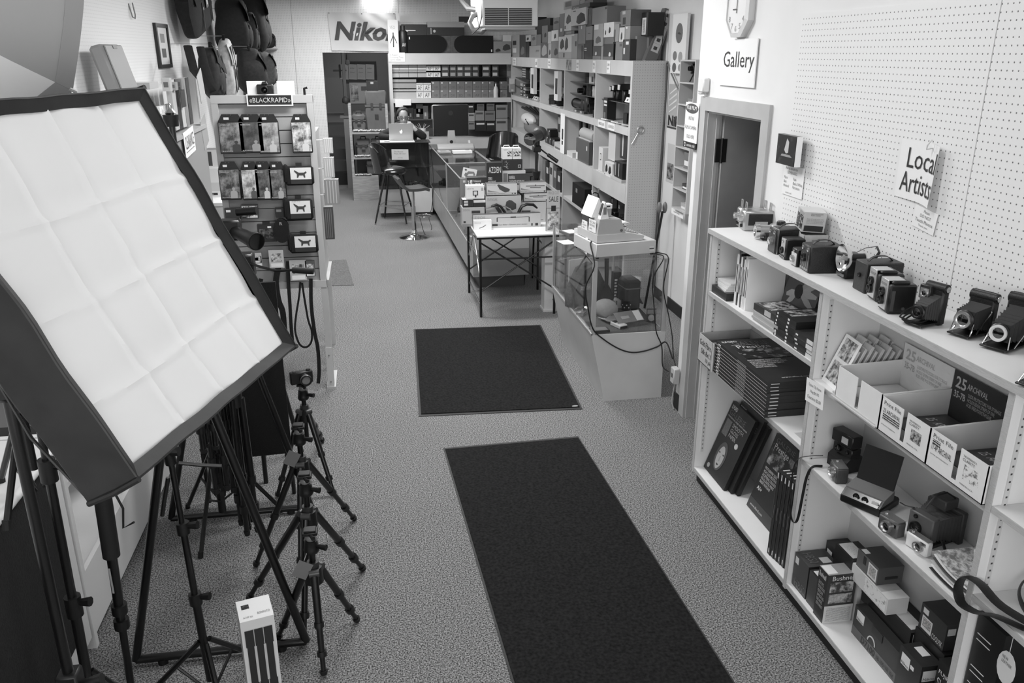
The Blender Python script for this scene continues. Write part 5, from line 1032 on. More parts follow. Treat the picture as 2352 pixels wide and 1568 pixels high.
for a,b in((-2.43,-.0),(-CLn,-2.45)):
    MB().box(.004,.01,a+.02,b-.02,zb+.01,zt_-.008).build('front_pane',GLASS,ct,smooth=False)
    MB().box(.0,CW,a,b,zt_-.008,zt_).build('top_pane',GLASS,ct,smooth=False)
    MB().box(.04,CW-.08,a+.03,b-.03,.70,.706).build('glass_shelf',GLASS,ct,smooth=False)
for x in(0,CW-.03):MB().box(x,x+(.015 if x==0 else .03),-CLn,0,zt_,zt_+.006).build('top_rail',METAL,ct,smooth=False)
MB().box(.0,CW,-2.455,-2.425,zt_,zt_+.007).build('joint_rail',METAL,ct,smooth=False)
MB().box(.01,CW-.01,-2.46,-2.45,zb,zt_-.01).build('divider_panel',G(140,.5),ct,smooth=False)
MB().box(CW-.012,CW,-CLn,0,zb,zt_-.008).build('rear_doors',G(120,.5),ct,smooth=False)
MB().box(.012,CW-.015,-CLn+.01,-.01,zb,zb+.004).build('lining',mat('pale_lining',120,.9,noise=6,scale=60),ct,smooth=False)
# goods inside the counter
GIN='goods inside the glass counter'
R=random.Random(21)
for i in range(22):
    y=12.95-i*.195;sh=i%2;x=1.12+R.uniform(-.03,.12)+.021*(13.25-y)
    z=.7065 if sh else .4245
    if i%3==0:
        t=thing('used_camera','%s camera counted from the far end inside the glass counter'%ORD[i//3],'camera',(x,y,z),-PI/2+R.uniform(-.2,.2),GIN);MB().rbox(-.065,.065,-.03,.03,0,.085,.008).build('body',BLACK,t);ring(t,'lens',0,.042,-.03,.03,.05,BLACK);MB().rbox(-.02,.02,-.02,.02,.085,.11,.004).build('hump',BLACK,t)
    else:
        carton('%s %s inside the glass counter, %s from the far end'%(['dark','grey','pale','mid grey'][i%4],['carton on the glass shelf','carton on the counter floor'][1-sh],ORD[i]if i<16 else['seventeenth','eighteenth','nineteenth','twentieth','twenty-first','twenty-second'][i-16]),(x,y,z),(R.uniform(.08,.13),R.uniform(.08,.14),R.uniform(.08,.2)),R.uniform(-.2,.2),[40,110,190,80][i%4],group=GIN)
# ================================================================ tall cabinet along the recess wall
CBX,CBX1=2.48,2.815
CB=mat('cabinet_paint',194,.5,noise=4,scale=4)
cbn=thing('shelving_cabinet','tall grey open shelving cabinet along the recess wall with pegboard end','cabinet',(0,0,0))
CBY=[7.87,9.19,10.69,12.24,14.74]
def cbx(name,x0,x1,y0,y1,z0,z1,m=None,parent=None):return MB().box(x0,x1,y0,y1,z0,z1).build(name,m or CB,parent or cbn,smooth=False)
cbx('end_panel',CBX,CBX1,7.86,7.88,0,2.305,mat_peg('grey_pegboard',194,138,('X','Z'),rad=.13))
cbx('top_board',CBX+.02,CBX1,7.88,CBY[4],2.28,2.305);cbx('fascia',CBX,CBX+.02,7.88,CBY[4],2.165,2.305)
for y in CBY[1:]:cbx('upright',CBX,CBX1,y-.035,y,0,2.165 if y<14 else 2.28)
cbx('upright',CBX,CBX1,7.88,7.915,0,2.165)
S1,S2,S3=1.69,1.14,.60
for z0,z1 in((1.615,S1),(.955,S2)):
    for i in range(4):cbx('shelf',CBX-.002,CBX1,CBY[i]+(.0455 if i==0 else 0),CBY[i+1]-.035,z0,z1)
for i in range(3):cbx('shelf',CBX+.01,CBX1,CBY[i]+(.0455 if i==0 else 0),CBY[i+1]-.035,S3-.04,S3)
cbx('back_board',CBX1,CBX1+.008,7.88,CBY[4],0,2.28,G(205,.6))
GSH=mat('dark_glass_shelf',60,.12)
for i,zz in((0,(1.90,)),(1,(1.90,2.04)),(2,(1.95,)),(3,(1.98,1.84))):
    for z in zz:cbx('glass_shelf',CBX+.07,CBX1,CBY[i]+.05,CBY[i+1]-.04,z-.008,z,GSH)
for i,(px,s_)in enumerate(((1182,'film\nsale'),(1232,'ask'),(1262,'sale\nitem'),(1327,'trade\nhere'),(1365,'FREE\nTEXT'),(1398,'CAMERA\nrepairs'))):
    p=XP(px,[140,141,144,150,152,155][i],CBX-.001);w_=[.30,.22,.26,.2,.2,.22][i]*(p.y/14*.9)
    sheet(['leftmost','second','third','fourth','fifth','rightmost'][i]+' small white notice on the cabinet fascia, counted from the corner',frame((CBX-.002,p.y+w_/2,2.175),(0,-1,0),(0,0,1)),w_,.115 if i<2 else .12,PAPER,'sign','fascia_notice',[(s_,.15,.25,.85,.8,G(130,.6))],group='notices on the cabinet fascia')
p=XP(1307,148,CBX-.001);sheet('small photograph on the cabinet fascia among the notices',frame((CBX-.002,p.y+.14,2.175),(0,-1,0),(0,0,1)),.26,.12,mat_print('fascia_photo',50,190,9),'photograph','fascia_photo')
for i,(y,w_)in enumerate(((9.0,.28),(8.62,.26))):sheet(['left price strip on the middle shelf edge near the pegboard end','right price strip on the middle shelf edge near the pegboard end'][i],frame((CBX-.004,y,1.618),(0,-1,0),(0,0,1)),w_,.075,PAPER,'sign','price_strip',[('BINOCULARS' if i==0 else 'LENSES',.12,.3,.88,.7,G(120,.6))])
sheet('tall white hanging card with gadget pictures at a cabinet upright',frame((CBX-.006,10.82,1.14),(0,-1,0),(0,0,1)),.24,.50,PAPER,'sign','hanging_card',patches=[(.35,.35,.7,.62,G(60,.5)),(.35,.22,.65,.32,G(40,.5))])
# silver crank on the end panel
t=thing('crank_handle','silver crank handle with ring end hooked on the pegboard end panel','handle',tuple(YP(1470,298,7.858)))
MB().tube([(.031*math.cos(a*PI/10),-.012,.031*math.sin(a*PI/10))for a in range(21)],.009,8).build('ring',SILVER,t);MB().cyl((-.02,-.012,-.03),(-.085,-.03,-.135),.007,n=10).build('rod',SILVER,t)
def qbox(label,rect,x,d,z0=None,**k):
    L_,T_,R_,B_=rect;m_=(T_+B_)/2;a=XP(L_,m_,x);b=XP(R_,m_,x);c_=(L_+R_)/2
    z_=XP(c_,B_,x).z if z0 is None else z0;zt=XP(c_,T_,x).z
    return shelfbox(label,x,x+d,b.y,a.y,z_,max(.01,zt-z_),**k)
# boxes piled on top of the cabinet
def cc(c):return(1160+c[0]*.16157,c[1]*.16157,1160+c[2]*.16157,c[3]*.16157)
TOPG='cartons piled on top of the cabinet'
WP=G(218,.5);BP=G(34,.5)
def pic(u0,v0,u1,v1,m=BP):return('f','poly',[(u0,v0+(v1-v0)*.2),(u0+(u1-u0)*.3,v0),(u1,v0+(v1-v0)*.25),(u1-(u1-u0)*.1,v1-(v1-v0)*.2),(u0+(u1-u0)*.5,v1),(u0+(u1-u0)*.1,v1-(v1-v0)*.3)],m)
ROWB=[((95,500,205,778),150,'pale printed',[('f','p',.15,.55,.6,.75,BP),('f','p',.15,.2,.6,.4,WP)]),((205,500,298,782),58,'dark mottled',[pic(.2,.1,.8,.5,G(110,.5))]),((300,595,343,784),40,'narrow black',[]),((345,650,505,792),150,'plain kraft',[('f','t','gear',.6,.45,.9,.65,G(80,.5))]),
  ((510,610,608,800),84,'busy printed',[pic(.1,.1,.9,.9,G(150,.5))]),((610,620,658,804),165,'thin pale',[pic(.3,.2,.8,.6,G(70,.5))]),((660,585,755,808),120,'grey camera-print',[pic(.4,.15,.95,.6)]),((760,515,945,830),214,'large white binocular-print',[pic(.12,.4,.45,.9),pic(.5,.35,.75,.95),('f','p',0,0,1,.3,G(170,.5)),('f','p',.4,.05,.5,.25,BP)]),
  ((948,480,1028,832),150,'tall light grey',[('f','p',.6,.5,.85,.7,BP)]),((1030,625,1122,836),92,'grey striped',[('f','p',.6,.0,.9,.9,G(60,.5))]),((1125,570,1243,842),28,'black lens',[('f','p',.0,.55,.3,.6,WP),('f','p',.0,.45,.3,.5,WP)]),((1246,655,1362,848),72,'charcoal figure-print',[pic(.3,.3,.5,.6,WP),('f','p',0,0,1,.25,G(130,.5))]),
  ((1365,655,1393,850),150,'very thin pale',[]),((1395,625,1540,856),54,'wide dark',[('f','p',0,0,1,.2,G(110,.5)),pic(.55,.2,.75,.5,WP)]),((1570,595,1672,860),122,'mid grey',[('f','p',.55,.75,.9,.9,G(80,.5))]),((1675,560,1775,863),62,'dark white-print',[('f','p',.1,.3,.3,.6,WP),('f','p',.4,.75,.8,.9,WP)]),((1780,515,1870,866),138,'plain grey',[('f','p',.1,.7,.9,.74,G(90,.5))]),((1872,515,2040,868),116,'wide plain grey',[('f','p',.2,.8,.5,.9,G(170,.5))])]
for i,(r_,g_,nm,art)in enumerate(ROWB):
    qbox('%s carton on the cabinet top, %s along the bottom row from the corner'%(nm,(ORD+['seventeenth','eighteenth'])[i]),cc(r_),(2.50+.004*(i%3))if i<16 else(2.565 if i==16 else 2.665),.22 if i<16 else .13,2.3055,g=g_,gs=max(20,g_-25),gt=g_,group=TOPG,art=art)
UPP=[((295,500,368,590),175,'white label-print',[pic(.2,.2,.6,.7)],2.5),((370,505,448,648),130,'grey camera-print',[pic(.2,.5,.8,.9,G(80,.5))],2.5),((450,490,508,648),110,'small mid grey',[],2.5),((525,365,606,608),108,'grey upright',[pic(.4,.3,.8,.6)],2.52),((610,450,658,618),172,'thin pale upright',[],2.5),((660,430,756,583),204,'white camera-print',[pic(.4,.2,.7,.7)],2.5),((685,250,772,428),100,'grey swoosh-print',[pic(.1,.5,.9,.75)],2.52),((775,195,840,512),104,'tall narrow grey',[('f','p',.2,.2,.6,.35,WP)],2.52),
  ((845,130,943,438),205,'white box with black camera',[pic(.25,.3,.95,.75),('f','p',.05,.1,.2,.25,BP)],2.5),((845,440,985,488),70,'flat dark banded',[('f','p',.2,.2,.7,.8,G(140,.5))],2.5),((845,490,985,513),205,'flat white',[],2.5),((946,120,1148,358),192,'large pale camera-print',[pic(.35,.05,.98,.75),('f','p',.1,.85,.3,.9,G(90,.5))],2.49),((1150,120,1238,372),40,'dark upright',[pic(.4,.3,.8,.7,G(90,.5))],2.51),((1240,100,1450,338),132,'big blank grey',[('f','p',.86,.8,.97,.95,G(70,.5))],2.5),((1040,360,1143,622),120,'grey lens',[('f','p',.4,.8,.5,.98,WP)],2.5),((1150,375,1243,568),124,'grey square',[('f','p',.3,.45,.7,.5,G(80,.5))],2.5),
  ((1262,340,1393,652),165,'pale photo-print',[pic(.2,.1,.8,.45,G(100,.5)),('f','p',.05,.75,.5,.97,WP)],2.5),((1405,320,1545,528),214,'white bottle-print',[pic(.5,.25,.7,.7),pic(.15,.15,.25,.5),('f','p',.0,.6,.5,1.0,WP)],2.5),((1420,530,1540,624),110,'low grey',[],2.51),((1548,345,1620,592),150,'pale striped',[('f','p',.1,.0,.3,.7,BP)],2.51),((1650,145,1785,368),112,'grey carton with black sign',[('f','p',.2,.1,.5,.55,BP),('f','p',.15,.75,.45,.95,G(170,.5))],2.51),((1625,390,1698,592),205,'white strip-print',[pic(.3,.1,.6,.7)],2.5),((1700,370,1778,558),150,'light grey',[('f','p',.2,.8,.5,.95,WP)],2.51),((1790,190,2030,512),28,'big black barcode',[('f','p',.68,.05,.9,.78,WP),('f','p',.72,.1,.86,.7,BAR),('f','p',.05,.04,.3,.3,WP)],2.62),
  ((450,270,640,488),30,'large black',[],2.62),((398,245,446,420),55,'slim dark',[],2.62),((1460,180,1648,345),140,'rear grey shadow stand-in',[],2.64),((835,0,1060,118),150,'clear topped grey',[('f','p',.1,.3,.5,.9,G(90,.5))],2.56),((1065,0,1135,52),140,'small high',[],2.56),((1140,0,1250,98),100,'high striped',[('f','p',.55,.0,1,.35,WP)],2.56)]  # the rear grey box is added in place of a blurred shadow
for i,(r_,g_,nm,art,x)in enumerate(UPP):
    qbox('%s carton in the upper rows on the cabinet top'%nm,cc(r_),x,.16 if x>2.55 else .2,None,g=g_,gs=max(20,g_-25),gt=g_,group=TOPG,art=art)
o=qbox('black lens case lid lying on the large pale camera carton',cc((955,60,1205,120)),2.495,.2,None,g=36,gs=30,gt=44,group=TOPG,art=[('f','t','Canon',.08,.15,.4,.6,WP)])
# long tripod box leaning on the end
a=Vector((2.50,8.30,2.3055));b=XP(1532,20,2.66);L_=1.0
t=thing('tripod_box','long tripod box with picture squares leaning on top of the cabinet end','box',(2.52,8.15,2.3055),0)
p0,p1=YP(1481,138,7.95),YP(1529,18,7.95);dv=(p1-p0);Ln=dv.length;dv.normalize();side=Vector((dv.z,0,-dv.x));t.location=p0
mb=MB();W2=.055
mb.M=Matrix(((dv.x,side.x,0,0),(0,0,1,0),(dv.z,side.z,0,0),(0,0,0,1)))
mb.box(0,Ln,0,W2*2,0,.1,(0,0,0,0,1,0));mb.build('carton',[G(96,.4),G(210,.4)],t,smooth=False)
for i in range(5):
    m2=MB();m2.M=mb.M;m2.box(Ln*(.2+.155*i),Ln*(.2+.155*i)+.075,.018,.092,-.001,0);q=m2.build('picture_square',G(190,.5),t,smooth=False)
    m3=MB();m3.M=mb.M;m3.box(Ln*(.2+.155*i)+.02,Ln*(.2+.155*i)+.05,.035,.07,-.002,-.001);m3.build('picture',G(60,.5),q,smooth=False)
tag(MB().tube([(2.76,7.9,2.31),(2.77,7.9,2.5),(2.80,7.93,2.72)],.004,6).build('power_cable',RUBBER),'thin black cord running up behind the leaning tripod box','cord')
tag(MB().tube([(2.805,7.84,2.29),(2.81,7.83,2.0),(2.80,7.83,1.4),(2.79,7.83,.6),(2.79,7.83,.1)],.010,6).build('power_cable',G(70,.5)),'grey conduit cord running down beside the pegboard end panel','cord')
tag(MB().tube([(2.81,7.82,2.27),(2.8,7.7,2.2),(2.80,7.52,2.08),(2.815,7.42,2.0)],.008,6).build('power_cable',G(110,.5)),'short grey cord loop on the recess wall by the cabinet top','cord')
# goods on the cabinet shelves
CG='goods on the cabinet shelves'
def slr(label,loc,rz,sc=1.0,m=BLACK,lens=.05,group=CG):
    t=thing('slr_camera',label,'camera',loc,rz,group)
    MB().rbox(-.065*sc,.065*sc,-.028*sc,.028*sc,0,.085*sc,.006).build('body',m,t);MB().prism([(-.024*sc,.085*sc),(.024*sc,.085*sc),(.014*sc,.108*sc),(-.014*sc,.108*sc)],-.03*sc,.022*sc,ax='y').build('prism_hump',m,t)
    ring(t,'lens',0,.042*sc,-.028*sc,.032*sc,lens*sc,m);return t
def lens_(label,loc,r,l,m=BLACK,group=CG,rz=0):
    t=thing('camera_lens',label,'lens',loc,rz,group);MB().lathe([(r,0),(r,l*.4),(r*1.06,l*.42),(r*1.06,l*.6),(r,l*.62),(r,l)],18).build('barrel',m,t);MB().lathe([(r*.8,l),(r*.75,l+.002),(.001,l+.003)],18).build('front_glass',LENSG,t);return t
def flash(label,loc,rz,sc=1.0):
    t=thing('flash_unit',label,'flash',loc,rz,CG);MB().rbox(-.035*sc,.035*sc,-.03*sc,.03*sc,0,.10*sc,.008).build('body',BLACK,t);MB().rbox(-.038*sc,.038*sc,-.075*sc,.035*sc,.10*sc,.16*sc,.006).build('head',BLACK,t);MB().box(-.033*sc,.033*sc,-.077*sc,-.075*sc,.107*sc,.153*sc).build('flash_window',G(215,.2),t);return t
def cat(label,x,y,z,size,g,art=(),**k):return carton(label,(x,y,z),size,AI,g,group=CG,art=art,**k)
xf=CBX+.10
# upper row, bay 1 (far) .. bay 4 (near)
cat('stack of striped film packs in the far upper bay, on the glass shelf',2.62,14.0,1.98,(.36,.1,.17),90,[('f','p',.1,.1+.22*i,.9,.2+.22*i,G(190,.5))for i in range(4)])
cat('dark gadget carton behind the white strap pack in the far bay',2.63,13.35,1.98,(.5,.1,.15),56,[('f','p',.1,.6,.5,.8,G(130,.5))])
for i,(y,z)in enumerate(((12.55,1.80),(10.92,1.79))):
    cat(['white strap pack with black window hanging at the far upright','white strap pack with black window hanging at the second upright'][i],CBX-.03,y,z,(.24-.02*i,.05,.36),222,[('f','p',.32,.22,.92,.76,BP)],name='strap_pack')
cat('black card carton at the rear of the far upper bay',2.72,14.0,S1,(.5,.05,.24),30)
for i in range(2):
    for k in range(4):cat('%s small film box of the %s column in the far upper bay'%(['lowest','second','third','top'][k],['left','right'][i]),2.60,14.15-.28*i,S1+.052*k,(.24,.08,.05),[60,120,50,170][(k+i)%4],[('f','p',.1,.3,.6,.7,G(200,.5))],name='film_box')
slr('black camera with zoom lens on the far upper bay floor',(2.60,13.05,S1),AI,1.7)
for i in range(3):cat('%s small tent price card in front of the far upper camera'%ORD[i],2.53,13.35-.3*i,S1,(.22,.03,.06),215,[('f','p',.3,.3,.7,.6,BP)],name='price_card',rot=(math.radians(-30),0,AI))
lens_('short black lens standing in the second upper bay',(2.60,11.8,S1),.075,.13);slr('black camera with fat lens in the second upper bay',(2.62,11.15,S1),AI,1.6)
cat('dark camera pouch on the second upper glass shelf',2.66,11.25,1.95,(.30,.12,.2),34);cat('pale glossy catalogue lying before the second bay camera',2.56,11.3,S1,(.55,.1,.012),190,name='catalogue');flash('flash with pale legs behind the fat lens camera',(2.72,11.1,S1+.0),AI,1.3)
lens_('black lens standing on the top glass shelf of the third bay',(2.66,10.15,2.04),.055,.11);cat('white film pack on the top glass shelf of the third bay',2.66,9.88,2.04,(.22,.08,.12),205,[('f','p',.5,.1,.9,.6,BP)]);cat('dark carton beside the white film pack in the third bay',2.66,9.52,2.04,(.32,.08,.12),40)
slr('small camera facing left on the lower glass shelf of the third bay',(2.65,10.3,1.90),AI,.9,lens=.07);lens_('tall black lens on the lower glass shelf of the third bay',(2.66,10.05,1.90),.05,.12);lens_('white ringed lens on the lower glass shelf of the third bay',(2.66,9.8,1.90),.045,.11,G(190,.3));lens_('tall white lens on the lower glass shelf of the third bay',(2.66,9.58,1.90),.045,.12,G(215,.3))
t=thing('telephoto_camera','black camera with long telephoto lens lying in the third upper bay','camera',(2.60,10.1,S1),0,CG);MB().cyl((0,.42,.09),(0,0,.09),.055,.05,18).build('long_lens',BLACK,t);MB().cyl((0,.44,.09),(0,.40,.09),.062,.062,18).build('lens_hood',BLACK,t);MB().rbox(-.05,.05,-.16,.0,.03,.15,.01).build('body',BLACK,t);MB().rbox(-.05,.06,-.3,-.16,.0,.2,.02).build('grip',BLACK,t)
slr('black camera behind the telephoto in the third upper bay',(2.66,9.55,S1),AI,2.0);lens_('squat black lens at the near end of the third upper bay',(2.56,9.32,S1),.06,.08);cat('dark leaflet holder under the telephoto lens',2.55,10.05,S1,(.5,.06,.03),60,[('f','p',.05,.1,.25,.9,G(170,.5)),('f','p',.6,.1,.8,.9,G(150,.5))],name='leaflet')
cat('grey cartons behind glass at the top of the near upper bay',2.72,8.55,1.90+.17,(.42,.08,.09),150);cat('white shelf box under the grey carton in the near upper bay',2.72,8.55,1.90+.13,(.42,.09,.038),220)
for i,y in enumerate((9.0,8.83,8.55,8.2,8.06)):flash('%s flash unit of the row on the near glass shelf'%ORD[i],(2.66-.01*i,y,1.90),AI,.85+.12*(i%3))
cat('white tent price card in front of the flash row',2.58,8.25,1.90,(.16,.05,.05),222,[('f','p',.3,.3,.6,.6,BP)],name='price_card',rot=(math.radians(-25),0,AI))
cat('tall black lens carton with two white logos in the near upper bay',2.58,8.93,S1,(.15,.1,.23),34,[('f','p',.15,.78,.9,.88,WP),('f','p',.15,.64,.9,.72,WP),('f','p',.2,.1,.6,.35,G(110,.5))])
cat('small black speaker cube in the near upper bay',2.60,8.3,S1+.012,(.12,.08,.1),24);cat('white slotted carton beside the speaker cube',2.62,8.13,S1+.0,(.1,.08,.11),200,[('f','p',.3,.2,.6,.8,BP)])
for i in range(5):cat('%s flat price leaflet lying at the front of the near upper bay'%ORD[i],2.54,8.85-.19*i,S1,(.15,.09,.012),[215,90,210,150,170][i],name='leaflet',rot=(math.radians(-12),0,AI+.2))
# middle row
t=thing('light_stand_bundle','bundle of black umbrella rods on a rail in the far middle bay','rods',(0,0,0),0,CG)
for i in range(4):MB().cyl((2.6+.03*i,14.3-.2*i,1.50+.01*i),(2.6,12.35,1.44-.02*i),.02,.012,8).build('rod',BLACK,t)
t=thing('cloth_bundle','crumpled white cloth and dark straps piled in the far middle bay','cloth',(2.62,13.6,S2),0,CG);MB().blob((0,.2,.2),(.1,.5,.10),14,8).build('white_cloth',G(215,.9),t);MB().blob((0,-.1,.08),(.1,.6,.09),12,7).build('grey_cloth',G(120,.9),t);MB().tube([(-.05,-.2,.1),(-.08,.0,.22),(-.05,.3,.12)],.02,6,flat=.4).build('strap',CLOTHB,t)
for i in range(3):cat('%s hanging clear pack with dark goods in the second middle bay'%ORD[i],2.62+.05*i,11.45-.25*i,S2+.20,(.22,.04,.22),[60,90,50][i],[('f','p',.2,.5,.7,.9,G(160,.4))],name='hanging_pack')
for k,(y,z)in enumerate(((12.0,0),(11.78,0),(11.56,0),(11.86,.105))):cat('%s black boxed lens of the small pile in the second middle bay'%['left','middle','right','upper'][k],2.60,y,S2+z,(.2,.12,.104),26,[('f','poly',[(.5+.25*math.cos(a*PI/6),.5+.3*math.sin(a*PI/6))for a in range(12)],G(90,.3)),('f','p',.7,.7,.85,.85,WP)])
cat('pale photo box at the front of the second middle bay',2.56,11.05,S2,(.5,.12,.09),190,[('f','p',.1,.1,.9,.4,G(110,.5))])
for i in range(6):cat('%s neck strap hanging at the top of the third middle bay'%ORD[i],2.60+.02*(i%2),10.25-.14*i,1.36,(.07,.03,.25),[40,150,30,60,170,40][i],name='neck_strap')
cat('large dark grey carton in the third middle bay',2.60,9.75,S2,(.62,.2,.26),88,[('f','p',.0,.03,.14,.36,WP),('f','p',.8,.6,.86,.8,WP)])
t=thing('rolled_cloth','pale rolled cloth lying on the large dark grey carton','cloth',(2.58,9.75,S2+.262),0,CG);MB().lathe([(.05,-.3),(.062,-.28),(.06,0),(.065,.25),(.05,.3)],14,0,(0,0,.06),'y').build('roll',G(170,.9),t);MB().box(-.06,.06,-.28,.28,0,.012).build('flap',G(180,.9),t)
cat('low pile of white leaflets at the left of the large dark carton',2.55,10.35,S2,(.3,.12,.06),205,name='leaflets')
cat('white gadget carton with outline drawing in the near middle bay',2.56,8.92,S2+.012,(.16,.13,.25),216,[('f','p',.35,.45,.65,.75,G(70,.5)),('f','p',.4,.5,.6,.7,G(216,.5))]);cat('thin board lying under the white gadget carton',2.56,8.88,S2,(.34,.14,.011),190,name='board')
cat('white carton with two earphone pictures in the near middle bay',2.55,8.58,S2,(.3,.12,.14),210,[pic(.1,.2,.4,.85),pic(.5,.15,.85,.8)])
cat('black two-tone carton at the near end of the middle bay',2.55,8.22,S2+.03,(.28,.12,.16),30,[('f','p',.1,.1,.2,.9,G(150,.5)),('f','p',.5,.1,.6,.9,G(150,.5))]);cat('stack of flat books at the near end of the middle bay',2.54,8.25,S2,(.4,.13,.028),190,name='books')
cat('clear hanging pouch of pale goods in the near middle bay',2.56,8.62,S2+.16,(.26,.06,.28),200,name='hanging_pack');cat('dark and chrome hanging flash packs in the near middle bay',2.60,8.28,S2+.21,(.28,.08,.26),44,[('f','p',.25,.1,.4,.9,G(200,.2))],name='hanging_pack')
# lower row
cat('big black camera carton with square logo on the lower shelf',2.58,9.85,S3,(.62,.18,.25),28,[('f','p',.28,.6,.42,.8,G(130,.5))]);slr('black camera in front of the big black carton on the lower shelf',(2.55,9.45,S3),AI,1.3)
for i in range(6):slr('%s dark used camera on the near lower shelf'%ORD[i],(2.57+.1*(i%2),9.05-.17*i,S3),AI+.2*((i%3)-1),1.25)
for i in range(4):cat('%s dark carton behind the used cameras on the near lower shelf'%ORD[i],2.74,9.0-.28*i,S3,(.24,.1,.28-.03*(i%2)),[40,60,30,50][i],[('f','p',.1,.6,.3,.75,WP)])
for i,(y,w_,h_,g_)in enumerate(((12.0,.2,.3,120),(11.75,.2,.28,40),(11.5,.2,.32,200),(11.25,.22,.3,90),(11.0,.2,.26,60))):cat('%s upright carton on the lower shelf behind the scope'%ORD[i],2.58,y,S3,(w_,.15,h_),g_,[('f','p',.2,.5,.8,.8,G(255-g_,.5))])
for i,(y,z,g_)in enumerate(((12.9,.0,50),(13.4,.0,70),(13.9,.0,40))):carton('%s dark storage box on the floor below the far bay'%ORD[i],(2.65,y,0),(.4,.24,.5),AI,g_,group=CG)
# ================================================================ recess wall: poster, pigeon holes, signs
FWR=lambda y,z,x=XQ-.002:frame((x,y,z),(0,-1,0),(0,0,1))
t=sheet('tall white poster with oval dial and badge pictures high on the recess wall',FWR(7.66,2.20,XQ-.03),.36,.50,G(218,.5),'poster','poster',t=.025)
L_=frame((0,0,0),(0,-1,0),(0,0,1))
for k,(cx_,cz_,rx_,rz_,g_)in enumerate(((.18,.34,.085,.085,90),(.10,.15,.05,.04,110),(.24,.14,.05,.045,150),(.1,.05,.05,.04,80),(.24,.05,.04,.03,140))):poly_patch(t,L_,[(cx_+rx_*math.cos(a*PI/10),cz_+rz_*math.sin(a*PI/10))for a in range(20)],G(g_,.5),'badge',.0265)
poly_patch(t,L_,[(.14,.34),(.18,.35),(.23,.33),(.18,.33)],G(40,.5),'dial_hand',.028)
ph=thing('pigeon_shelf','narrow vertical pigeon-hole shelf of seven compartments on the recess wall','shelf',(0,0,0));PX=2.70;PY0,PY1=6.86,7.20
PM=mat('pigeon_paint',190,.5)
for y in(PY0,PY1):MB().box(PX,XQ,y-.008,y+.008,1.04,2.32).build('side',PM,ph,smooth=False)
for k in range(8):MB().box(PX,XQ,PY0+.008,PY1-.008,1.04+k*.181,1.052+k*.181).build('shelf',PM,ph,smooth=False)
MB().box(XQ-.006,XQ,PY0,PY1,1.04,2.32).build('back',G(120,.6),ph,smooth=False)
slr('small camera in the top pigeon hole',(2.77,7.06,1.052+.181*6+.085),AI,.62);t=thing('pocket_tripod','small black pocket tripod in the top pigeon hole','tripod',(2.77,7.05,1.0521+.181*6));MB().blob((0,0,.075),(.03,.05,.012),10,6).build('mount',BLACK,t)
for k in range(3):MB().cyl((0,0,.075),(.03*math.cos(k*2.1),.06*math.sin(k*2.1),0),.006,n=8).build('leg',BLACK,t)
for k,(s_,h_,g_)in enumerate(((0,.06,170),(1,.05,60),(2,.14,110),(3,.09,200),(5,.05,130))):carton('%s small item in the pigeon holes, counted from the bottom'%ORD[k],(2.77,6.98,1.0525+.181*s_),(.14,.08,h_),AI,g_,name='small_carton',group='goods in the pigeon holes',art=[('f','p',.1,.2,.8,.5,G(220,.5))])
t=sheet('poster with diagonal beams and bold lettering on the recess wall',FWR(7.80,1.70),.44,.40,G(170,.5),'poster','poster',[('Nikon',.06,.06,1.15,.30,INK,.04)],patches=[(0,.0,1,.04,G(60,.5))])
for k in range(4):poly_patch(t,L_,[(.03,.14+.055*k),(.22,.2+.055*k),(.22,.22+.055*k),(.03,.15+.055*k)],G(215,.5),'beam',.0024)
sheet('pale leaflet with dark plant picture on the recess wall',FWR(7.74,1.20),.22,.36,G(190,.5),'poster','poster',patches=[(.1,.08,.9,.5,mat_print('plant_print',30,150,20))])
sheet('narrow white label strip below the pigeon holes',FWR(7.30,.97,XQ-.09),.3,.05,PAPER,'sign','label_strip',[('return slips',.2,.3,.7,.7,G(120,.6))])
t=thing('grabber_pole','long black reaching pole with twin grey handles leaning by the cabinet','pole',(0,0,0));p_,q_=YP(1522,485,7.45),YP(1505,590,7.45);q_=p_+(q_-p_).normalized()*1.2
MB().cyl(p_,Vector((q_.x,q_.y,max(.01,q_.z))),.012,n=10).build('pole',BLACKM,t)
for s in(-.035,.02):MB().blob((p_.x+s,p_.y,p_.z+.035),(.022,.03,.055),12,8).build('handle',G(110,.5),t)
# ================================================================ air conditioner
t=thing('air_conditioner','white ceiling hung heater unit with twin dark grilles','air conditioner',(0,0,0));ACM=G(214,.45)
AX0,AX1,AY0,AY1,AZ0,AZ1=1.33,1.96,9.8,10.9,2.622,3.05
MB().rbox(AX0,AX1,AY0,AY1,AZ0+.03,AZ1,.01).build('casing',ACM,t);MB().box(AX0+.03,AX1-.03,AY0+.03,AY1,AZ0,AZ0+.03).build('drip_tray',G(150,.5),t,smooth=False)
for a in(0,1):
    x0=1.352+a*.272;g_=MB().box(x0,x0+.262,AY0-.004,AY0+.0,2.668,2.845).build('grille_recess',G(40,.6),t,smooth=False)
    for k in range(9):MB().box(x0+.003,x0+.259,AY0-.012,AY0-.004,2.676+k*.019,2.682+k*.019).build('slat',G(150,.4),g_,smooth=False)
mb=MB();mb.tube([(AX0+.0,10.3,2.80),(AX0-.06,10.25,2.77),(AX0-.10,10.2,2.70),(AX0-.06,10.15,2.62),(AX0+.03,10.1,2.60),(AX0+.06,10.05,2.64)],.028,10);mb.build('pipe',G(110,.6),t);MB().tube([(AX0+.01,9.85,3.0),(AX0-.006,9.84,2.75),(AX0-.03,9.9,2.64),(AX0-.08,10.1,2.58)],.006,6).build('wire',G(50,.5),t)
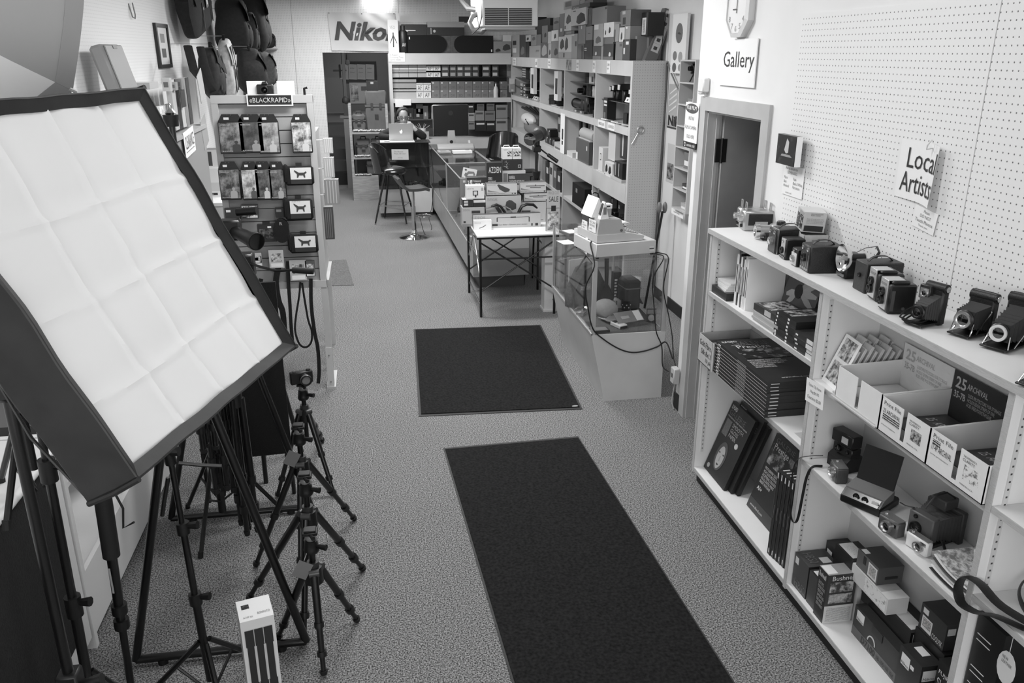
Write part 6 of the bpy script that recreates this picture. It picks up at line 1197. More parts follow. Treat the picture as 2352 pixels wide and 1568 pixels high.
for x in(AX0+.05,AX1-.05):MB().cyl((x,10.4,AZ1),(x,10.4,ZC),.008,n=8).build('hanger_rod',G(120,.4),t)
tag(MB().tube([YP(1060,0,11.0),YP(1076,20,10.6),Vector((1.36,10.4,2.85))],.03,8).build('duct_hose',G(70,.6)),'dark angled hose running from the ceiling to the heater unit','hose')
# ================================================================ back unit with film boxes
UY=14.72
bu=thing('back_shelf_unit','wide grey shelf unit across the back wall behind the desk','shelf unit',(0,0,0));UX0,UX1=.40,2.475
def ub(name,*b,m=None):return MB().box(*b).build(name,m or CB,bu,smooth=False)
ub('post',UX0,UX0+.055,UY,YB-.004,0,2.36);ub('top_board',UX0+.055,UX1,UY,YB-.004,2.34,2.365);ub('fascia',UX0+.055,UX1,UY-.005,UY+.02,2.185,2.365)
ub('shelf',UX0+.055,UX1,UY,YB-.004,1.565,1.64);ub('lower_ledge',UX0+.055,UX1,UY-.12,YB-.004,.80,.97);ub('inner_shelf',UX0+.055,UX1-.0,UY+.1,YB-.004,1.27,1.29,m=G(70,.5))
ub('glass_shelf',UX0+.06,UX1,UY+.06,YB-.01,1.975,1.981,m=GSH);ub('back_board',UX0+.055,UX1,YB-.02,YB-.004,.97,2.34,m=G(96,.6))
BG_='film and camera boxes on the back shelf unit'
def c2(c):return(700+c[0]*.2168,c[1]*.2168,700+c[2]*.2168,c[3]*.2168)
yb=UY+.07;colA=[(917,998),(1003,1098),(1103,1192),(1198,1283)]
for i,(a,b)in enumerate(colA):
    for k in range(2):pbox('%s pale film carton, %s on the upper glass shelf of the back unit'%(ORD[i],['lower','upper'][k]),c2((a,690+0,b,815))if 0 else c2((a,750-60*k,b,812-62*k)),yb,.12,1.982+.095*k,g=[168,150][k],gs=130,gt=150,group=BG_,art=[('f','p',0,.35 if k else .6,1,.55 if k else .8,G(60 if k==0 else 200,.5))])
for i,(a,b)in enumerate(((1288,1358),(1363,1437))):
    for k in range(2):pbox('%s white autofocus carton, %s of the pair on the upper glass shelf'%(['left','right'][i],['lower','upper'][k]),c2((a,765-68*k,b,815-68*k)),yb,.12,1.982+.103*k,g=214,gs=190,gt=214,group=BG_,art=[('f','t','AF',.2,.1,.8,.8,G(70,.5)),('f','p',0,.85,1,.95,G(90,.5))])
for i,(a,b)in enumerate(((1450,1530),(1537,1608),(1614,1684),(1688,1770),(1776,1845),(1880,1965),(1985,2052))):
    for k in range(2):pbox('%s dark labelled film carton, %s on the upper glass shelf'%(ORD[i],['lower','upper'][k]),c2((a,755-62*k,b,815-62*k)),yb,.12,1.982+.095*k,g=58,gs=50,gt=64,group=BG_,art=[('f','p',.1,.2,.8,.75,G(150 if(i+k)%3 else 190,.5))])
for i,(a,b)in enumerate(((922,995),(1000,1088),(1092,1180))):
    for k in range(2):pbox('%s pale film carton, %s on the main shelf of the back unit'%(ORD[i],['lower','upper'][k]),c2((a,935-95*k,b,1035-98*k)),yb,.13,1.641+.145*k,g=[172,150][k],gs=130,gt=150,group=BG_,art=[('f','p',0,.6,1,.72,G(60,.5))])
for i,(a,b)in enumerate(((1183,1253),(1258,1336))):
    for k in range(2):pbox('%s white autofocus carton, %s on the main shelf of the back unit'%(['left','right'][i],['lower','upper'][k]),c2((a,960-80*k,b,1036-82*k)),yb,.13,1.641+.118*k,g=214,gs=190,gt=214,group=BG_,art=[('f','t','AF',.2,.1,.8,.7,G(70,.5)),('f','p',0,.82,1,.9,G(90,.5))])
for i,(a,b)in enumerate(((1343,1430),(1437,1520),(1525,1605),(1610,1690),(1694,1776),(1780,1866),(1870,1945),(1950,2003),(2068,2145))):
    for k in range(2):pbox('%s grey lens carton, %s of its stack on the main shelf'%(ORD[i],['lower','upper'][k]),c2((a,950-88*k,b,1036-88*k)),yb,.13,1.641+.132*k,g=[118,104][k],gs=90,gt=120,group=BG_,art=[('f','p',.1,.75,.3,.9,G(200,.5)),('f','t',['VR','AF','DX','ED'][i%4],.3,.15,.8,.45,G(84,.5))])
t=thing('spray_bottle','white cleaning bottle with dark nozzle among the lens cartons','bottle',tuple(YP(1139,225,UY+.04)));MB().lathe([(.04,0),(.042,.14),(.03,.18),(.014,.2),(.014,.24)],14).build('bottle',G(205,.4),t);MB().box(-.03,.015,-.012,.012,.24,.265).build('nozzle',G(60,.5),t)
for i,(a,b,T_,B_,g_)in enumerate(((1735,1800,1285,1372,120),(1735,1800,1195,1283,150),(1735,1790,1105,1190,40),(1810,1920,1280,1385,26),(1925,2020,1285,1388,26),(2025,2148,1255,1388,140),(1808,1900,1170,1278,130),(1908,2015,1175,1280,110),(2025,2148,1110,1252,130),(1825,1900,1100,1168,90),(1928,2010,1098,1172,100))):
    pbox(['grey','pale','black','black flat','second black flat','large grey','mid grey','darker grey','large pale grey','small dark grey','small square grey'][i]+' carton in the pile under the shelf at the right of the desk',c2((a,T_,b,B_)),UY+.03,.2,None,g=g_,gs=max(20,g_-30),gt=g_,group=BG_,art=[('f','p',.08,.62,.85,.8,G(190 if g_<60 else 60,.5))])
for i,(a,b,T_,B_,g_)in enumerate(((930,965,1120,1210,60),(1095,1150,1140,1215,50),(1150,1255,1150,1215,40),(1180,1250,1100,1160,70),(1255,1305,1120,1212,110),(1340,1430,1115,1215,140),(1480,1550,1130,1215,90))):
    pbox(['first','second','third','fourth','fifth','sixth','seventh'][i]+' oddment carton from the left on the shelf behind the person',c2((a,T_,b,B_)),UY+.14,.15,1.2905 if i!=3 else 1.37,g=g_,group=BG_,art=[('f','p',.3,.2,.6,.5,G(170,.5))])
t=thing('straw_bundle','pale bundle of paper strips standing behind the person','bundle',tuple(YP(970,298,UY+.0)-Vector((0,0,.02))));t.location.z=.9705;MB().lathe([(.05,0),(.07,.1),(.06,.17)],12).build('sheaf',G(205,.8),t)
for k in range(6):MB().cyl((.02*math.cos(k),.02*math.sin(k),.15),(.13*math.cos(k),.05*math.sin(k),.22+.02*(k%3)),.004,n=5).build('straw',G(180,.8),t)
o=pbox('tall grey paper bin standing right of the person',(960,302,985,325),UY-.115,.10,.9705,g=168,gs=150,gt=120,name='paper_bin',cat='bin')
# on top of the back unit
zt2=2.3655
t=pbox('white tripod carton with tripod drawing beside the banner',c2((890,208,985,560)),UY+.02,.16,zt2,g=226,gs=200,gt=226,art=[('f','t','VEO',.2,.72,.7,.82,G(170,.5)),('f','p',.45,.3,.55,.62,G(60,.5)),('f','poly',[(.47,.55),(.16,.3),(.2,.29),(.5,.5)],G(60,.5)),('f','poly',[(.53,.55),(.86,.3),(.82,.29),(.5,.5)],G(60,.5)),('f','p',.44,.18,.54,.3,G(60,.5))])
t=pbox('slim white post board behind the tripod carton',c2((990,140,1002,558)),UY+.2,.05,zt2,g=222,gs=200,gt=220,name='board',cat='board')
t=thing('dark_bottle','dark cylindrical tin with white print beside the speakers','tin',tuple(YP(928,121,UY+.1)));t.location.z=zt2;MB().lathe([(.07,0),(.075,.01),(.075,.33),(.06,.36),(.05,.36),(.05,.43),(.02,.44)],18).build('tin',G(36,.4),t);letters(t,'AV',frame((-.03,-.077,.1),(1,0,0),(0,0,1)),0,0,.06,.06,WP)
for i,(a,b)in enumerate(((1095,1540),(1545,1995))):
    q=YP(700+a*.2168,121,UY+.05);r_=YP(700+b*.2168,82,UY+.05);w_=r_.x-q.x;h_=r_.z-zt2
    t=thing('speaker',['left','right'][i]+' black bookshelf speaker with rounded grille lying on the back unit','speaker',((q.x+r_.x)/2,UY+.05,zt2));MB().box(-w_/2,w_/2,0,.25,0,h_).build('cabinet',mat('speaker_wood',74,.5,noise=12,scale=20),t,smooth=False)
    s=1 if i==0 else-1;pts=[(-s*w_/2,0),(s*(w_/2-.2),0)]+[(s*(w_/2-.2+.14*math.sin(k*PI/10)),h_/2-h_/2*math.cos(k*PI/10))for k in range(1,10)]+[(s*(w_/2-.2),h_),(-s*w_/2,h_)]
    if s<0:pts=pts[::-1]
    MB().prism(pts,-.02,.0,ax='y').build('grille',G(16,.9),t,smooth=False);MB().box(-s*w_/2+(.02 if s>0 else-.04),-s*w_/2+(.04 if s>0 else-.02),-.022,-.02,h_-.06 if i==0 else .02,h_-.02 if i==0 else .06).build('badge',WP,t,smooth=False)
zt3=zt2+h_+.002
pbox('flat black carton with white print on the left speaker',c2((1030,258,1290,372)),UY+.06,.25,zt3,g=28,gs=40,gt=60,art=[('f','p',.05,.42,.55,.48,WP),('f','p',.05,.34,.25,.4,WP)])
pbox('wide black carton with round badge on the right speaker',c2((1295,290,1690,372)),UY+.06,.25,zt3,g=30,gs=30,gt=60,art=[('f','poly',[(.2+.035*math.cos(a*PI/8),.52+.17*math.sin(a*PI/8))for a in range(16)],G(190,.5)),('f','p',.1,.15,.12,.9,G(190,.5))])
pbox('long pale carton on the wide black carton',c2((1300,232,1690,290)),UY+.06,.25,YP(700+1500*.2168,290*.2168,UY+.06).z,g=150,gs=130,gt=160)
pbox('pale gadget pack with cable picture at the right of the speakers',c2((2000,440,2190,575)),UY+.03,.15,zt2,g=140,gs=110,gt=160,art=[pic(.5,.2,.95,.8,G(60,.5)),pic(.1,.1,.4,.4,G(40,.5))]);pbox('white gadget carton above the cable picture pack',c2((2100,372,2190,438)),UY+.03,.15,None,g=205,gs=170,gt=205)
sheet('white handwritten notice on the left corner of the back unit fascia',frame(tuple(YP(893,142,UY-.008)),(1,0,0),(0,0,1)),.27,.145,PAPER,'sign','corner_notice',[('A. Repairs\nProcessing Times\nask for details',.1,.15,.9,.85,G(140,.6))])
for i,(px,py,w_,h_)in enumerate(((908,246,.13,.13),(924,242,.15,.10))):sheet(['left','right'][i]+' white note taped under the shelf above the person',frame(tuple(YP(px,py,UY-.012-.003*i)),(1,0,0),(0,0,1)),w_,h_,PAPER,'note','taped_note')
sheet('pale paper strip pinned along the back wall above the speakers',frame(tuple(YP(912,52,YB-.004)),(1,0,0),(0,0,1)),.92,.14,G(214,.6),'poster','wall_strip')
t=pbox('small dark vent cover on the back wall beside the heater',(1054,38,1077,52),YB-.012,.01,None,g=50,gs=40,gt=40,name='vent_cover',cat='vent')
t=thing('switch_box','grey electrical box with dangling cord at the corner of the shelf units','switch',tuple(YP(1176,212,UY-.05)));MB().rbox(-.05,.05,-.04,.04,0,.14,.008).build('housing',G(150,.4),t);MB().box(-.02,.02,-.042,-.04,.02,.05).build('switch',G(200,.4),t);MB().box(-.045,.045,-.02,.02,.14,.23).build('white_label',G(205,.5),t);MB().tube([(0,0,0),(.01,-.01,-.3),(-.01,0,-.8),(0,0,-1.2)],.008,6).build('cord',G(60,.5),t)
# banner
t=thing('banner','white cloth brand banner hanging above the stair doorway','banner',(0,YB-.03,0))
b0,b1,b2,b3=YP(762,116,YB-.03),YP(900,118,YB-.03),YP(908,30,YB-.03),YP(752,28,YB-.03)
def ban(u,v):
    p=(b0*(1-u)+b1*u)*(1-v)+(b3*(1-u)+b2*u)*v
    r=.016*math.sin(9*u+5*v)*math.sin(3*v+1)+.012*math.sin(16*(u-.5)*(1.3-v))*v+.01*math.sin(24*u*v)
    return(p.x,r*.9-.01,p.z-.02*math.sin(PI*u)*(v-.0)**3*.4)
MB().grid(ban,40,24,thick=.002).build('cloth',mat('banner_cloth',200,.6),t)
def bt(u,v):a=ban(u,v);return(a[0],a[1]-.012,a[2])
letters(t,'Nikon',None,.065,.27,1.02,.50,G(60,.6),.035,.22,fn=bt)
for u in(.02,.5,.98):q=Vector(ban(u,.98));MB().cyl((q.x,q.y-.004,q.z),(q.x,q.y+.02,q.z),.012,n=10).build('grommet',G(120,.4),t)
# ================================================================ stair opening, crates and cases
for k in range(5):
    z=.22+.2*k;struct(MB().box(-.84,-.3,16.15+.26*k,17.9,0 if k==0 else z-.2,z).build('stair_step',G([30,78,84,88,92][k],.7),smooth=False))  # lowest step near black: the darkness of the void painted into its colour
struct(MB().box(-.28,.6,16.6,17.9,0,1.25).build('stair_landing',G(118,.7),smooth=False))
t=struct(MB().box(-.83,-.45,17.86,17.9,1.2,2.75).build('door_2',G(140,.5),smooth=False));MB().box(-.5,-.47,17.84,17.86,1.9,2.15).build('door_plate',G(40,.4),t,smooth=False);MB().box(-.62,-.36,17.85,17.861,2.02,2.05).build('door_rail',G(90,.5),t,smooth=False)
struct(MB().box(-.44,-.38,17.84,17.9,0,3.2).build('trim_2',G(150,.5),smooth=False))
area('stair_bulb_light',(.2,16.6,3.0),.3,.3,9)
bd=pbox('dark notice board behind the stair opening',(779,141,864,189),17.87,.02,None,g=34,gs=30,gt=34,name='notice_board',cat='board')
for i in range(4):
    px=781+i*19.6;a=YP(px,182,17.855);o=sheet('%s paper envelope of the four pinned to the dark notice board'%ORD[i],frame(tuple(a),(1,0,-.04),(.04,0,1)),.175,.29,G(178,.6),'envelope','pinned_envelope',[('order',.2,.7,.7,.8,G(100,.6)),('date',.2,.45,.7,.52,G(110,.6))],group='envelopes on the notice board')
sheet('bright pinned print with small pictures below the notice board',frame(tuple(YP(805,238,17.89)),(1,0,0),(0,0,1)),.42,.42,G(205,.5),'poster','pinned_print',patches=[(.05,.1,.4,.9,mat_print('pinned_photo',110,225,8)),(.55,.6,.9,.8,G(120,.5))])
t=thing('spatula','small hanging scoop above the notice board','scoop',tuple(YP(798,140,17.86)));MB().cyl((0,0,0),(0,0,.14),.01,n=8).build('handle',G(120,.5),t);MB().blob((0,0,-.03),(.05,.015,.06),10,6).build('scoop',G(130,.5),t)
cr=thing('case_rack','raw wood rack of shelves holding hard cases by the stairs','rack',(0,0,0));WR=mat('raw_pine',150,.7,noise=14,scale=8,stretch=(1,1,8))
KX0,KX1,KY0,KY1=-.30,.34,14.30,14.68
for x in(KX0,KX1-.04):MB().box(x,x+.04,KY0,KY0+.04,0,1.58).build('post',WR,cr,smooth=False);MB().box(x,x+.04,KY1-.04,KY1,0,1.58).build('post',WR,cr,smooth=False)
for z in(.72,1.13):MB().box(KX0,KX1,KY0+.001,KY1-.001,z-.03,z).build('shelf',WR,cr,smooth=False)
MB().box(KX0,KX1,KY0-.012,KY0,0,.41).build('front_board',WR,cr,smooth=False);MB().box(KX0,KX1,KY0,KY1,.38,.41).build('shelf',WR,cr,smooth=False)
R=random.Random(5)
for k,(z,x0_,x1_)in enumerate(((1.131,-.24,.29),(.721,-.24,.29),(.411,-.24,.02))):
    mb=MB();mb.grid(lambda u,v:(x0_+(x1_-x0_)*u,KY0+.0+.06*v,z+.03+.018*R.random()-.02*v),36,4,thick=.02);o=mb.build('fleece_strip',mat('fleece',190,1.0,noise=20,scale=160,bump=1.0));tag(o,['top','middle','bottom'][k]+' fluffy white fleece strip lining the case rack','fleece','fleece strips on the rack');o['kind']='stuff'
HC=mat('hard_case_grey',84,.5,noise=4,scale=10)
def hardcase(label,x0,x1,y,z0,z1,d,handle='t',bands=1):
    t=thing('hard_case',label,'case',((x0+x1)/2,y+d/2,z0),0,'hard cases on the rack');w,h=x1-x0,z1-z0
    MB().rbox(-w/2,w/2,-d/2,d/2,0,h*.62,.02).build('lower_shell',HC,t);MB().rbox(-w/2,w/2,-d/2,d/2,h*.63,h,.02).build('lid',HC,t)
    MB().rbox(-w/2-.008,w/2+.008,-d/2-.008,d/2+.008,h*.60,h*.65,.004).build('rim',HC,t)
    for x in(-.2,.2):MB().box(x*w-.02,x*w+.02,-d/2-.014,-d/2,h*.55,h*.7).build('latch',G(50,.4),t)
    MB().box(-.03,.03,-d/2-.011,-d/2,h*.3,h*.42).build('badge',G(40,.4),t)
    if handle:MB().tube([(-w*.2,0,h),(-w*.17,0,h+.04),(w*.17,0,h+.04),(w*.2,0,h)],.012,8).build('handle',G(50,.5),t)
    return t
hardcase('tall grey hard case standing on the rack',-.02,.33,14.37,1.14,1.78,.28,None)
hardcase('small grey hard case with handle on the upper rack shelf',-.245,-.03,14.36,1.14,1.41,.26)
hardcase('grey hard case with handle on the middle rack shelf',-.20,.02,14.36,.73,1.0,.28);hardcase('dark hard case at the right of the middle rack shelf',.04,.29,14.36,.73,1.0,.28);hardcase('grey hard case on the bottom of the rack',-.05,.25,14.36,.42,.66,.26,None)
t=pbox('black clock radio standing on the tall hard case',(842,186,868,202),14.42,.12,1.781,g=24,gs=60,gt=40,name='radio',cat='radio',art=[('f','p',.35,.7,.6,.92,G(150,.4))])
t=thing('newel_ornament','dark rounded ornament on the newel post by the stairs','ornament',(-.36,15.75,1.50));MB().blob((0,0,.06),(.07,.06,.08),12,8).build('knob',G(56,.6),t);MB().box(-.05,.05,-.04,.04,-.2,.02).build('bracket',G(60,.6),t)
tg=thing('stair_post','grey newel post beside the stairs','post',(-.36,15.75,0));MB().box(-.06,.06,-.06,.06,0,1.26).build('post',G(120,.6),tg,smooth=False);MB().box(-.12,.25,-.08,.08,1.26,1.30).build('cap',G(110,.6),tg,smooth=False)
for i in range(2):carton(['carton of dark goods behind the rack, left','carton of dark goods behind the rack, right'][i],(-.1+.26*i,14.95,0),(.24,.16,.9),0,40,36,44,group='dark cartons behind the rack')  # two near-black cartons filling the space behind the rack
# ================================================================ desk case, laptop, person
DX0,DX1,DY0,DY1,DZ=.12,.915,12.72,13.12,1.10
dc=thing('desk_case','dark glass desk showcase under the laptop','display case',(0,0,0))
MB().box(DX0,DX1,DY0,DY1,.06,.42).build('base',LAM,dc,smooth=False);MB().box(DX0+.04,DX1,DY0+.04,DY1,0,.06).build('kick',G(60,.6),dc,smooth=False)
for b in((DX0,DX1,DY0,DY0+.006,.42,DZ),(DX0,DX0+.006,DY0+.006,DY1,.42,DZ)):MB().box(*b).build('glass_pane',GLASS,dc,smooth=False)
MB().box(DX0,DX1,DY1-.012,DY1,.42,DZ).build('back_panel',G(30,.5),dc,smooth=False);MB().box(DX0,DX1,DY0,DY1,DZ,DZ+.012).build('top',G(60,.2),dc,smooth=False);MB().box(DX0+.01,DX1,DY0+.02,DY1-.02,.74,.746).build('glass_shelf',GSH,dc,smooth=False);MB().box(DX0,DX1,DY0+.01,DY1-.012,.42,.425).build('lining',G(40,.9),dc,smooth=False)
for i in range(3):slr('%s camera in the desk showcase under the laptop'%ORD[i],(.5+.15*i,12.86,.4255),-.2,1.0,group='cameras in the desk showcase')
t=thing('white_board_mat','white board lying on the desk under the laptop','board',(.44,12.83,DZ+.0125));MB().box(-.27,.24,-.13,.14,0,.012).build('board',G(222,.5),t,smooth=False);MB().box(-.21,-.13,-.1,-.02,.012,.013).build('sticker',G(80,.5),t,smooth=False)
LZ=DZ+.0255
t=thing('laptop','open silver laptop seen from behind with glowing fruit emblem','laptop',(.49,12.90,LZ))
AL=mat('aluminium',188,.35,.5);MB().rbox(-.18,.18,-.02,.22,0,.014,.004).build('base',AL,t)
mb=MB();mb.M=Matrix.Translation((0,-.012,.012))@Matrix.Rotation(math.radians(10),4,'X');mb.rbox(-.18,.18,-.006,.0,0,.245,.003);lid=mb.build('lid',AL,t)
F=mb.M@frame((-.0,-.0065,.115),(1,0,0),(0,0,1));ap=[(.0,-.018),(.009,-.02),(.016,-.008),(.018,.004),(.014,.012),(.02,.02),(.01,.022),(.0,.018),(-.01,.022),(-.019,.016),(-.021,.002),(-.015,-.012),(-.007,-.02)]
m2=MB();m2.M=F;m2.prism(ap,0,.001);m2.prism([(.001,.024),(.008,.028),(.01,.036),(.003,.032)],0,.001);m2.build('emblem',mat_emit('emblem_glow',1.6),t,smooth=False)
mb=MB();mb.M=Matrix.Translation((0,-.011,.012))@Matrix.Rotation(math.radians(10),4,'X');mb.box(-.17,.17,.0005,.001,.012,.235);mb.build('screen',mat_emit('screen_glow',.7),t,smooth=False)
sheet('grey typed notice taped to the desk showcase glass',frame((.33,DY0-.004,.86),(1,0,-.02),(0,0,1)),.25,.155,G(196,.6),'sign','desk_notice',[('One Moment\nPlease, will return',.15,.5,.85,.85,G(110,.6)),('shortly',.35,.12,.65,.25,G(120,.6))])
# person
pr=thing('person','person in dark hooded jacket and glasses leaning over the laptop','person',(.55,13.42,0))
SKIN=mat('skin',176,.5);JACK=mat('jacket_cloth',34,.9,noise=6,scale=40,bump=.2);TROU=G(46,.8)
def skin_mesh(name,V_,E_,rad,m,parent,sub=2):
    me=bpy.data.meshes.new(name);me.from_pydata(V_,E_,[]);o=bpy.data.objects.new(name,me);C.objects.link(o)
    md=o.modifiers.new('skin','SKIN');md.use_smooth_shade=True;sd=o.modifiers.new('sub','SUBSURF');sd.levels=sub;sd.render_levels=sub
    sv=me.skin_vertices[0].data
    for i,r in enumerate(rad):sv[i].radius=r if isinstance(r,tuple)else(r,r);sv[i].use_root=(i==0)
    ev=o.evaluated_get(bpy.context.evaluated_depsgraph_get());m2=bpy.data.meshes.new_from_object(ev);bpy.data.objects.remove(o)
    m2.materials.clear();m2.materials.append(m);q=bpy.data.objects.new(name,m2);C.objects.link(q);q.parent=parent;m2.shade_smooth();return q
def arm(sx,el,wr,tip,V_,E_,Rr,root):
    k=len(V_);V_+=[(sx*.17,-.02,1.215),el,wr,tip];E_+=[(root,k),(k,k+1),(k+1,k+2),(k+2,k+3)];Rr+=[.06,.043,.028,(.02,.035)]
    d=(Vector(tip)-Vector(wr)).normalized();s=d.cross(Vector((0,0,1))).normalized();u=s.cross(d)
    for j in range(4):
        a=Vector(tip)+s*(.027-.018*j);L_=(.07,.078,.072,.056)[j];b=a+d*L_*.55-u*.008;c=b+d*L_*.45-u*.022
        n=len(V_);V_+=[tuple(a+d*.012),tuple(b),tuple(c)];E_+=[(k+3,n),(n,n+1),(n+1,n+2)];Rr+=[.0095,.009,.008]
    n=len(V_);a=(Vector(wr)*.6+Vector(tip)*.4)-s*.03;b=a-s*.02+d*.03;V_+=[tuple(a),tuple(b),tuple(b+d*.025)];E_+=[(k+2,n),(n,n+1),(n+1,n+2)];Rr+=[.011,.010,.009]
V_=[(0,.10,.74),(0,.08,.95),(0,.02,1.16),(0,-.03,1.27),(0,-.07,1.325),(0,-.105,1.38),(0,-.13,1.44),(0,-.125,1.515),(0,-.12,1.55)];E_=[(i,i+1)for i in range(8)];Rr=[(.15,.11),(.14,.10),(.15,.10),.06,.052,(.062,.07),(.08,.10),(.08,.10),(.055,.07)]
arm(-1,(-.37,-.14,1.15),(-.20,-.36,1.155),(-.13,-.40,1.15),V_,E_,Rr,2);arm(1,(.30,-.22,1.13),(.155,-.24,1.27),(.115,-.225,1.335),V_,E_,Rr,2)
for s in(-1,1):
    k=len(V_);V_+=[(s*.10,.05,.70),(s*.12,-.22,.68),(s*.12,-.16,.30),(s*.12,-.22,.26)];E_+=[(0,k),(k,k+1),(k+1,k+2),(k+2,k+3)];Rr+=[.085,.06,.04,.035]
body=skin_mesh('body',V_,E_,Rr,SKIN,pr)
V2=[(0,.10,.72),(0,.08,.95),(0,.02,1.16),(0,-.02,1.25)];E2=[(0,1),(1,2),(2,3)];R2=[(.18,.14),(.18,.13),(.185,.13),(.10,.09)]
for s,el,wr in((-1,(-.38,-.14,1.15),(-.21,-.345,1.155)),(1,(.31,-.22,1.13),(.165,-.24,1.25))):
    k=len(V2);V2+=[(s*.18,-.02,1.21),((s*.18+el[0])/2,el[1]/2,1.185),el,wr];E2+=[(2,k),(k,k+1),(k+1,k+2),(k+2,k+3)];R2+=[.085,.07,.06,.045]
skin_mesh('jacket',V2,E2,R2,JACK,pr)
V3=[(0,.09,.70)];E3=[];R3=[(.17,.13)]
for s in(-1,1):
    k=len(V3);V3+=[(s*.11,.03,.69),(s*.12,-.22,.68),(s*.12,-.16,.30)];E3+=[(0,k),(k,k+1),(k+1,k+2)];R3+=[.10,.08,.06]
skin_mesh('trousers',V3,E3,R3,TROU,pr)
MB().tube([(-.13,-.0,1.26),(-.10,.05,1.32),(0,.07,1.34),(.10,.05,1.32),(.13,0,1.26),(.08,-.10,1.22),(0,-.13,1.20),(-.08,-.10,1.22),(-.13,0,1.26)],.035,10).build('hood',mat('hood_cloth',62,.9),pr)
def hairpt(u,v):a=2*PI*u;fr_=max(0,-math.sin(a));t_=PI*(.60-.34*fr_**1.5-.05*abs(math.cos(3*a))*fr_)*v;return(.088*math.sin(t_)*math.cos(a),-.112+.108*math.sin(t_)*math.sin(a),1.485+.092*math.cos(t_))
mb=MB();mb.grid(hairpt,28,10,thick=.014);mb.M=Matrix()
mb.build('hair',mat('dark_hair',44,.6,noise=14,scale=60,stretch=(8,1,1)),pr)
fy=-.228
for s in(-1,1):
    MB().tube([(s*.033+.024*math.cos(a*PI/8),fy-.006,1.425+.018*math.sin(a*PI/8))for a in range(17)],.003,6).build('spectacle_rim',G(22,.3),pr);MB().blob((s*.033,fy+.012,1.424),(.013,.008,.008),10,6).build('eye',G(60,.3),pr);MB().tube([(s*.06,fy-.004,1.43),(s*.082,fy+.03,1.435),(s*.082,fy+.12,1.435)],.004,6).build('spectacle_arm',G(22,.3),pr);MB().blob((s*.08,-.12,1.42),(.012,.02,.032),10,6).build('ear',SKIN,pr)
    MB().tube([(s*.015,fy-.002,1.452),(s*.035,fy-.006,1.458),(s*.055,fy+.006,1.452)],.005,6).build('eyebrow',G(50,.7),pr)
MB().cyl((-.008,fy-.006,1.428),(.008,fy-.006,1.428),.0025,n=6).build('spectacle_bridge',G(22,.3),pr);MB().blob((0,fy-.006,1.395),(.014,.02,.024),10,6).build('nose',SKIN,pr);MB().blob((0,fy+.012,1.355),(.024,.008,.007),10,6).build('mouth',G(120,.5),pr)
t=carton('white card or phone held up to the cheek of the person',(.55+.115,13.42-.265,1.27),(.06,.008,.11),0,222,215,225,name='phone',cat='phone',rot=(0,math.radians(-24),.1))
st0=thing('desk_stool','dark seat under the person behind the desk','stool',(.55,13.5,0));MB().lathe([(.19,.55),(.2,.57),(.19,.60),(.02,.61)],20).build('seat',LEATHER,st0);MB().cyl((0,0,.03),(0,0,.55),.03,n=12).build('column',CHROME,st0);MB().lathe([(.22,0),(.2,.015),(.04,.04)],24).build('base',CHROME,st0)
# monitor and gear on the counter
CZ=zt_+.0065
t=thing('desktop_monitor','large black-backed desktop computer on the far counter end','computer',(1.235,12.80,CZ+.001),.02)
MB().rbox(-.265,.265,-.018,.018,.16,.605,.008).build('display',G(16,.25),t);MB().rbox(-.268,.268,-.012,.022,.157,.608,.008).build('metal_rim',AL,t)
mb=MB();mb.M=Matrix();mb.prism([(-.072,0),(.072,0),(.05,.24),(-.05,.24)],-.03,-.024,ax='y');mb.build('stand_neck',AL,t,smooth=False);MB().box(-.075,.075,-.10,.03,0,.008).build('stand_foot',AL,t,smooth=False);MB().cyl((.0,-.031,.07),(.0,-.0295,.07),.026,n=20).build('cable_hole',G(20,.5),t);MB().cyl((0,-.0195,.49),(0,-.018,.49),.035,n=20).build('emblem',G(40,.2),t)
t=thing('flatbed_printer','silver rounded laminator lying across the far counter','laminator',(1.24,12.25,CZ),.02);MB().prism([(-.11,.0),(.11,.0),(.12,.03),(.10,.075),(.05,.095),(-.06,.09),(-.11,.06),(-.12,.03)],-.265,.255,ax='x').build('body',mat('silver_plastic',176,.35,.3),t);MB().prism([(-.122,.028),(-.118,.034),(.118,.034),(.122,.028)],-.268,.258,ax='x').build('seam',G(90,.5),t)
for s in(-.268,.2555):MB().prism([(-.1,.01),(.1,.01),(.1,.06),(.04,.085),(-.06,.08),(-.1,.05)],s,s+.014,ax='x').build('end_cap',G(120,.4),t)
carton('white flat router box on the counter in front of the laminator',(1.30,11.92,CZ),(.27,.16,.035),.03,222,205,230,name='router_box',art=[('t','p',.7,.55,.9,.85,G(60,.5))]);carton('pile of grey leaflets on the counter corner',(1.05,12.0,CZ),(.17,.2,.022),.1,150,140,165,name='leaflets',cat='leaflets',art=[('t','p',.2,.3,.7,.8,G(120,.5))])
carton('white card standing beside the monitor',(1.49,12.5,CZ),(.03,.006,.12),0,220,210,220,name='card',cat='card',rot=(0,math.radians(-10),0));carton('small white peg card left of the monitor stand',(1.03,12.62,CZ),(.025,.01,.05),0,220,210,220,name='card',cat='card')
tag(MB().tube(spl([(.90,12.3,CZ+.03),(.89,12.34,1.0),(.905,12.3,.8),(.90,12.2,.5),(.85,12.0,.25),(.80,11.9,.12),(.82,11.7,.01),(.7,11.3,.008),(.62,11.15,.3)]),.004,6).build('power_cable',RUBBER),'thin dark cord hanging down the counter front to the chrome stool','cord')
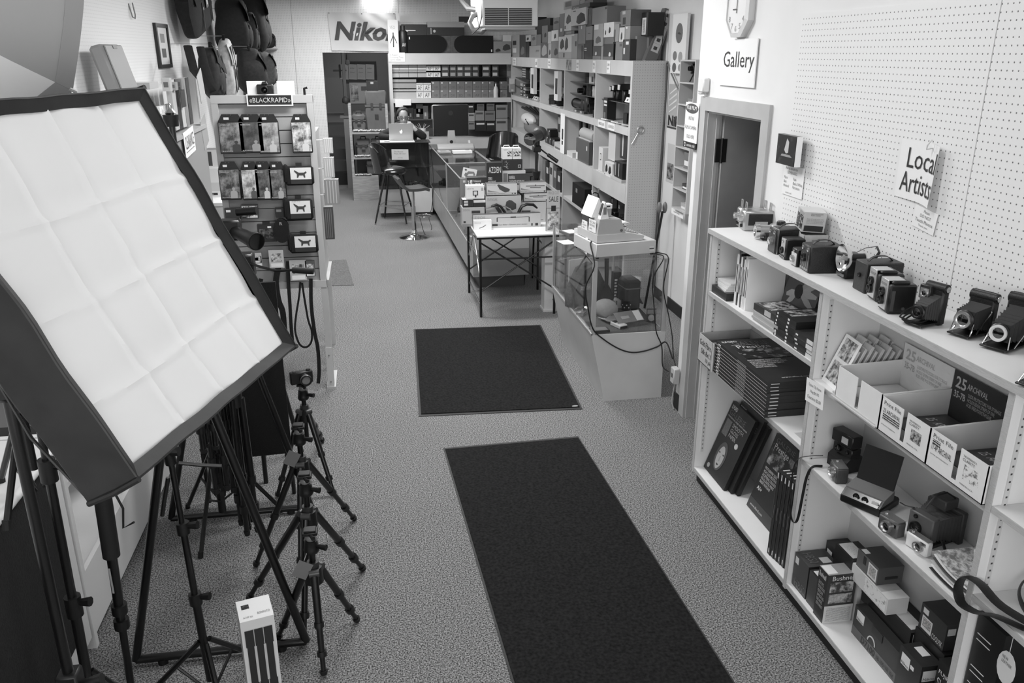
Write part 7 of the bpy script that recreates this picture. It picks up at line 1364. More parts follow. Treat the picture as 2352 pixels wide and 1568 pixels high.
# ---------------------------------------------------------------- stools and chair
t=thing('bar_stool','black vinyl bucket bar stool with splayed legs and chrome foot ring','stool',(.33,12.30,0),math.radians(72))
MB().blob((0,0,.755),(.22,.21,.07),24,10).build('seat',mat('black_vinyl',22,.22,coat=.3),t)
def bk_(u,v):a=math.radians(-80+160*u);r=.215-.02*v;return(r*math.sin(a),.19*math.cos(a)+.05+.07*v,.74+.40*v*(1-.28*abs(2*u-1)**2.5))
MB().grid(bk_,18,8,thick=.035).build('backrest',mat('black_vinyl',22,.22),t);MB().tube([bk_(u/18,1.0)for u in range(19)],.008,6).build('piping',G(60,.4),t)
for sx,sy in((-1,-1),(1,-1),(1,1),(-1,1)):
    l=MB().cyl((sx*.10,sy*.10,.70),(sx*.235,sy*.235,.02),.017,.012,10).build('leg',BLACKM,t);MB().cyl((sx*.235,sy*.235,.02),(sx*.239,sy*.239,0),.013,n=8).build('leg_tip',G(120,.4),l)
q=.187;MB().tube([(-q,-q,.27),(q,-q,.27),(q,q,.27),(-q,q,.27),(-q,-q,.27)],.009,8).build('foot_ring',CHROME,t)
t=thing('gas_lift_stool','low backed grey stool on chrome column and round chrome base','stool',(.545,11.17,0),math.radians(10))
def ss(u,v):return(-.20+.40*u,-.17+.34*v,.70+.13*max(0,(.3-u)/.3)**1.6-.02*math.sin(PI*u)-.03*max(0,(u-.85)/.15))
MB().grid(ss,16,6,thick=.035).build('seat',mat('grey_vinyl',66,.35),t);MB().cyl((0,0,.05),(0,0,.42),.03,n=18).build('lower_column',CHROME,t);MB().cyl((0,0,.42),(0,0,.68),.022,n=18).build('upper_column',CHROME,t)
MB().lathe([(.205,0),(.205,.008),(.17,.018),(.08,.035),(.045,.06),(.032,.10)],32).build('base',CHROME,t);MB().tube([(.03,0,.30)]+[(.14+.10*math.cos(math.radians(a)),.10*math.sin(math.radians(a)),.29)for a in range(180,541,24)],.008,8).build('foot_rest',CHROME,t)
t=thing('office_chair','black leather bucket chair behind the counter','chair',(1.80,11.75,0),math.radians(-30));VIN=mat('black_vinyl',22,.22)
MB().grid(lambda u,v:((.22-.03*v)*math.sin(math.radians(-75+150*u)),.17*math.cos(math.radians(-75+150*u))+.06+.08*v,.93+.38*v*(1-.2*abs(2*u-1)**2.5)),16,8,thick=.04).build('backrest',VIN,t);MB().blob((0,0,.93),(.24,.23,.05),22,8).build('seat',VIN,t);MB().cyl((0,0,.06),(0,0,.9),.03,n=12).build('column',CHROME,t);MB().lathe([(.26,0),(.25,.02),(.04,.06)],24).build('base',CHROME,t)
# spotting scope on tripod
t=thing('spotting_scope','dark spotting scope on a small black tripod behind the gear boxes','scope',(1.72,8.62,0))
sc0,sc1=Vector((-.10,-.20,1.555)),Vector((.06,.10,1.57));MB().cyl(sc0,sc1,.058,.055,20).build('objective_tube',G(52,.5),t);MB().cyl(sc0-(sc1-sc0).normalized()*.03,sc0,.066,.064,20).build('hood',G(40,.5),t);MB().cyl(sc0-(sc1-sc0).normalized()*.031,sc0-(sc1-sc0).normalized()*.03,.058,n=20).build('front_lens',LENSG,t)
MB().blob((.06,.12,1.575),(.075,.12,.075),16,10).build('prism_body',G(54,.5),t);MB().rbox(-.04,.04,-.05,.05,1.40,1.47,.01).build('pan_head',BLACK,t);MB().cyl((-.0,-.02,1.47),(0,-.02,1.52),.03,n=12).build('mount',BLACK,t);MB().cyl((.04,.0,1.43),(.13,-.06,1.36),.008,n=8).build('pan_handle',BLACK,t);MB().cyl((.11,-.045,1.375),(.2,-.11,1.31),.018,.02,10).build('grip',BLACK,t);MB().cyl((0,0,.98),(0,0,1.42),.016,n=10).build('column',BLACK,t);MB().cyl((0,0,1.13),(0,0,1.20),.035,.045,12).build('collar',BLACK,t)
for k in range(3):
    a=math.radians(90+120*k);MB().cyl((.02*math.cos(a),.02*math.sin(a),1.17),(.17*math.cos(a),.17*math.sin(a),.0),.014,.010,8).build('leg',BLACK,t)
# ================================================================ strap display stand
SY=5.90;sx0,sx1=-1.005,-.352
ds=thing('display_stand','free-standing slatwall stand of camera strap packs with a black name board','display stand',(0,0,0))
SF=mat('stand_frame',178,.45,noise=4,scale=6);SL=mat('slat_grey',156,.5,noise=4,scale=5)
MB().box(sx0,sx0+.042,SY-.02,SY+.03,.02,2.105).build('left_post',SF,ds,smooth=False);MB().box(sx1-.042,sx1,SY-.02,SY+.03,.02,2.105).build('right_post',SF,ds,smooth=False)
MB().box(sx0,sx1,SY-.021,SY+.031,2.062,2.112).build('top_rail',SF,ds,smooth=False);MB().box(sx0,sx1-.0,SY-.024,SY+.032,.79,.84).build('bottom_rail',SF,ds,smooth=False)
nS=14;hS=(2.062-.84)/nS
for k in range(nS):MB().box(sx0+.042,sx1-.042,SY+.0,SY+.018,.84+hS*k,.84+hS*(k+1)-.006).build('slat',SL,ds,smooth=False)
MB().box(sx0+.042,sx1-.042,SY+.018,SY+.024,.84,2.062).build('backing',G(70,.6),ds,smooth=False)
for x in(sx0,sx1-.045):
    q=MB().box(x,x+.045,SY-.026,SY-.02,.015,.33).build('foot_plate',mat('alu_plate',205,.35,.3),ds,smooth=False)
    for z in(.06,.27):MB().cyl((x+.022,SY-.03,z),(x+.022,SY-.026,z),.006,n=8).build('bolt',G(120,.3),q)
    MB().box(x-.01,x+.055,SY-.03,SY+.32,0,.02).build('foot_bar',SF,ds,smooth=False)
bb=sheet('black name board with white border on top of the strap stand',frame((-.775,SY-.028,2.045),(1,0,.0),(0,0,1)),.295,.075,G(225,.5),'sign','name_board',[('«BLACKRAPID»',.06,.3,.95,.7,G(210,.5))],t=.004,patches=[(.03,.1,.97,.9,G(24,.4))])
# hanging packs
YP_=SY-.03
def hook(t,x,y,z):MB().tube([(x-.012,SY-y+.0,z+.03),(x-.012,-.0,z+.03),(x-.012,-.03,z+.005)],.0016,5)
PKG='strap packs hanging on the stand'
PHO=[mat_print('pack_photo_%d'%i,lo,hi,sc,pos=ps)for i,(lo,hi,sc,ps)in enumerate(((50,175,14,(.4,.7)),(46,110,12,(.4,.7)),(60,190,12,(.35,.65)),(60,215,16,(.4,.6)),(50,160,16,(.42,.66)),(120,225,14,(.4,.6)),(50,130,18,(.4,.7)),(54,150,18,(.4,.7))))]
def strap_pack(label,rect,k):
    L_,T_,R_,B_=rect;a=YP(L_,B_,YP_-.03);b=YP(R_,T_,YP_-.03);w,h=b.x-a.x,b.z-a.z
    t=thing('strap_pack',label,'package',((a.x+b.x)/2,YP_-.03,a.z),.0,PKG)
    MB().rbox(-w/2,w/2,0,.028,0,h*.80,.004).build('box',G(30,.4),t);MB().prism([(-w/2,h*.8),(w/2,h*.8),(w*.32,h),(-w*.32,h)],.012,.016,ax='y').build('hang_tab',G(26,.4),t,smooth=False)
    MB().box(-w*.46,w*.46,-.0012,0,.012,h*.79).build('photo_print',PHO[k%8],t,smooth=False)
    fx=w*.16;MB().prism([(fx-w*.16,.012),(fx+w*.16,.012),(fx+w*.17,h*.19),(fx+w*.13,h*.235),(fx+w*.04,h*.25)]+[(fx+w*.075*math.sin(a_*PI/6+.5),h*.295-h*.04*math.cos(a_*PI/6+.5))for a_ in range(0,11)]+[(fx-w*.04,h*.25),(fx-w*.13,h*.235),(fx-w*.17,h*.19)],-.0022,-.0012,ax='y').build('figure_print',G([60,150,190,205,170,90,200,170][k%8],.5),t,smooth=False)
    MB().box(-w*.25,-w*.05,.009,.012,h*.86,h*.92).build('price_sticker',PAPER,t,smooth=False);letters(t,'CAMERA SLING',frame((-w*.4,-.0012,h*.72),(1,0,0),(0,0,1)),0,0,w*.4,h*.03,G(215,.5));letters(t,'BLACKRAPID',frame((-w*.4,-.0012,h*.06),(1,0,0),(0,0,1)),0,0,w*.4,h*.025,G(215,.5))
    MB().tube([(-.012,.03+.0,h*.97),(-.012,.005,h*.97),(-.012,-.012,h*.985)],.002,5).tube([(.012,.03,h*.97),(.012,.005,h*.97),(.012,-.012,h*.985)],.002,5).build('wire_hook',CHROME,t);return t
PK=[((507,262,556,354),'cyclist picture'),((553,262,601,352),'dark landscape picture'),((597,262,637,354),'two-figure picture'),((673,262,712,352),'bright burst picture'),((508,371,546,460),'mountain picture'),((559,371,590,460),'white tower picture'),((590,371,620,460),'city night picture'),((622,371,652,460),'street picture')]
for k,(r_,nm)in enumerate(PK):strap_pack('black strap pack with %s on the %s row of the stand'%(nm,['top','second'][k//4]),r_,k)
def pouch(label,rect,k):
    L_,T_,R_,B_=rect;a=YP(L_,B_,YP_-.05);b=YP(R_,T_,YP_-.05);w,h=b.x-a.x,b.z-a.z
    t=thing('pouch_pack',label,'package',((a.x+b.x)/2,YP_-.05,a.z),0,PKG);MB().rbox(-w/2,w/2,0,.05,0,h*.85,.014).build('pouch',CLOTHB,t);MB().rbox(-w*.55,-w*.38,-.0,.04,h*.1,h*.95,.012).build('strap_roll',CLOTHB,t)
    MB().box(-w*.3,w*.42,-.0015,0,h*.28,h*.8).build('photo_card',mat_print('dog_photo',70,225,10,pos=(.3,.45)),t,smooth=False);MB().prism([(-w*.08,h*.36),(-w*.04,h*.36),(0,h*.46),(w*.14,h*.46),(w*.17,h*.36),(w*.21,h*.36),(w*.2,h*.52),(w*.27,h*.58),(w*.24,h*.64),(w*.17,h*.58),(0,h*.58),(-w*.16,h*.70),(-w*.17,h*.66),(-w*.07,h*.52)],-.0028,-.0015,ax='y').build('figure_print',G(60,.5),t,smooth=False);MB().box(-w*.3,w*.42,-.0016,-.0001,h*.08,h*.26).build('caption_band',G(44,.5),t,smooth=False);MB().box(-.02,.02,.02,.024,h*.85,h).build('hang_tab',BLACK,t,smooth=False)
for k,r_ in enumerate(((656,374,718,427),(656,449,716,507),(666,531,728,583))):pouch(['upper','middle','lowest'][k]+' black pouch with photo card at the right of the strap stand',r_,k)
def flat_pack(label,rect,g,art=(),d=.03,y=YP_-.03,name='hang_pack'):return pbox(label,rect,y,d,None,g=g,gs=40,gt=40,name=name,cat='package',group=PKG,art=art)
flat_pack('small dark folder pack at the left of the third row on the stand',(520,478,549,522),50,[('f','p',.05,.05,.95,.45,PHO[6]),('f','p',.1,.8,.4,.92,PAPER)]);flat_pack('small black and white people print pack on the third row',(556,470,591,503),60,[('f','p',.05,.08,.95,.92,mat_print('people_print',30,225,30))])
flat_pack('dark boxed adapter pack in the middle of the stand',(594,515,633,556),44,[('f','p',.1,.2,.85,.75,mat_print('adapter_print',30,110,30)),('f','p',.55,.8,.75,.9,PAPER),('f','p',.3,1.0,.7,1.18,G(30,.4))],d=.04);flat_pack('black tag pack behind the round pouch on the stand',(633,477,660,500),34,[('f','p',.1,.6,.5,.85,G(120,.5))])
t=thing('oval_pouch','black oval shoulder pad pouch with small R mark on the stand','pouch',tuple(YP(649,558,YP_-.045)),0,PKG);MB().prism([(.05*math.cos(a*PI/12),.085+(.06 if math.sin(a*PI/12)>0 else .062)*math.sin(a*PI/12)+(.022 if math.sin(a*PI/12)>0 else-.022))for a in range(24)],0,.035,ax='y').build('pad',CLOTHB,t);letters(t,'R',frame((-.008,-.0005,.125),(1,0,0),(0,0,1)),0,0,.018,.02,G(190,.5))
for k,(r_,g_)in enumerate((((620,573,650,616),190),((668,596,702,645),180),((703,598,722,635),90),((552,588,600,605),170),((585,580,600,615),190))):flat_pack('%s clear accessory pack on the lower rows of the stand, counted from the left'%['third','fourth','fifth','first','second'][k],r_,g_,[('f','p',.15,.35,.85,.8,mat_print('acc_print',60,215,40)),('f','p',.1,.05,.9,.25,PAPER)],d=.012)
# two white cards and a camera on the stand's top rail
for k,r_ in enumerate(((569,186,608,221),(638,186,675,221))):pbox(['left','right'][k]+' blank white card standing on top of the strap stand',r_,SY,.004,2.1125,g=226,gs=215,gt=226,name='blank_card',cat='card')
t=slr('dark camera gadget between the blank cards on the strap stand',(-.655,SY+.005,2.1125),0,.8);t=thing('bracket_knob','small black pipe elbow fixed on the right of the strap stand top','bracket',tuple(YP(700,221,SY)));t.location.z=2.1125;MB().tube([(0,0,0),(0,0,.04),(.02,0,.045)],.008,8).build('elbow',BLACK,t)
# straps hanging from the stand
def hang(label,pts,w=.016,y=SY-.05,m=None):return tag(MB().ribbon(spl([YP(px,py,y)for px,py in pts]),w).build('hanging_strap',m or CLOTHB),label,'strap','straps hanging from the stand')
hang('wide black strap hanging from the middle of the stand',((640,610),(637,625),(634,650),(640,690),(650,720),(655,790)),.02);hang('long black strap with buckle hanging beside the wide strap',((661,600),(662,640),(666,700),(668,740),(673,800)),.012)
hang('looped thin black strap hanging in a ring below the stand',((690,648),(687,680),(680,725),(678,760),(688,790),(703,797),(715,785),(716,760),(708,735),(700,690),(694,650)),.007);hang('long tapering black strap at the right end of the stand',((714,640),(715,700),(722,760),(730,800),(733,850),(731,880)),.013);hang('short black strap tail left of the wide strap',((600,640),(596,665),(602,690)),.014)
# side rack behind the stand with hanging packets
sr=thing('side_rack','narrow pale side rack with hooks behind the strap stand','rack',(0,0,0));MB().box(-.41,-.385,6.35,6.95,.72,1.82).build('panel',SF,sr,smooth=False);MB().box(-.42,-.36,6.34,6.96,.67,.72).build('ledge',SL,sr,smooth=False);MB().box(-.42,-.375,6.35,6.39,0,.66).build('leg',SF,sr,smooth=False);MB().box(-.42,-.375,6.9,6.94,0,.66).build('leg',SF,sr,smooth=False)
for k,z in enumerate((1.76,1.55,1.35)):MB().tube([(-.385,6.5,z),(-.30,6.5,z),(-.285,6.5,z+.015)],.004,6).build('hook',G(215,.3),sr)
for k,(r_,g_)in enumerate((((744,318,763,352),175),((745,362,766,408),165),((748,412,777,470),130),((748,475,764,550),70))):pbox(['topmost','second','third','lowest'][k]+' clear packet bunch hanging from the side rack',r_,6.46,.07,None,g=g_,gs=g_-30,gt=g_,name='packet_bunch',cat='package',rough=.2,art=[('f','p',.15+.2*i,.05,.22+.2*i,.95,G(min(230,g_+40),.3))for i in range(4)],group='packets on the side rack')
# ================================================================ left wall: unit, bags, frame
lu=thing('accessory_unit','grey accessory unit along the left wall with clearance end panel','cabinet',(0,0,0));MB().box(XL+.002,-1.45,5.0,8.02,0,1.74).build('carcass',G(150,.5),lu,smooth=False);MB().box(XL+.002,-1.70,5.0,8.6,1.74,2.10).build('upper_ledge',WHITE,lu,smooth=False);MB().box(XL+.002,-1.43,4.99,8.04,1.74,1.77).build('top_board',G(170,.5),lu,smooth=False)
sheet('handwritten clearance card hung on the left unit edge',frame(tuple(XP(428,365,-1.428)),(0,1,.06),(-.0,-.06,1)),.42,.2,PAPER,'sign','clearance_card',[('CLEARANCE',.1,.3,.92,.8,G(110,.6))],patches=[(.1,.18,.9,.21,G(110,.6))])
t=thing('plastic_case','grey plastic carrying case leaning against the left wall','case',(-1.78,6.85,2.1005),0,rot=(0,math.radians(-14),0));MB().rbox(-.06,.04,-.24,.24,0,.34,.02).build('shell',G(150,.5),t);MB().rbox(.04,.052,-.225,.225,.012,.328,.006).build('lid',G(135,.5),t);MB().box(.048,.056,-.04,.06,.30,.325).build('latch',G(110,.5),t)
carton('small white carton right of the grey plastic case',(-1.80,7.45,2.1005),(.2,.3,.05),0,205,200,214);carton('dark display board with white lettering behind the softbox edge',(-1.60,4.62,0),(.30,.05,2.42),-.2,62,50,70,name='display_board',cat='board',art=[('f','t','ure',.55,.86,.92,.895,G(215,.5))])
pf=thing('picture_frame','black framed small picture hanging on the left wall','picture',(XL,9.30,2.44),PI/2)
fw_,fh_=.27,.21
for b in((-fw_,fw_,-.03,0,fh_-.035,fh_),(-fw_,fw_,-.03,0,-fh_,-fh_+.035),(-fw_,-fw_+.05,-.03,0,-fh_+.035,fh_-.035),(fw_-.05,fw_,-.03,0,-fh_+.035,fh_-.035)):MB().box(*b).build('frame_bar',G(34,.4),pf,smooth=False)
MB().box(-fw_+.05,fw_-.05,-.015,0,-fh_+.035,fh_-.035).build('mat_board',G(215,.5),pf,smooth=False)
for z in(.03,-.11):MB().box(-.08,.1,-.0165,-.015,z,z+.085).build('photo',G(130+int(z*300),.4),pf,smooth=False)
t=thing('wall_hook','bent wire hook high on the left wall','hook',tuple(XP(297,25,XL+.001)));MB().tube([(0,0,.06),(.02,.0,-.05),(.03,.04,-.06),(.03,.06,-.03),(.02,.06,.07)],.006,6).build('wire',G(120,.4),t)
BAGM=[mat('bag_black',22,.85,noise=6,scale=30,bump=.3),mat('bag_dark',34,.85,noise=8,scale=30,bump=.3),mat('bag_grey',74,.85,noise=8,scale=30,bump=.3)]
def bag(label,c,size,m,rot=(0,0,0),pocket=True,strap=True,name='camera_bag',tagc=False):
    t=thing(name,label,'bag',c,0,'bags hanging on the left wall',rot=rot);w,d,h=size
    mb=MB();mb.blob((0,0,h/2),(w/2,d/2,h/2),20,14)
    def sq(v,a):return math.copysign(min(abs(v)/a,1)**.55*a,v)
    mb.v=[Vector((sq(p.x,w/2),sq(p.y,d/2),h/2+sq(p.z-h/2,h/2)))for p in mb.v];mb.v=[Vector((p.x*(1+.12*math.sin(11*p.z+5*p.y)),p.y*(1+.07*math.sin(13*p.z+3)),p.z*(1+.05*math.sin(9*p.y+1))))for p in mb.v];mb.build('body',m,t)
    if pocket:mb=MB();mb.blob((w*.42,0,h*.35),(w*.2,d*.36,h*.26),14,10);mb.build('pocket',m,t)
    for s_ in(-.2,.2):MB().ribbon([(w*.5+.006,s_*d,h*.12),(w*.52+.008,s_*d,h*.5),(w*.45,s_*d*.9,h*.93)],.02,.003,(1,0,0)).build('webbing',G(48,.8),t);MB().box(w*.52+.006,w*.52+.016,s_*d-.024,s_*d+.024,h*.48,h*.53).build('buckle',G(90,.4),t)
    MB().grid(lambda u,v:(w*(.30+.24*math.sin(PI*.5*(1-v))),d*.46*(2*u-1)*(1-.08*(1-v)),h*(.62+.36*v)),6,5,thick=.006).build('flap',m,t)
    if strap:MB().tube([(0,-d*.1,h*.95),(0,-d*.05,h+.07),(0,d*.05,h+.07),(0,d*.1,h*.95)],.014,6,flat=.4).build('carry_loop',CLOTHB,t)
    if tagc:q=MB().box(w*.5+.012,w*.5+.016,-.07,.07,h*.45,h*.8).build('product_tag',G(44,.5),t);MB().box(w*.5+.016,w*.5+.018,-.04,.03,h*.5,h*.62).build('tag_label',G(200,.5),q)
    MB().cyl((0,0,h+.06),((XL-c[0]),0,h+.06),.003,n=6).build('peg_hook',G(150,.3),t)
    MB().tube([(w*.49,-d*.3,h*.6),(w*.53,0,h*.63),(w*.49,d*.3,h*.6)],.004,5).build('zip',G(80,.4),t);return t
bag('large flat black portfolio bag with product tag, topmost on the left wall',(-1.84,10.6,2.60),(.22,1.5,.60),BAGM[0],(math.radians(12),0,0),False,tagc=True)
bag('black backpack hanging behind the portfolio bag',(-1.70,12.2,2.35),(.42,.7,.68),BAGM[0],(0,0,.1));bag('large boxy black backpack nearest the back wall',(-1.62,13.35,2.36),(.5,.75,.86),BAGM[0],(0,0,.15));bag('slim dark bag with white tag between the black backpacks',(-1.52,12.55,2.38),(.2,.5,.5),BAGM[1],(0,0,.1))
bag('dark shoulder bag on the lower hook row of the left wall',(-1.60,9.6,1.92),(.2,.62,.5),BAGM[1],(math.radians(-14),0,0));bag('dark grey sling backpack above the strap stand',(-1.45,11.6,1.90),(.34,.6,.5),BAGM[1],(math.radians(10),0,.2));bag('grey trimmed sling bag right of the dark sling backpack',(-1.40,12.6,1.92),(.3,.6,.45),BAGM[2],(0,0,.2));bag('clear bagged rucksack hanging lower near the back',(-1.46,13.4,1.9),(.28,.5,.42),BAGM[2],(0,0,0))
t=bag('pale grey pouch bag in plastic among the dark bags',(-1.55,10.45,1.88),(.16,.34,.62),mat('pale_pouch',176,.6,noise=20,scale=20),(math.radians(8),0,0),False)
hangers=((470,108,480,150,500,215),(433,110,440,150,470,200))
for k,(a,b,c_,d_,e_,f_)in enumerate(((431,105,445,160,500,225),(460,108,470,150,492,215))):
    tag(MB().tube([XP(a,b,-1.62),XP(c_,d_,-1.55),XP(e_,f_,-1.48)],.04,8,flat=.2).build('shoulder_strap',BAGM[0]),['left','right'][k]+' broad black shoulder strap hanging diagonally on the left wall','strap','shoulder straps on the left wall')
for k,(px,py,s_,ti)in enumerate(((463,195,.24,.3),(471,300,.26,.25),(420,222,.16,.0))):
    p=XP(px,py,-1.45);o=carton(['pale square hang tag on the dark shoulder bag','pale square hang tag low beside the clearance panel','dark rectangular blister card among the clear packs'][k],(p.x,p.y,p.z-s_/2),(.006,s_,s_),0,[190,170,80][k],[185,165,60][k],190,name='hang_tag',cat='tag',rot=(ti,0,0));
for k in range(5):
    p=XP(386+9*k,163+2*k,-1.50);carton('%s long accessory strip hanging on the left unit, counted from the softbox'%ORD[k],(-1.50,p.y,1.80),(.04,.13,.38),0,[190,40,200,150,60][k],[200,45,205,150,70][k],190,name='accessory_strip',cat='package',group='accessory strips on the left unit',rough=.25)
for k in range(6):
    p=XP(392+11*k,262-3*k+8*(k%2),-1.48);t=thing('clear_pack','%s rumpled clear accessory pack on the left unit top, counted from the softbox'%ORD[k],'package',(-1.56,p.y,1.7705),0,'rumpled clear packs');mb=MB();mb.blob((0,0,.10),(.05,.13,.10),12,8);R=random.Random(k);mb.v=[Vector((v.x*R.uniform(.8,1.15),v.y*R.uniform(.8,1.15),max(.0,v.z*R.uniform(.8,1.1))))for v in mb.v];mb.build('film',mat('milky_film',196,.25),t,smooth=False);MB().box(-.02,.02,-.06,.06,.17,.22).build('header_card',PAPER,t,smooth=False)
for k,(r_,g_)in enumerate((((378,210,392,240),205),((392,186,402,205),170),((405,180,415,205),150))):pbox('%s small boxed filter on the left unit ledge behind the softbox'%ORD[k],r_,6.9+.15*k,.08,None,g=g_,group='boxed filters on the left ledge',art=[('f','p',.2,.3,.8,.7,G(110,.5))]).location.z=2.1005
# second low counter behind the stand, with printer boxes
lc=thing('side_counter','white side counter with boxed printers behind the strap stand','counter',(0,0,0));MB().box(XL+.002,-1.30,8.1,10.2,0,1.02).build('carcass',WHITE,lc,smooth=False);MB().box(XL+.002,-1.28,8.08,10.22,1.02,1.05).build('top',WHITE,lc,smooth=False)
pbox('white printer carton with black stripe behind the strap stand edge',(464,386,503,461),8.45,.35,1.0505,g=214,gs=190,gt=220,art=[('f','p',.1,.06,.8,.14,G(30,.5)),('f','t','Nikon',.3,.07,.6,.13,G(200,.5)),('f','p',.05,.2,.95,.5,G(190,.5))]);pbox('tilted white brochure box above the printer carton',(474,344,500,385),8.5,.2,None,g=205,gs=60,gt=120,art=[('f','p',.1,.1,.5,.9,G(70,.5))]);pbox('white picture card box below the printer carton',(468,470,500,520),8.12,.02,None,g=220,gs=210,gt=220,art=[('f','poly',[(.2,.2),(.6,.2),(.6,.8)],G(110,.5))])
# back-left corner pieces
sheet('tall printed text poster on the far left of the back wall',frame(tuple(YP(570,78,YB-.004)),(1,0,0),(0,0,1)),.17,.62,G(205,.5),'poster','text_poster',[('photo\nclasses\nprints\nframes\nfilm\nslides\nalbums\nscans\ngifts\nframes\nlenses\nbags',.12,.04,.9,.97,G(110,.6))]);pbox('long dark framed panel beside the text poster',(553,0,566,80),YB-.03,.02,None,g=120,gs=40,gt=60,name='framed_panel',cat='panel')
t=bag('dark camera bag and gadgets on the far wall shelf',(-1.60,14.9,2.44),(.34,.22,.24),BAGM[0],(0,0,0),False);w_=thing('far_shelf','short wall shelf holding the far camera bag','shelf',(-1.60,14.98,2.42));MB().box(-.2,.18,-.14,.2,0,.018).build('board',G(120,.5),w_,smooth=False)
fd=pbox('grey storage cupboard in the far left corner',(580,118,606,230),14.7,.4,0.0,g=150,gs=130,gt=150,name='cupboard',cat='cupboard');t=pbox('narrow framed doorway sign on the back wall left end',(604,130,622,222),YB-.02,.015,None,g=130,gs=60,gt=60,name='wall_panel',cat='panel',art=[('f','p',.15,.05,.85,.9,G(60,.5)),('f','p',.3,.8,.6,.98,PAPER)])
# ================================================================ left foreground cabinets
c1=thing('low_cabinet','low white cabinet with black mesh front at the left edge','cabinet',(0,0,0));CFX=-1.25
MB().box(XL+.01,CFX,.9,3.10,.08,.96).build('carcass',WHITE,c1,smooth=False);MB().box(XL+.01,CFX+.02,.9,3.12,.96,.99).build('top',WHITE,c1,smooth=False);MB().box(XL+.01,CFX-.05,.9,3.10,0,.08).build('kick',G(30,.6),c1,smooth=False)
MB().box(CFX,CFX+.006,.95,2.99,.17,.93).build('mesh_panel',mat('black_mesh',22,.7,noise=14,scale=150,bump=.6),c1,smooth=False);MB().tube([(CFX+.02,.9,.975),(CFX+.02,3.12,.975)],.016,10).build('nosing',WHITE,c1)
c3=thing('low_shelf_unit','low white open shelf unit beyond the mesh cabinet','shelf',(0,0,0));MB().box(XL+.01,CFX,3.13,3.16,.0,.99).build('upright',WHITE,c3,smooth=False);MB().box(XL+.01,CFX-.02,3.16,4.9,.30,.33).build('shelf',WHITE,c3,smooth=False);MB().box(CFX-.02,CFX,3.16,4.95,.06,.36).build('front_board',WHITE,c3,smooth=False);MB().box(XL+.01,CFX-.03,3.16,4.95,0,.06).build('kick',G(34,.6),c3,smooth=False);MB().box(XL+.01,CFX-.1,3.16,4.9,.62,.645).build('shelf',WHITE,c3,smooth=False);MB().box(XL+.01,XL+.03,3.16,4.95,.06,1.4).build('back',G(190,.6),c3,smooth=False);MB().box(XL+.03,CFX,4.92,4.95,.06,.99).build('upright',WHITE,c3,smooth=False)
carton('dark box on the low shelf unit behind the monopod',(-1.55,3.5,.6455),(.3,.3,.3),0,70,60,90,group=None)
# ================================================================ lighting gear in the foreground
# softbox
K_=.66/.8;O_=Vector((0,0,CAMH))
A_,B_,C_,D_=[O_+(Vector(p)-O_)*K_ for p in((-.885,1.785,2.249),(-.626,2.542,2.256),(-.292,2.489,1.531),(-.55,1.732,1.524))]
nrm=(B_-A_).cross(D_-A_).normalized();nrm=-nrm if nrm.x<0 else nrm
e1,e2=(B_-A_),(D_-A_);cen=(A_+B_+C_+D_)/4
sb=thing('softbox','large square softbox with creased white front and black rim','softbox',cen)
def fold(u,v):
    z=0
    for k in(.27,.52,.77):z+=.006*math.exp(-((u-k-.01*math.sin(7*v))/.011)**2)-.004*math.exp(-((u-k-.03)/.05)**2)
    for k in(.3,.55,.8):z+=.005*math.exp(-((v-k-.01*math.sin(6*u))/.011)**2)-.004*math.exp(-((v-k+.03)/.05)**2)
    return z+.004*math.sin(9*u+4*v)*math.sin(7*v-3*u)-.012*math.sin(PI*u)*math.sin(PI*v)
mb=MB();mb.grid(lambda u,v:A_+e1*u+e2*v+nrm*fold(u,v)-cen,90,90,thick=-.002)
SBW=mat('diffuser_cloth',234,.8);mb.build('diffuser',SBW,sb)
FAB=mat('black_nylon',25,.55,noise=8,scale=16,bump=.4)
def P4(g,off):return[cen+((q-cen)*g)+nrm*off-cen for q in(A_,B_,C_,D_)]
inn,lip,back,ring_=P4(.985,.004),P4(1.062,.018),P4(1.085,-.10),P4(.22,-.40)
def wob(i,j,s_):return nrm*.003*math.sin(17*s_+i*2+j)+Vector((0,0,.0018*math.sin(23*s_+i)))
for nm,ra,rb in(('rim',inn,lip),('rim_edge',lip,back),('side_panel',back,ring_)):
    for i in range(4):
        a0,a1,b0_,b1_=ra[i],ra[(i+1)%4],rb[i],rb[(i+1)%4]
        q=MB().grid(lambda u,v:(a0*(1-u)+a1*u)*(1-v)+(b0_*(1-u)+b1_*u)*v+(wob(i,0,u)*(1 if nm!='side_panel' else 2.0)*math.sin(PI*u)),20,3,thick=.003).build(nm,FAB,sb)
for i in range(4):MB().tube([lip[i],(lip[i]+back[i])/2+(lip[i]-P4(1.0,0)[i])*.12,back[i]],.006,8).build('corner_pocket',FAB,sb)
for i in range(4):MB().tube([back[i]*.985,(back[i]+ring_[i])/2*1.04,ring_[i]],.004,6).build('tension_rod',G(60,.4),sb)
rc=-nrm*.43;MB().cyl(-nrm*.40,-nrm*.44,.075,n=20).build('speed_ring',BLACK,sb)
for k in range(4):
    s_=.2+.2*k;p=back[0]*(1-s_)+back[3]*s_;q=ring_[0]*(1-s_)+ring_[3]*s_;p=p*.8+q*.2+nrm*.0;dd=(back[3]-back[0]).normalized();oo=(nrm.cross(dd)).normalized();oo=oo if oo.x<0 else-oo
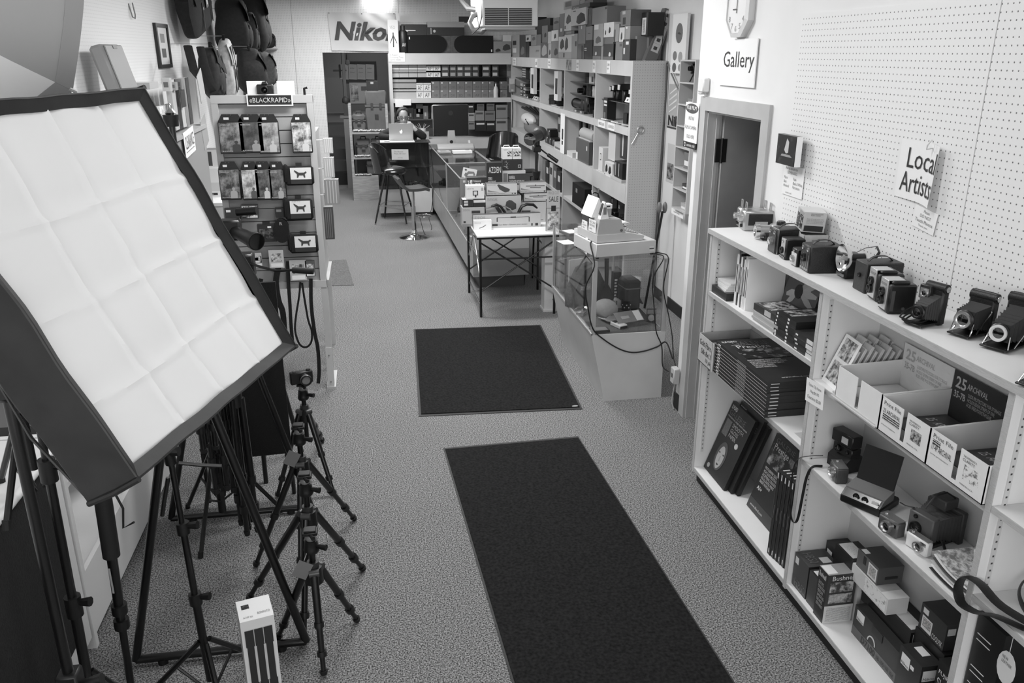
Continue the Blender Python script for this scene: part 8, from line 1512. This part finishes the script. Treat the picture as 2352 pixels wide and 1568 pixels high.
# light head and stands
head=cen-nrm*.50
st=thing('studio_light','black studio light head on its stand behind the softbox','light',(head.x-.02,head.y+.02,0))
hd=Vector((.02,-.02,head.z));MB().cyl(hd+nrm*.06,hd-nrm*.16,.06,n=18).build('lamp_head',BLACK,st);px_=Vector((-.87-st.location.x,1.97-st.location.y,hd.z))
MB().rbox(px_.x-.035,px_.x+.035,px_.y-.03,px_.y+.03,px_.z-.16,px_.z-.02,.012).build('tilt_bracket',BLACK,st);MB().cyl((px_.x,px_.y,.75),(px_.x,px_.y,px_.z-.1),.014,n=12).build('upper_tube',BLACKM,st);MB().cyl((px_.x,px_.y,.10),(px_.x,px_.y,.80),.018,n=12).build('lower_tube',BLACKM,st);MB().rbox(px_.x-.028,px_.x+.028,px_.y-.028,px_.y+.028,.72,.82,.006).build('clamp',BLACK,st);MB().cyl((px_.x+.02,px_.y,.77),(px_.x+.08,px_.y,.78),.012,.018,10).build('clamp_knob',BLACK,st)
MB().tube([(px_.x+.03,px_.y-.02,px_.z-.12)]+[(px_.x+.09+.07*math.cos(a),px_.y+.03+.05*math.sin(a),px_.z-.15-.004*a)for a in[k*.5 for k in range(26)]],.005,6).build('power_cord',RUBBER,st)
def stand_legs(t,x,y,z1,r,m=BLACKM,a0=.4,foot=.02,rr=.011):
    for k in range(3):
        a=a0+2*PI*k/3;l=MB().cyl((x+.02*math.cos(a),y+.02*math.sin(a),z1),(x+r*math.cos(a),y+r*math.sin(a),foot),rr,n=8).build('leg',m,t);MB().cyl((x+r*math.cos(a),y+r*math.sin(a),foot+.01),(x+r*1.03*math.cos(a),y+r*1.03*math.sin(a),0),.013,n=8).build('foot',RUBBER,l)
        MB().cyl((x+.016*math.cos(a),y+.016*math.sin(a),max(.03,z1-.3)),(x+r*.5*math.cos(a),y+r*.5*math.sin(a),(z1+foot)/2),.006,n=6).build('brace',m,t)
stand_legs(st,px_.x,px_.y,.50,.28)
def pole_stand(label,pts,rad,extras=True,legs=(.45,.30),a0=.3):
    p0_,p1_=pts;t=thing('light_stand',label,'stand',(p0_[0],p0_[1],0));d=Vector((p1_[0]-p0_[0],p1_[1]-p0_[1],p1_[2]));b=Vector((0,0,.08))
    MB().cyl(b,d*.45,rad*1.25,n=12).build('lower_tube',BLACKM,t);MB().cyl(d*.44,d*.75,rad*1.05,n=12).build('middle_tube',BLACKM,t);MB().cyl(d*.74,d,rad*.85,n=12).build('upper_tube',BLACKM,t)
    for f in(.45,.75):q=MB().cyl(d*(f-.03),d*(f+.015),rad*1.9,n=12).build('clamp',BLACK,t);MB().cyl(d*f+Vector((rad,0,0)),d*f+Vector((.055,-.01,.005)),.010,.016,8).build('clamp_knob',BLACK,q)
    stand_legs(t,0,0,legs[0],legs[1],a0=a0);return t
pole_stand('tall black light stand close beside the studio light stand',((-1.02,2.42),(-.99,2.40,1.62)),.013)
t=pole_stand('slim black light stand standing inside the tripod frame',((-.72,2.76),(-.755,2.80,1.0)),.0125,legs=(.26,.24),a0=.9);MB().cyl((-.035,.04,1.0),(-.04,.035,1.07),.02,n=12).build('umbrella_bracket',BLACK,t);MB().cyl((-.06,.04,1.05),(.0,.03,1.05),.018,n=10).build('tilt_knob',BLACK,t);MB().tube([(-.01,.04,1.0),(.06,.05,.98),(.13,.06,.965)],.007,8).build('tilt_handle',BLACK,t);MB().tube([(-.05,.03,.95),(-.075,.03,.86),(-.09,.03,.80)],.008,8).build('lock_lever',BLACK,t)
mp=thing('monopod','thick black monopod with long foam grip at the left','monopod',(-.965,2.62,0));v0,v1=Vector((0,0,0)),Vector((.035,.0,1.22));MB().cyl(v0+Vector((0,0,.0)),v1*.42,.013,n=12).build('lower_tube',BLACKM,mp);MB().cyl(v1*.40,v1*.64,.017,n=12).build('middle_tube',BLACKM,mp);MB().cyl(v1*.62,v1*.90,.028,n=16).build('foam_grip',RUBBER,mp);MB().cyl(v1*.90,v1*.97,.022,.03,14).build('collar',BLACK,mp);MB().rbox(v1.x-.035,v1.x+.035,-.03,.03,v1.z*.97,v1.z+.03,.008).build('head',BLACK,mp)
for f in(.38,.43):MB().cyl(v1*f,v1*(f+.03),.026,n=12).build('twist_lock',BLACK,mp)
MB().tube([(v1.x+.02,-.02,v1.z*.88),(v1.x+.06,-.03,v1.z*.78),(v1.x+.05,-.03,v1.z*.72),(v1.x+.09,-.04,v1.z*.74)],.004,6).build('wrist_cord',RUBBER,mp);MB().box(.010,.016,-.0195,-.0185,.62,.72).build('printed_mark',G(150,.5),mp,smooth=False)
# umbrella at the top left
um=thing('photo_umbrella','open grey photographic umbrella with pale lower panel at the top left','umbrella',tuple(YP(-300,-90,2.2)))
ua=YP(-300,-90,2.2);tip=YP(167,207,2.2);r0=(tip-ua).length;vx=(tip-ua).normalized();vz=Vector((0,-1,0));vy=vz.cross(vx)
def up(a,r):d_=vx*math.cos(a)+vy*math.sin(a);return d_*(r0*r)+Vector((0,1,0))*(-.20*(1-r*r))
for k in range(8):
    a0_=k*PI/4;a1_=a0_+PI/4
    def pan(u,v):a=a0_+(a1_-a0_)*u;k_=1;chord=math.cos(PI/8)/math.cos(a-(a0_+a1_)/2);return up(a,v*k_*(1-(1-chord)*.75))+Vector((0,.03*math.sin(PI*u)*v*.6,0))
    MB().grid(pan,10,12,thick=.0012).build('canopy_panel',mat('umbrella_grey',168,.7)if k in(0,2,4,6)else mat('umbrella_pale',242,.7),um)
    MB().grid(lambda u,v:pan(u,.93+.07*v)+Vector((0,-.0025,0)),10,2,thick=.001).build('hem_band',mat('umbrella_hem',156,.7),um)
    MB().tube([up(a0_,.05),up(a0_,.5),up(a0_,1.0)],.003,6).build('rib',G(40,.4),um)
    MB().cyl(up(a0_,.985),up(a0_,1.015),.005,n=8).build('rib_tip',G(190,.4),um)
MB().cyl((0,-.28,0),(0,.55,0),.005,n=8).build('shaft',CHROME,um)
us=thing('umbrella_stand','black stand holding the grey umbrella at the left edge','stand',(ua.x-.08,ua.y+.45,.9905));uh=ua.z-.99;MB().cyl((0,0,.1),(0,0,uh-.02),.013,n=10).build('tube',BLACKM,us);MB().tube([(0,0,uh-.02),(.08,0,uh)],.012,8).build('boom',BLACKM,us);MB().rbox(.05,.11,-.03,.03,uh-.06,uh+.03,.008).build('bracket',BLACK,us);stand_legs(us,0,0,.3,.2)
# A-frame rack with hanging tripods
af=thing('tripod_rack','black tubular A-frame rack with tripods hanging from its rail','rack',(0,0,0));AR=.017
for y,xs in((2.99,(-1.056,-.376)),(4.11,(-1.15,-.42))):
    ap_=Vector(((xs[0]+xs[1])/2,y,1.47))
    for x in xs:MB().cyl((x,y,.03),ap_,AR,n=12).build('leg',BLACKM,af)
    MB().cyl((xs[0],y,.03),(xs[1],y,.03),AR,n=12).build('base_bar',BLACKM,af)
    for f in(.15,.85):MB().cyl((xs[0]+(xs[1]-xs[0])*f,y,0),(xs[0]+(xs[1]-xs[0])*f,y,.025),.02,n=10).build('foot',RUBBER,af)
MB().cyl((-.716,2.9,1.47),(-.785,4.2,1.47),AR,n=12).build('top_rail',BLACKM,af)
def folded(label,top,h,r=.03,n=3):
    t=thing('folded_tripod',label,'tripod',top,0,'folded tripods on the rack')
    for k in range(n):
        a=2*PI*k/n;c,s=r*math.cos(a),r*math.sin(a);l=MB().cyl((c*.8,s*.8,-.10),(c,s,-h*.62),.016,n=10).build('leg',BLACKM,t);MB().cyl((c,s,-h*.60),(c,s,-h*.97),.012,n=10).build('lower_leg',BLACKM,l)
        for f in(.62,.80):MB().cyl((c,s,-h*f),(c,s,-h*(f+.05)),.02,n=10).build('leg_lock',BLACK,l)
        MB().cyl((c,s,-h*.97),(c,s,-h),.016,.012,10).build('foot',RUBBER,l)
    MB().cyl((0,0,-.14),(0,0,-.02),.03,n=12).build('spider',BLACK,t);MB().blob((0,0,.0),(.028,.028,.03),12,8).build('ball_head',G(40,.3),t);MB().cyl((.02,-.02,0),(.06,-.03,.0),.01,.014,8).build('knob',SILVER,t);MB().tube([(0,0,.02),(0,0,top[2]*0+.06)],.006,6).build('hanging_loop',G(60,.5),t)
for k,(x,y,z,h)in enumerate(((-.745,3.35,1.40,.62),(-.75,3.5,1.40,.9),(-.755,3.66,1.40,1.0),(-.765,3.85,1.40,1.05),(-.70,3.72,1.05,.85),(-.66,3.62,1.0,.80))):folded('%s folded tripod hanging in the A-frame rack'%ORD[k],(x,y,z),h)
t=thing('black_board','black folding background panel standing behind the hanging tripods','panel',(-.72,4.32,0),.05);MB().box(-.28,.20,-.01,.01,.26,1.25).build('panel',CLOTHB,t,smooth=False)
for x in(-.27,.19):MB().cyl((x,0,0),(x,0,.3),.012,n=8).build('leg',BLACKM,t)
# tripods in a row
def tripod(label,apex,feet,col,headkind,tagged=None,lr=.016,rot=0.0):
    t=thing('tripod',label,'tripod',(apex[0],apex[1],0),0,'tripods standing in a row');z=apex[2]
    for f in feet:
        v=Vector((f[0]-apex[0],f[1]-apex[1],0));d=v.normalized();p0_=Vector((d.x*.035,d.y*.035,z));p1_=Vector((v.x,v.y,.008));g_=lambda s_:p0_.lerp(p1_,s_)
        l=MB().cyl(g_(.0),g_(.5),lr,n=12).build('leg',BLACKM,t);MB().cyl(g_(.48),g_(.78),lr*.82,n=12).build('middle_leg',BLACKM,l);MB().cyl(g_(.76),g_(.97),lr*.66,n=10).build('lower_leg',BLACKM,l)
        for s_ in(.47,.76):MB().cyl(g_(s_),g_(s_+.05),lr*1.25,n=12).build('leg_lock',BLACK,l)
        MB().cyl(g_(.96),g_(1.0),lr*1.1,lr*.8,10).build('foot',RUBBER,l);MB().cyl(g_(-.02)+Vector((-d.y*.02,d.x*.02,0)),g_(-.02)-Vector((-d.y*.02,d.x*.02,0)),.016,n=10).build('hinge',G(60,.35),l)
    MB().cyl((0,0,z-.05),(0,0,z+.02),.038,.034,16).build('spider',BLACK,t);MB().cyl((0,0,z-.16),(0,0,z+col),.013,n=12).build('centre_column',BLACKM,t);MB().cyl((0,0,z+.02),(0,0,z+.045),.024,n=14).build('collar',G(48,.35),t)
    h=z+col;MB().lathe([(.028,0),(.032,.01),(.03,.02),(.026,.05),(.028,.055)],16,0,(0,0,h)).build('ball_head',BLACK,t);MB().blob((0,0,h+.065),(.021,.021,.021),12,8).build('ball',G(120,.2,),t);mbp=MB();mbp.M=Matrix.Translation((0,0,h+.083))@Matrix.Rotation(rot,4,'Z');mbp.rbox(-.03,.03,-.025,.025,0,.014,.003);mbp.rbox(-.024,.024,-.02,.02,.014,.022,.002);mbp.build('quick_plate',BLACK,t)
    MB().cyl((.02,-.01,h+.03),(.06,-.03,h+.03),.008,.013,10).build('tension_knob',BLACK,t);MB().cyl((.0,-.02,h+.088),(.015,-.05,h+.088),.006,.009,8).build('plate_knob',BLACK,t)
    if tagged:MB().tube([(-.01,-.02,h+.03),(-.03,-.03,h-.02)],.0015,5).build('tag_string',G(170,.5),t);mq=MB();mq.M=Matrix.Translation((-.045,-.035,h-.07))@Matrix.Rotation(.5,4,'Y');mq.box(-.03,.03,-.001,.0,-.025,.05);mq.build('paper_tag',G(110,.6),t,smooth=False)
    return t
tripod('front tripod with closed leg locks nearest the camera',(-.315,2.95,.40),((-.296,2.80),(-.165,3.12),(-.50,3.06)),.09,0,True)
tripod('second tripod in the row, behind the front one',(-.345,3.22,.50),((-.139,3.505),(-.66,3.36),(-.389,3.02)),.10,0,lr=.017)
tripod('third tripod in the row with a paper tag on its head',(-.405,3.70,.50),((-.185,3.975),(-.66,3.62),(-.43,3.42)),.11,0,True)
t4=tripod('rear tripod carrying a small black camera',(-.44,4.42,.46),((-.40,4.98),(-.62,4.30),(-.30,4.25)),.08,0)
t=thing('mirrorless_camera','small black camera with silver-rimmed lens on the rear tripod','camera',(-.44,4.40,.646),.28);MB().rbox(-.062,.062,-.02,.02,0,.07,.006).build('body',BLACK,t);ring(t,'lens',.015,.032,-.02,.03,.045,BLACK,n=24);MB().cyl((.04,0,.07),(.04,0,.078),.012,n=14).build('mode_dial',BLACK,t);MB().cyl((-.035,0,.07),(-.035,0,.077),.010,n=14).build('shutter_dial',G(90,.3),t);MB().lathe([(.031,0),(.0315,-.003),(.031,-.006)],24,0,(.015,-.05,.032),'y').build('lens_ring',G(120,.25),t)
# video tripod with long lens behind the softbox
vt=thing('video_tripod','video tripod with fluid head, pan handles and long lens behind the softbox','tripod',(-.72,4.72,0))
lp,lq=YP(536,500+30,4.62)-vt.location,YP(583,552,4.45)-vt.location;MB().cyl(lp,lq,.03,.042,20).build('long_lens',BLACK,vt);dl=(lq-lp).normalized();MB().cyl(lq,lq+dl*.03,.047,.047,20).build('lens_hood',BLACK,vt);MB().cyl(lq+dl*.025,lq+dl*.031,.042,.042,20).build('front_lens',LENSG,vt);MB().rbox(lp.x-.07,lp.x+.04,lp.y-.03,lp.y+.06,lp.z-.05,lp.z+.06,.01).build('camera',BLACK,vt);MB().cyl(lp+Vector((.02,.06,.09)),lp+Vector((.13,.03,.10)),.022,n=12).build('microphone',BLACK,vt);MB().rbox(-.05,.05,-.05,.05,1.18,1.32,.012).build('fluid_head',BLACK,vt);MB().cyl((0,0,1.1),(0,0,1.2),.05,.04,14).build('bowl',BLACK,vt)
hA,hB,hC=YP(596,612,4.62)-vt.location,YP(635,622,4.6)-vt.location,YP(672,620,4.58)-vt.location;hE=YP(720,623,4.56)-vt.location;MB().tube([Vector((.03,-.04,1.27)),hA,hB,hC],.008,8).build('pan_arm',BLACKM,vt);MB().cyl(hC,hE,.017,n=12).build('pan_grip',RUBBER,vt)
g0,g1=YP(598,672,4.6)-vt.location,YP(628,695,4.6)-vt.location;MB().cyl(g0,g1,.017,n=12).build('second_grip',RUBBER,vt);MB().tube([Vector((.02,-.04,1.2)),g0],.008,8).build('second_arm',BLACKM,vt)
for k in range(3):a=.6+2*PI*k/3;MB().cyl((.03*math.cos(a),.03*math.sin(a),1.12),(.24*math.cos(a),.24*math.sin(a),0.0),.018,.013,10).build('leg',BLACKM,vt)
# slim tripod head poking above the softbox corner
t=pole_stand('chrome topped stand rising behind the softbox top corner',((YP(395,290,4.05).x,4.05),(YP(395,290,4.05).x,4.05,YP(395,290,4.05).z)),.016);q=Vector((0,0,YP(395,290,4.05).z));MB().cyl(q,q+Vector((0,0,.05)),.03,.035,14).build('top_socket',BLACK,t);MB().lathe([(.02,0),(.024,.01),(.012,.025),(.01,.04),(.004,.05)],14,0,tuple(q+Vector((0,0,.05)))).build('chrome_stud',CHROME,t);MB().cyl(q+Vector((0,0,.03)),q+Vector((-.09,-.02,.0)),.004,n=6).build('lever',CHROME,t)
# white tripod carton in the foreground
bw_,bd_,bh_=.118,.13,.47
t=carton('white tripod carton with three tripod legs pictured on its front',(-.503,2.644,0),(bw_,bd_,bh_),.25,214,205,224,art=[('t','p',.12,.55,.35,.75,BAR),('t','t','BONFOTO',.55,.2,.92,.3,G(120,.5)),('t','t','A169 kit',.12,.12,.4,.2,G(120,.5)),('f','p',.2,.0,.86,.92,G(196,.5))])
for k in range(3):
    x=-.033+.033*k;m3=MB();yy=-bd_/2
    for z0_,z1_,w_ in((.36,.43,.015),(.20,.36,.012),(.16,.20,.015),(.10,.16,.0125),(.07,.10,.016),(.02,.07,.013)):m3.box(x-w_,x+w_,yy-.004,yy-.0012,z0_,z1_)
    q=m3.build('pictured_leg',G(44,.4),t,smooth=False);q['kind']='stuff'
carton('white paper corner of a carton at the very bottom left',(-.93,2.285,0),(.12,.10,.29),.3,222,210,228)
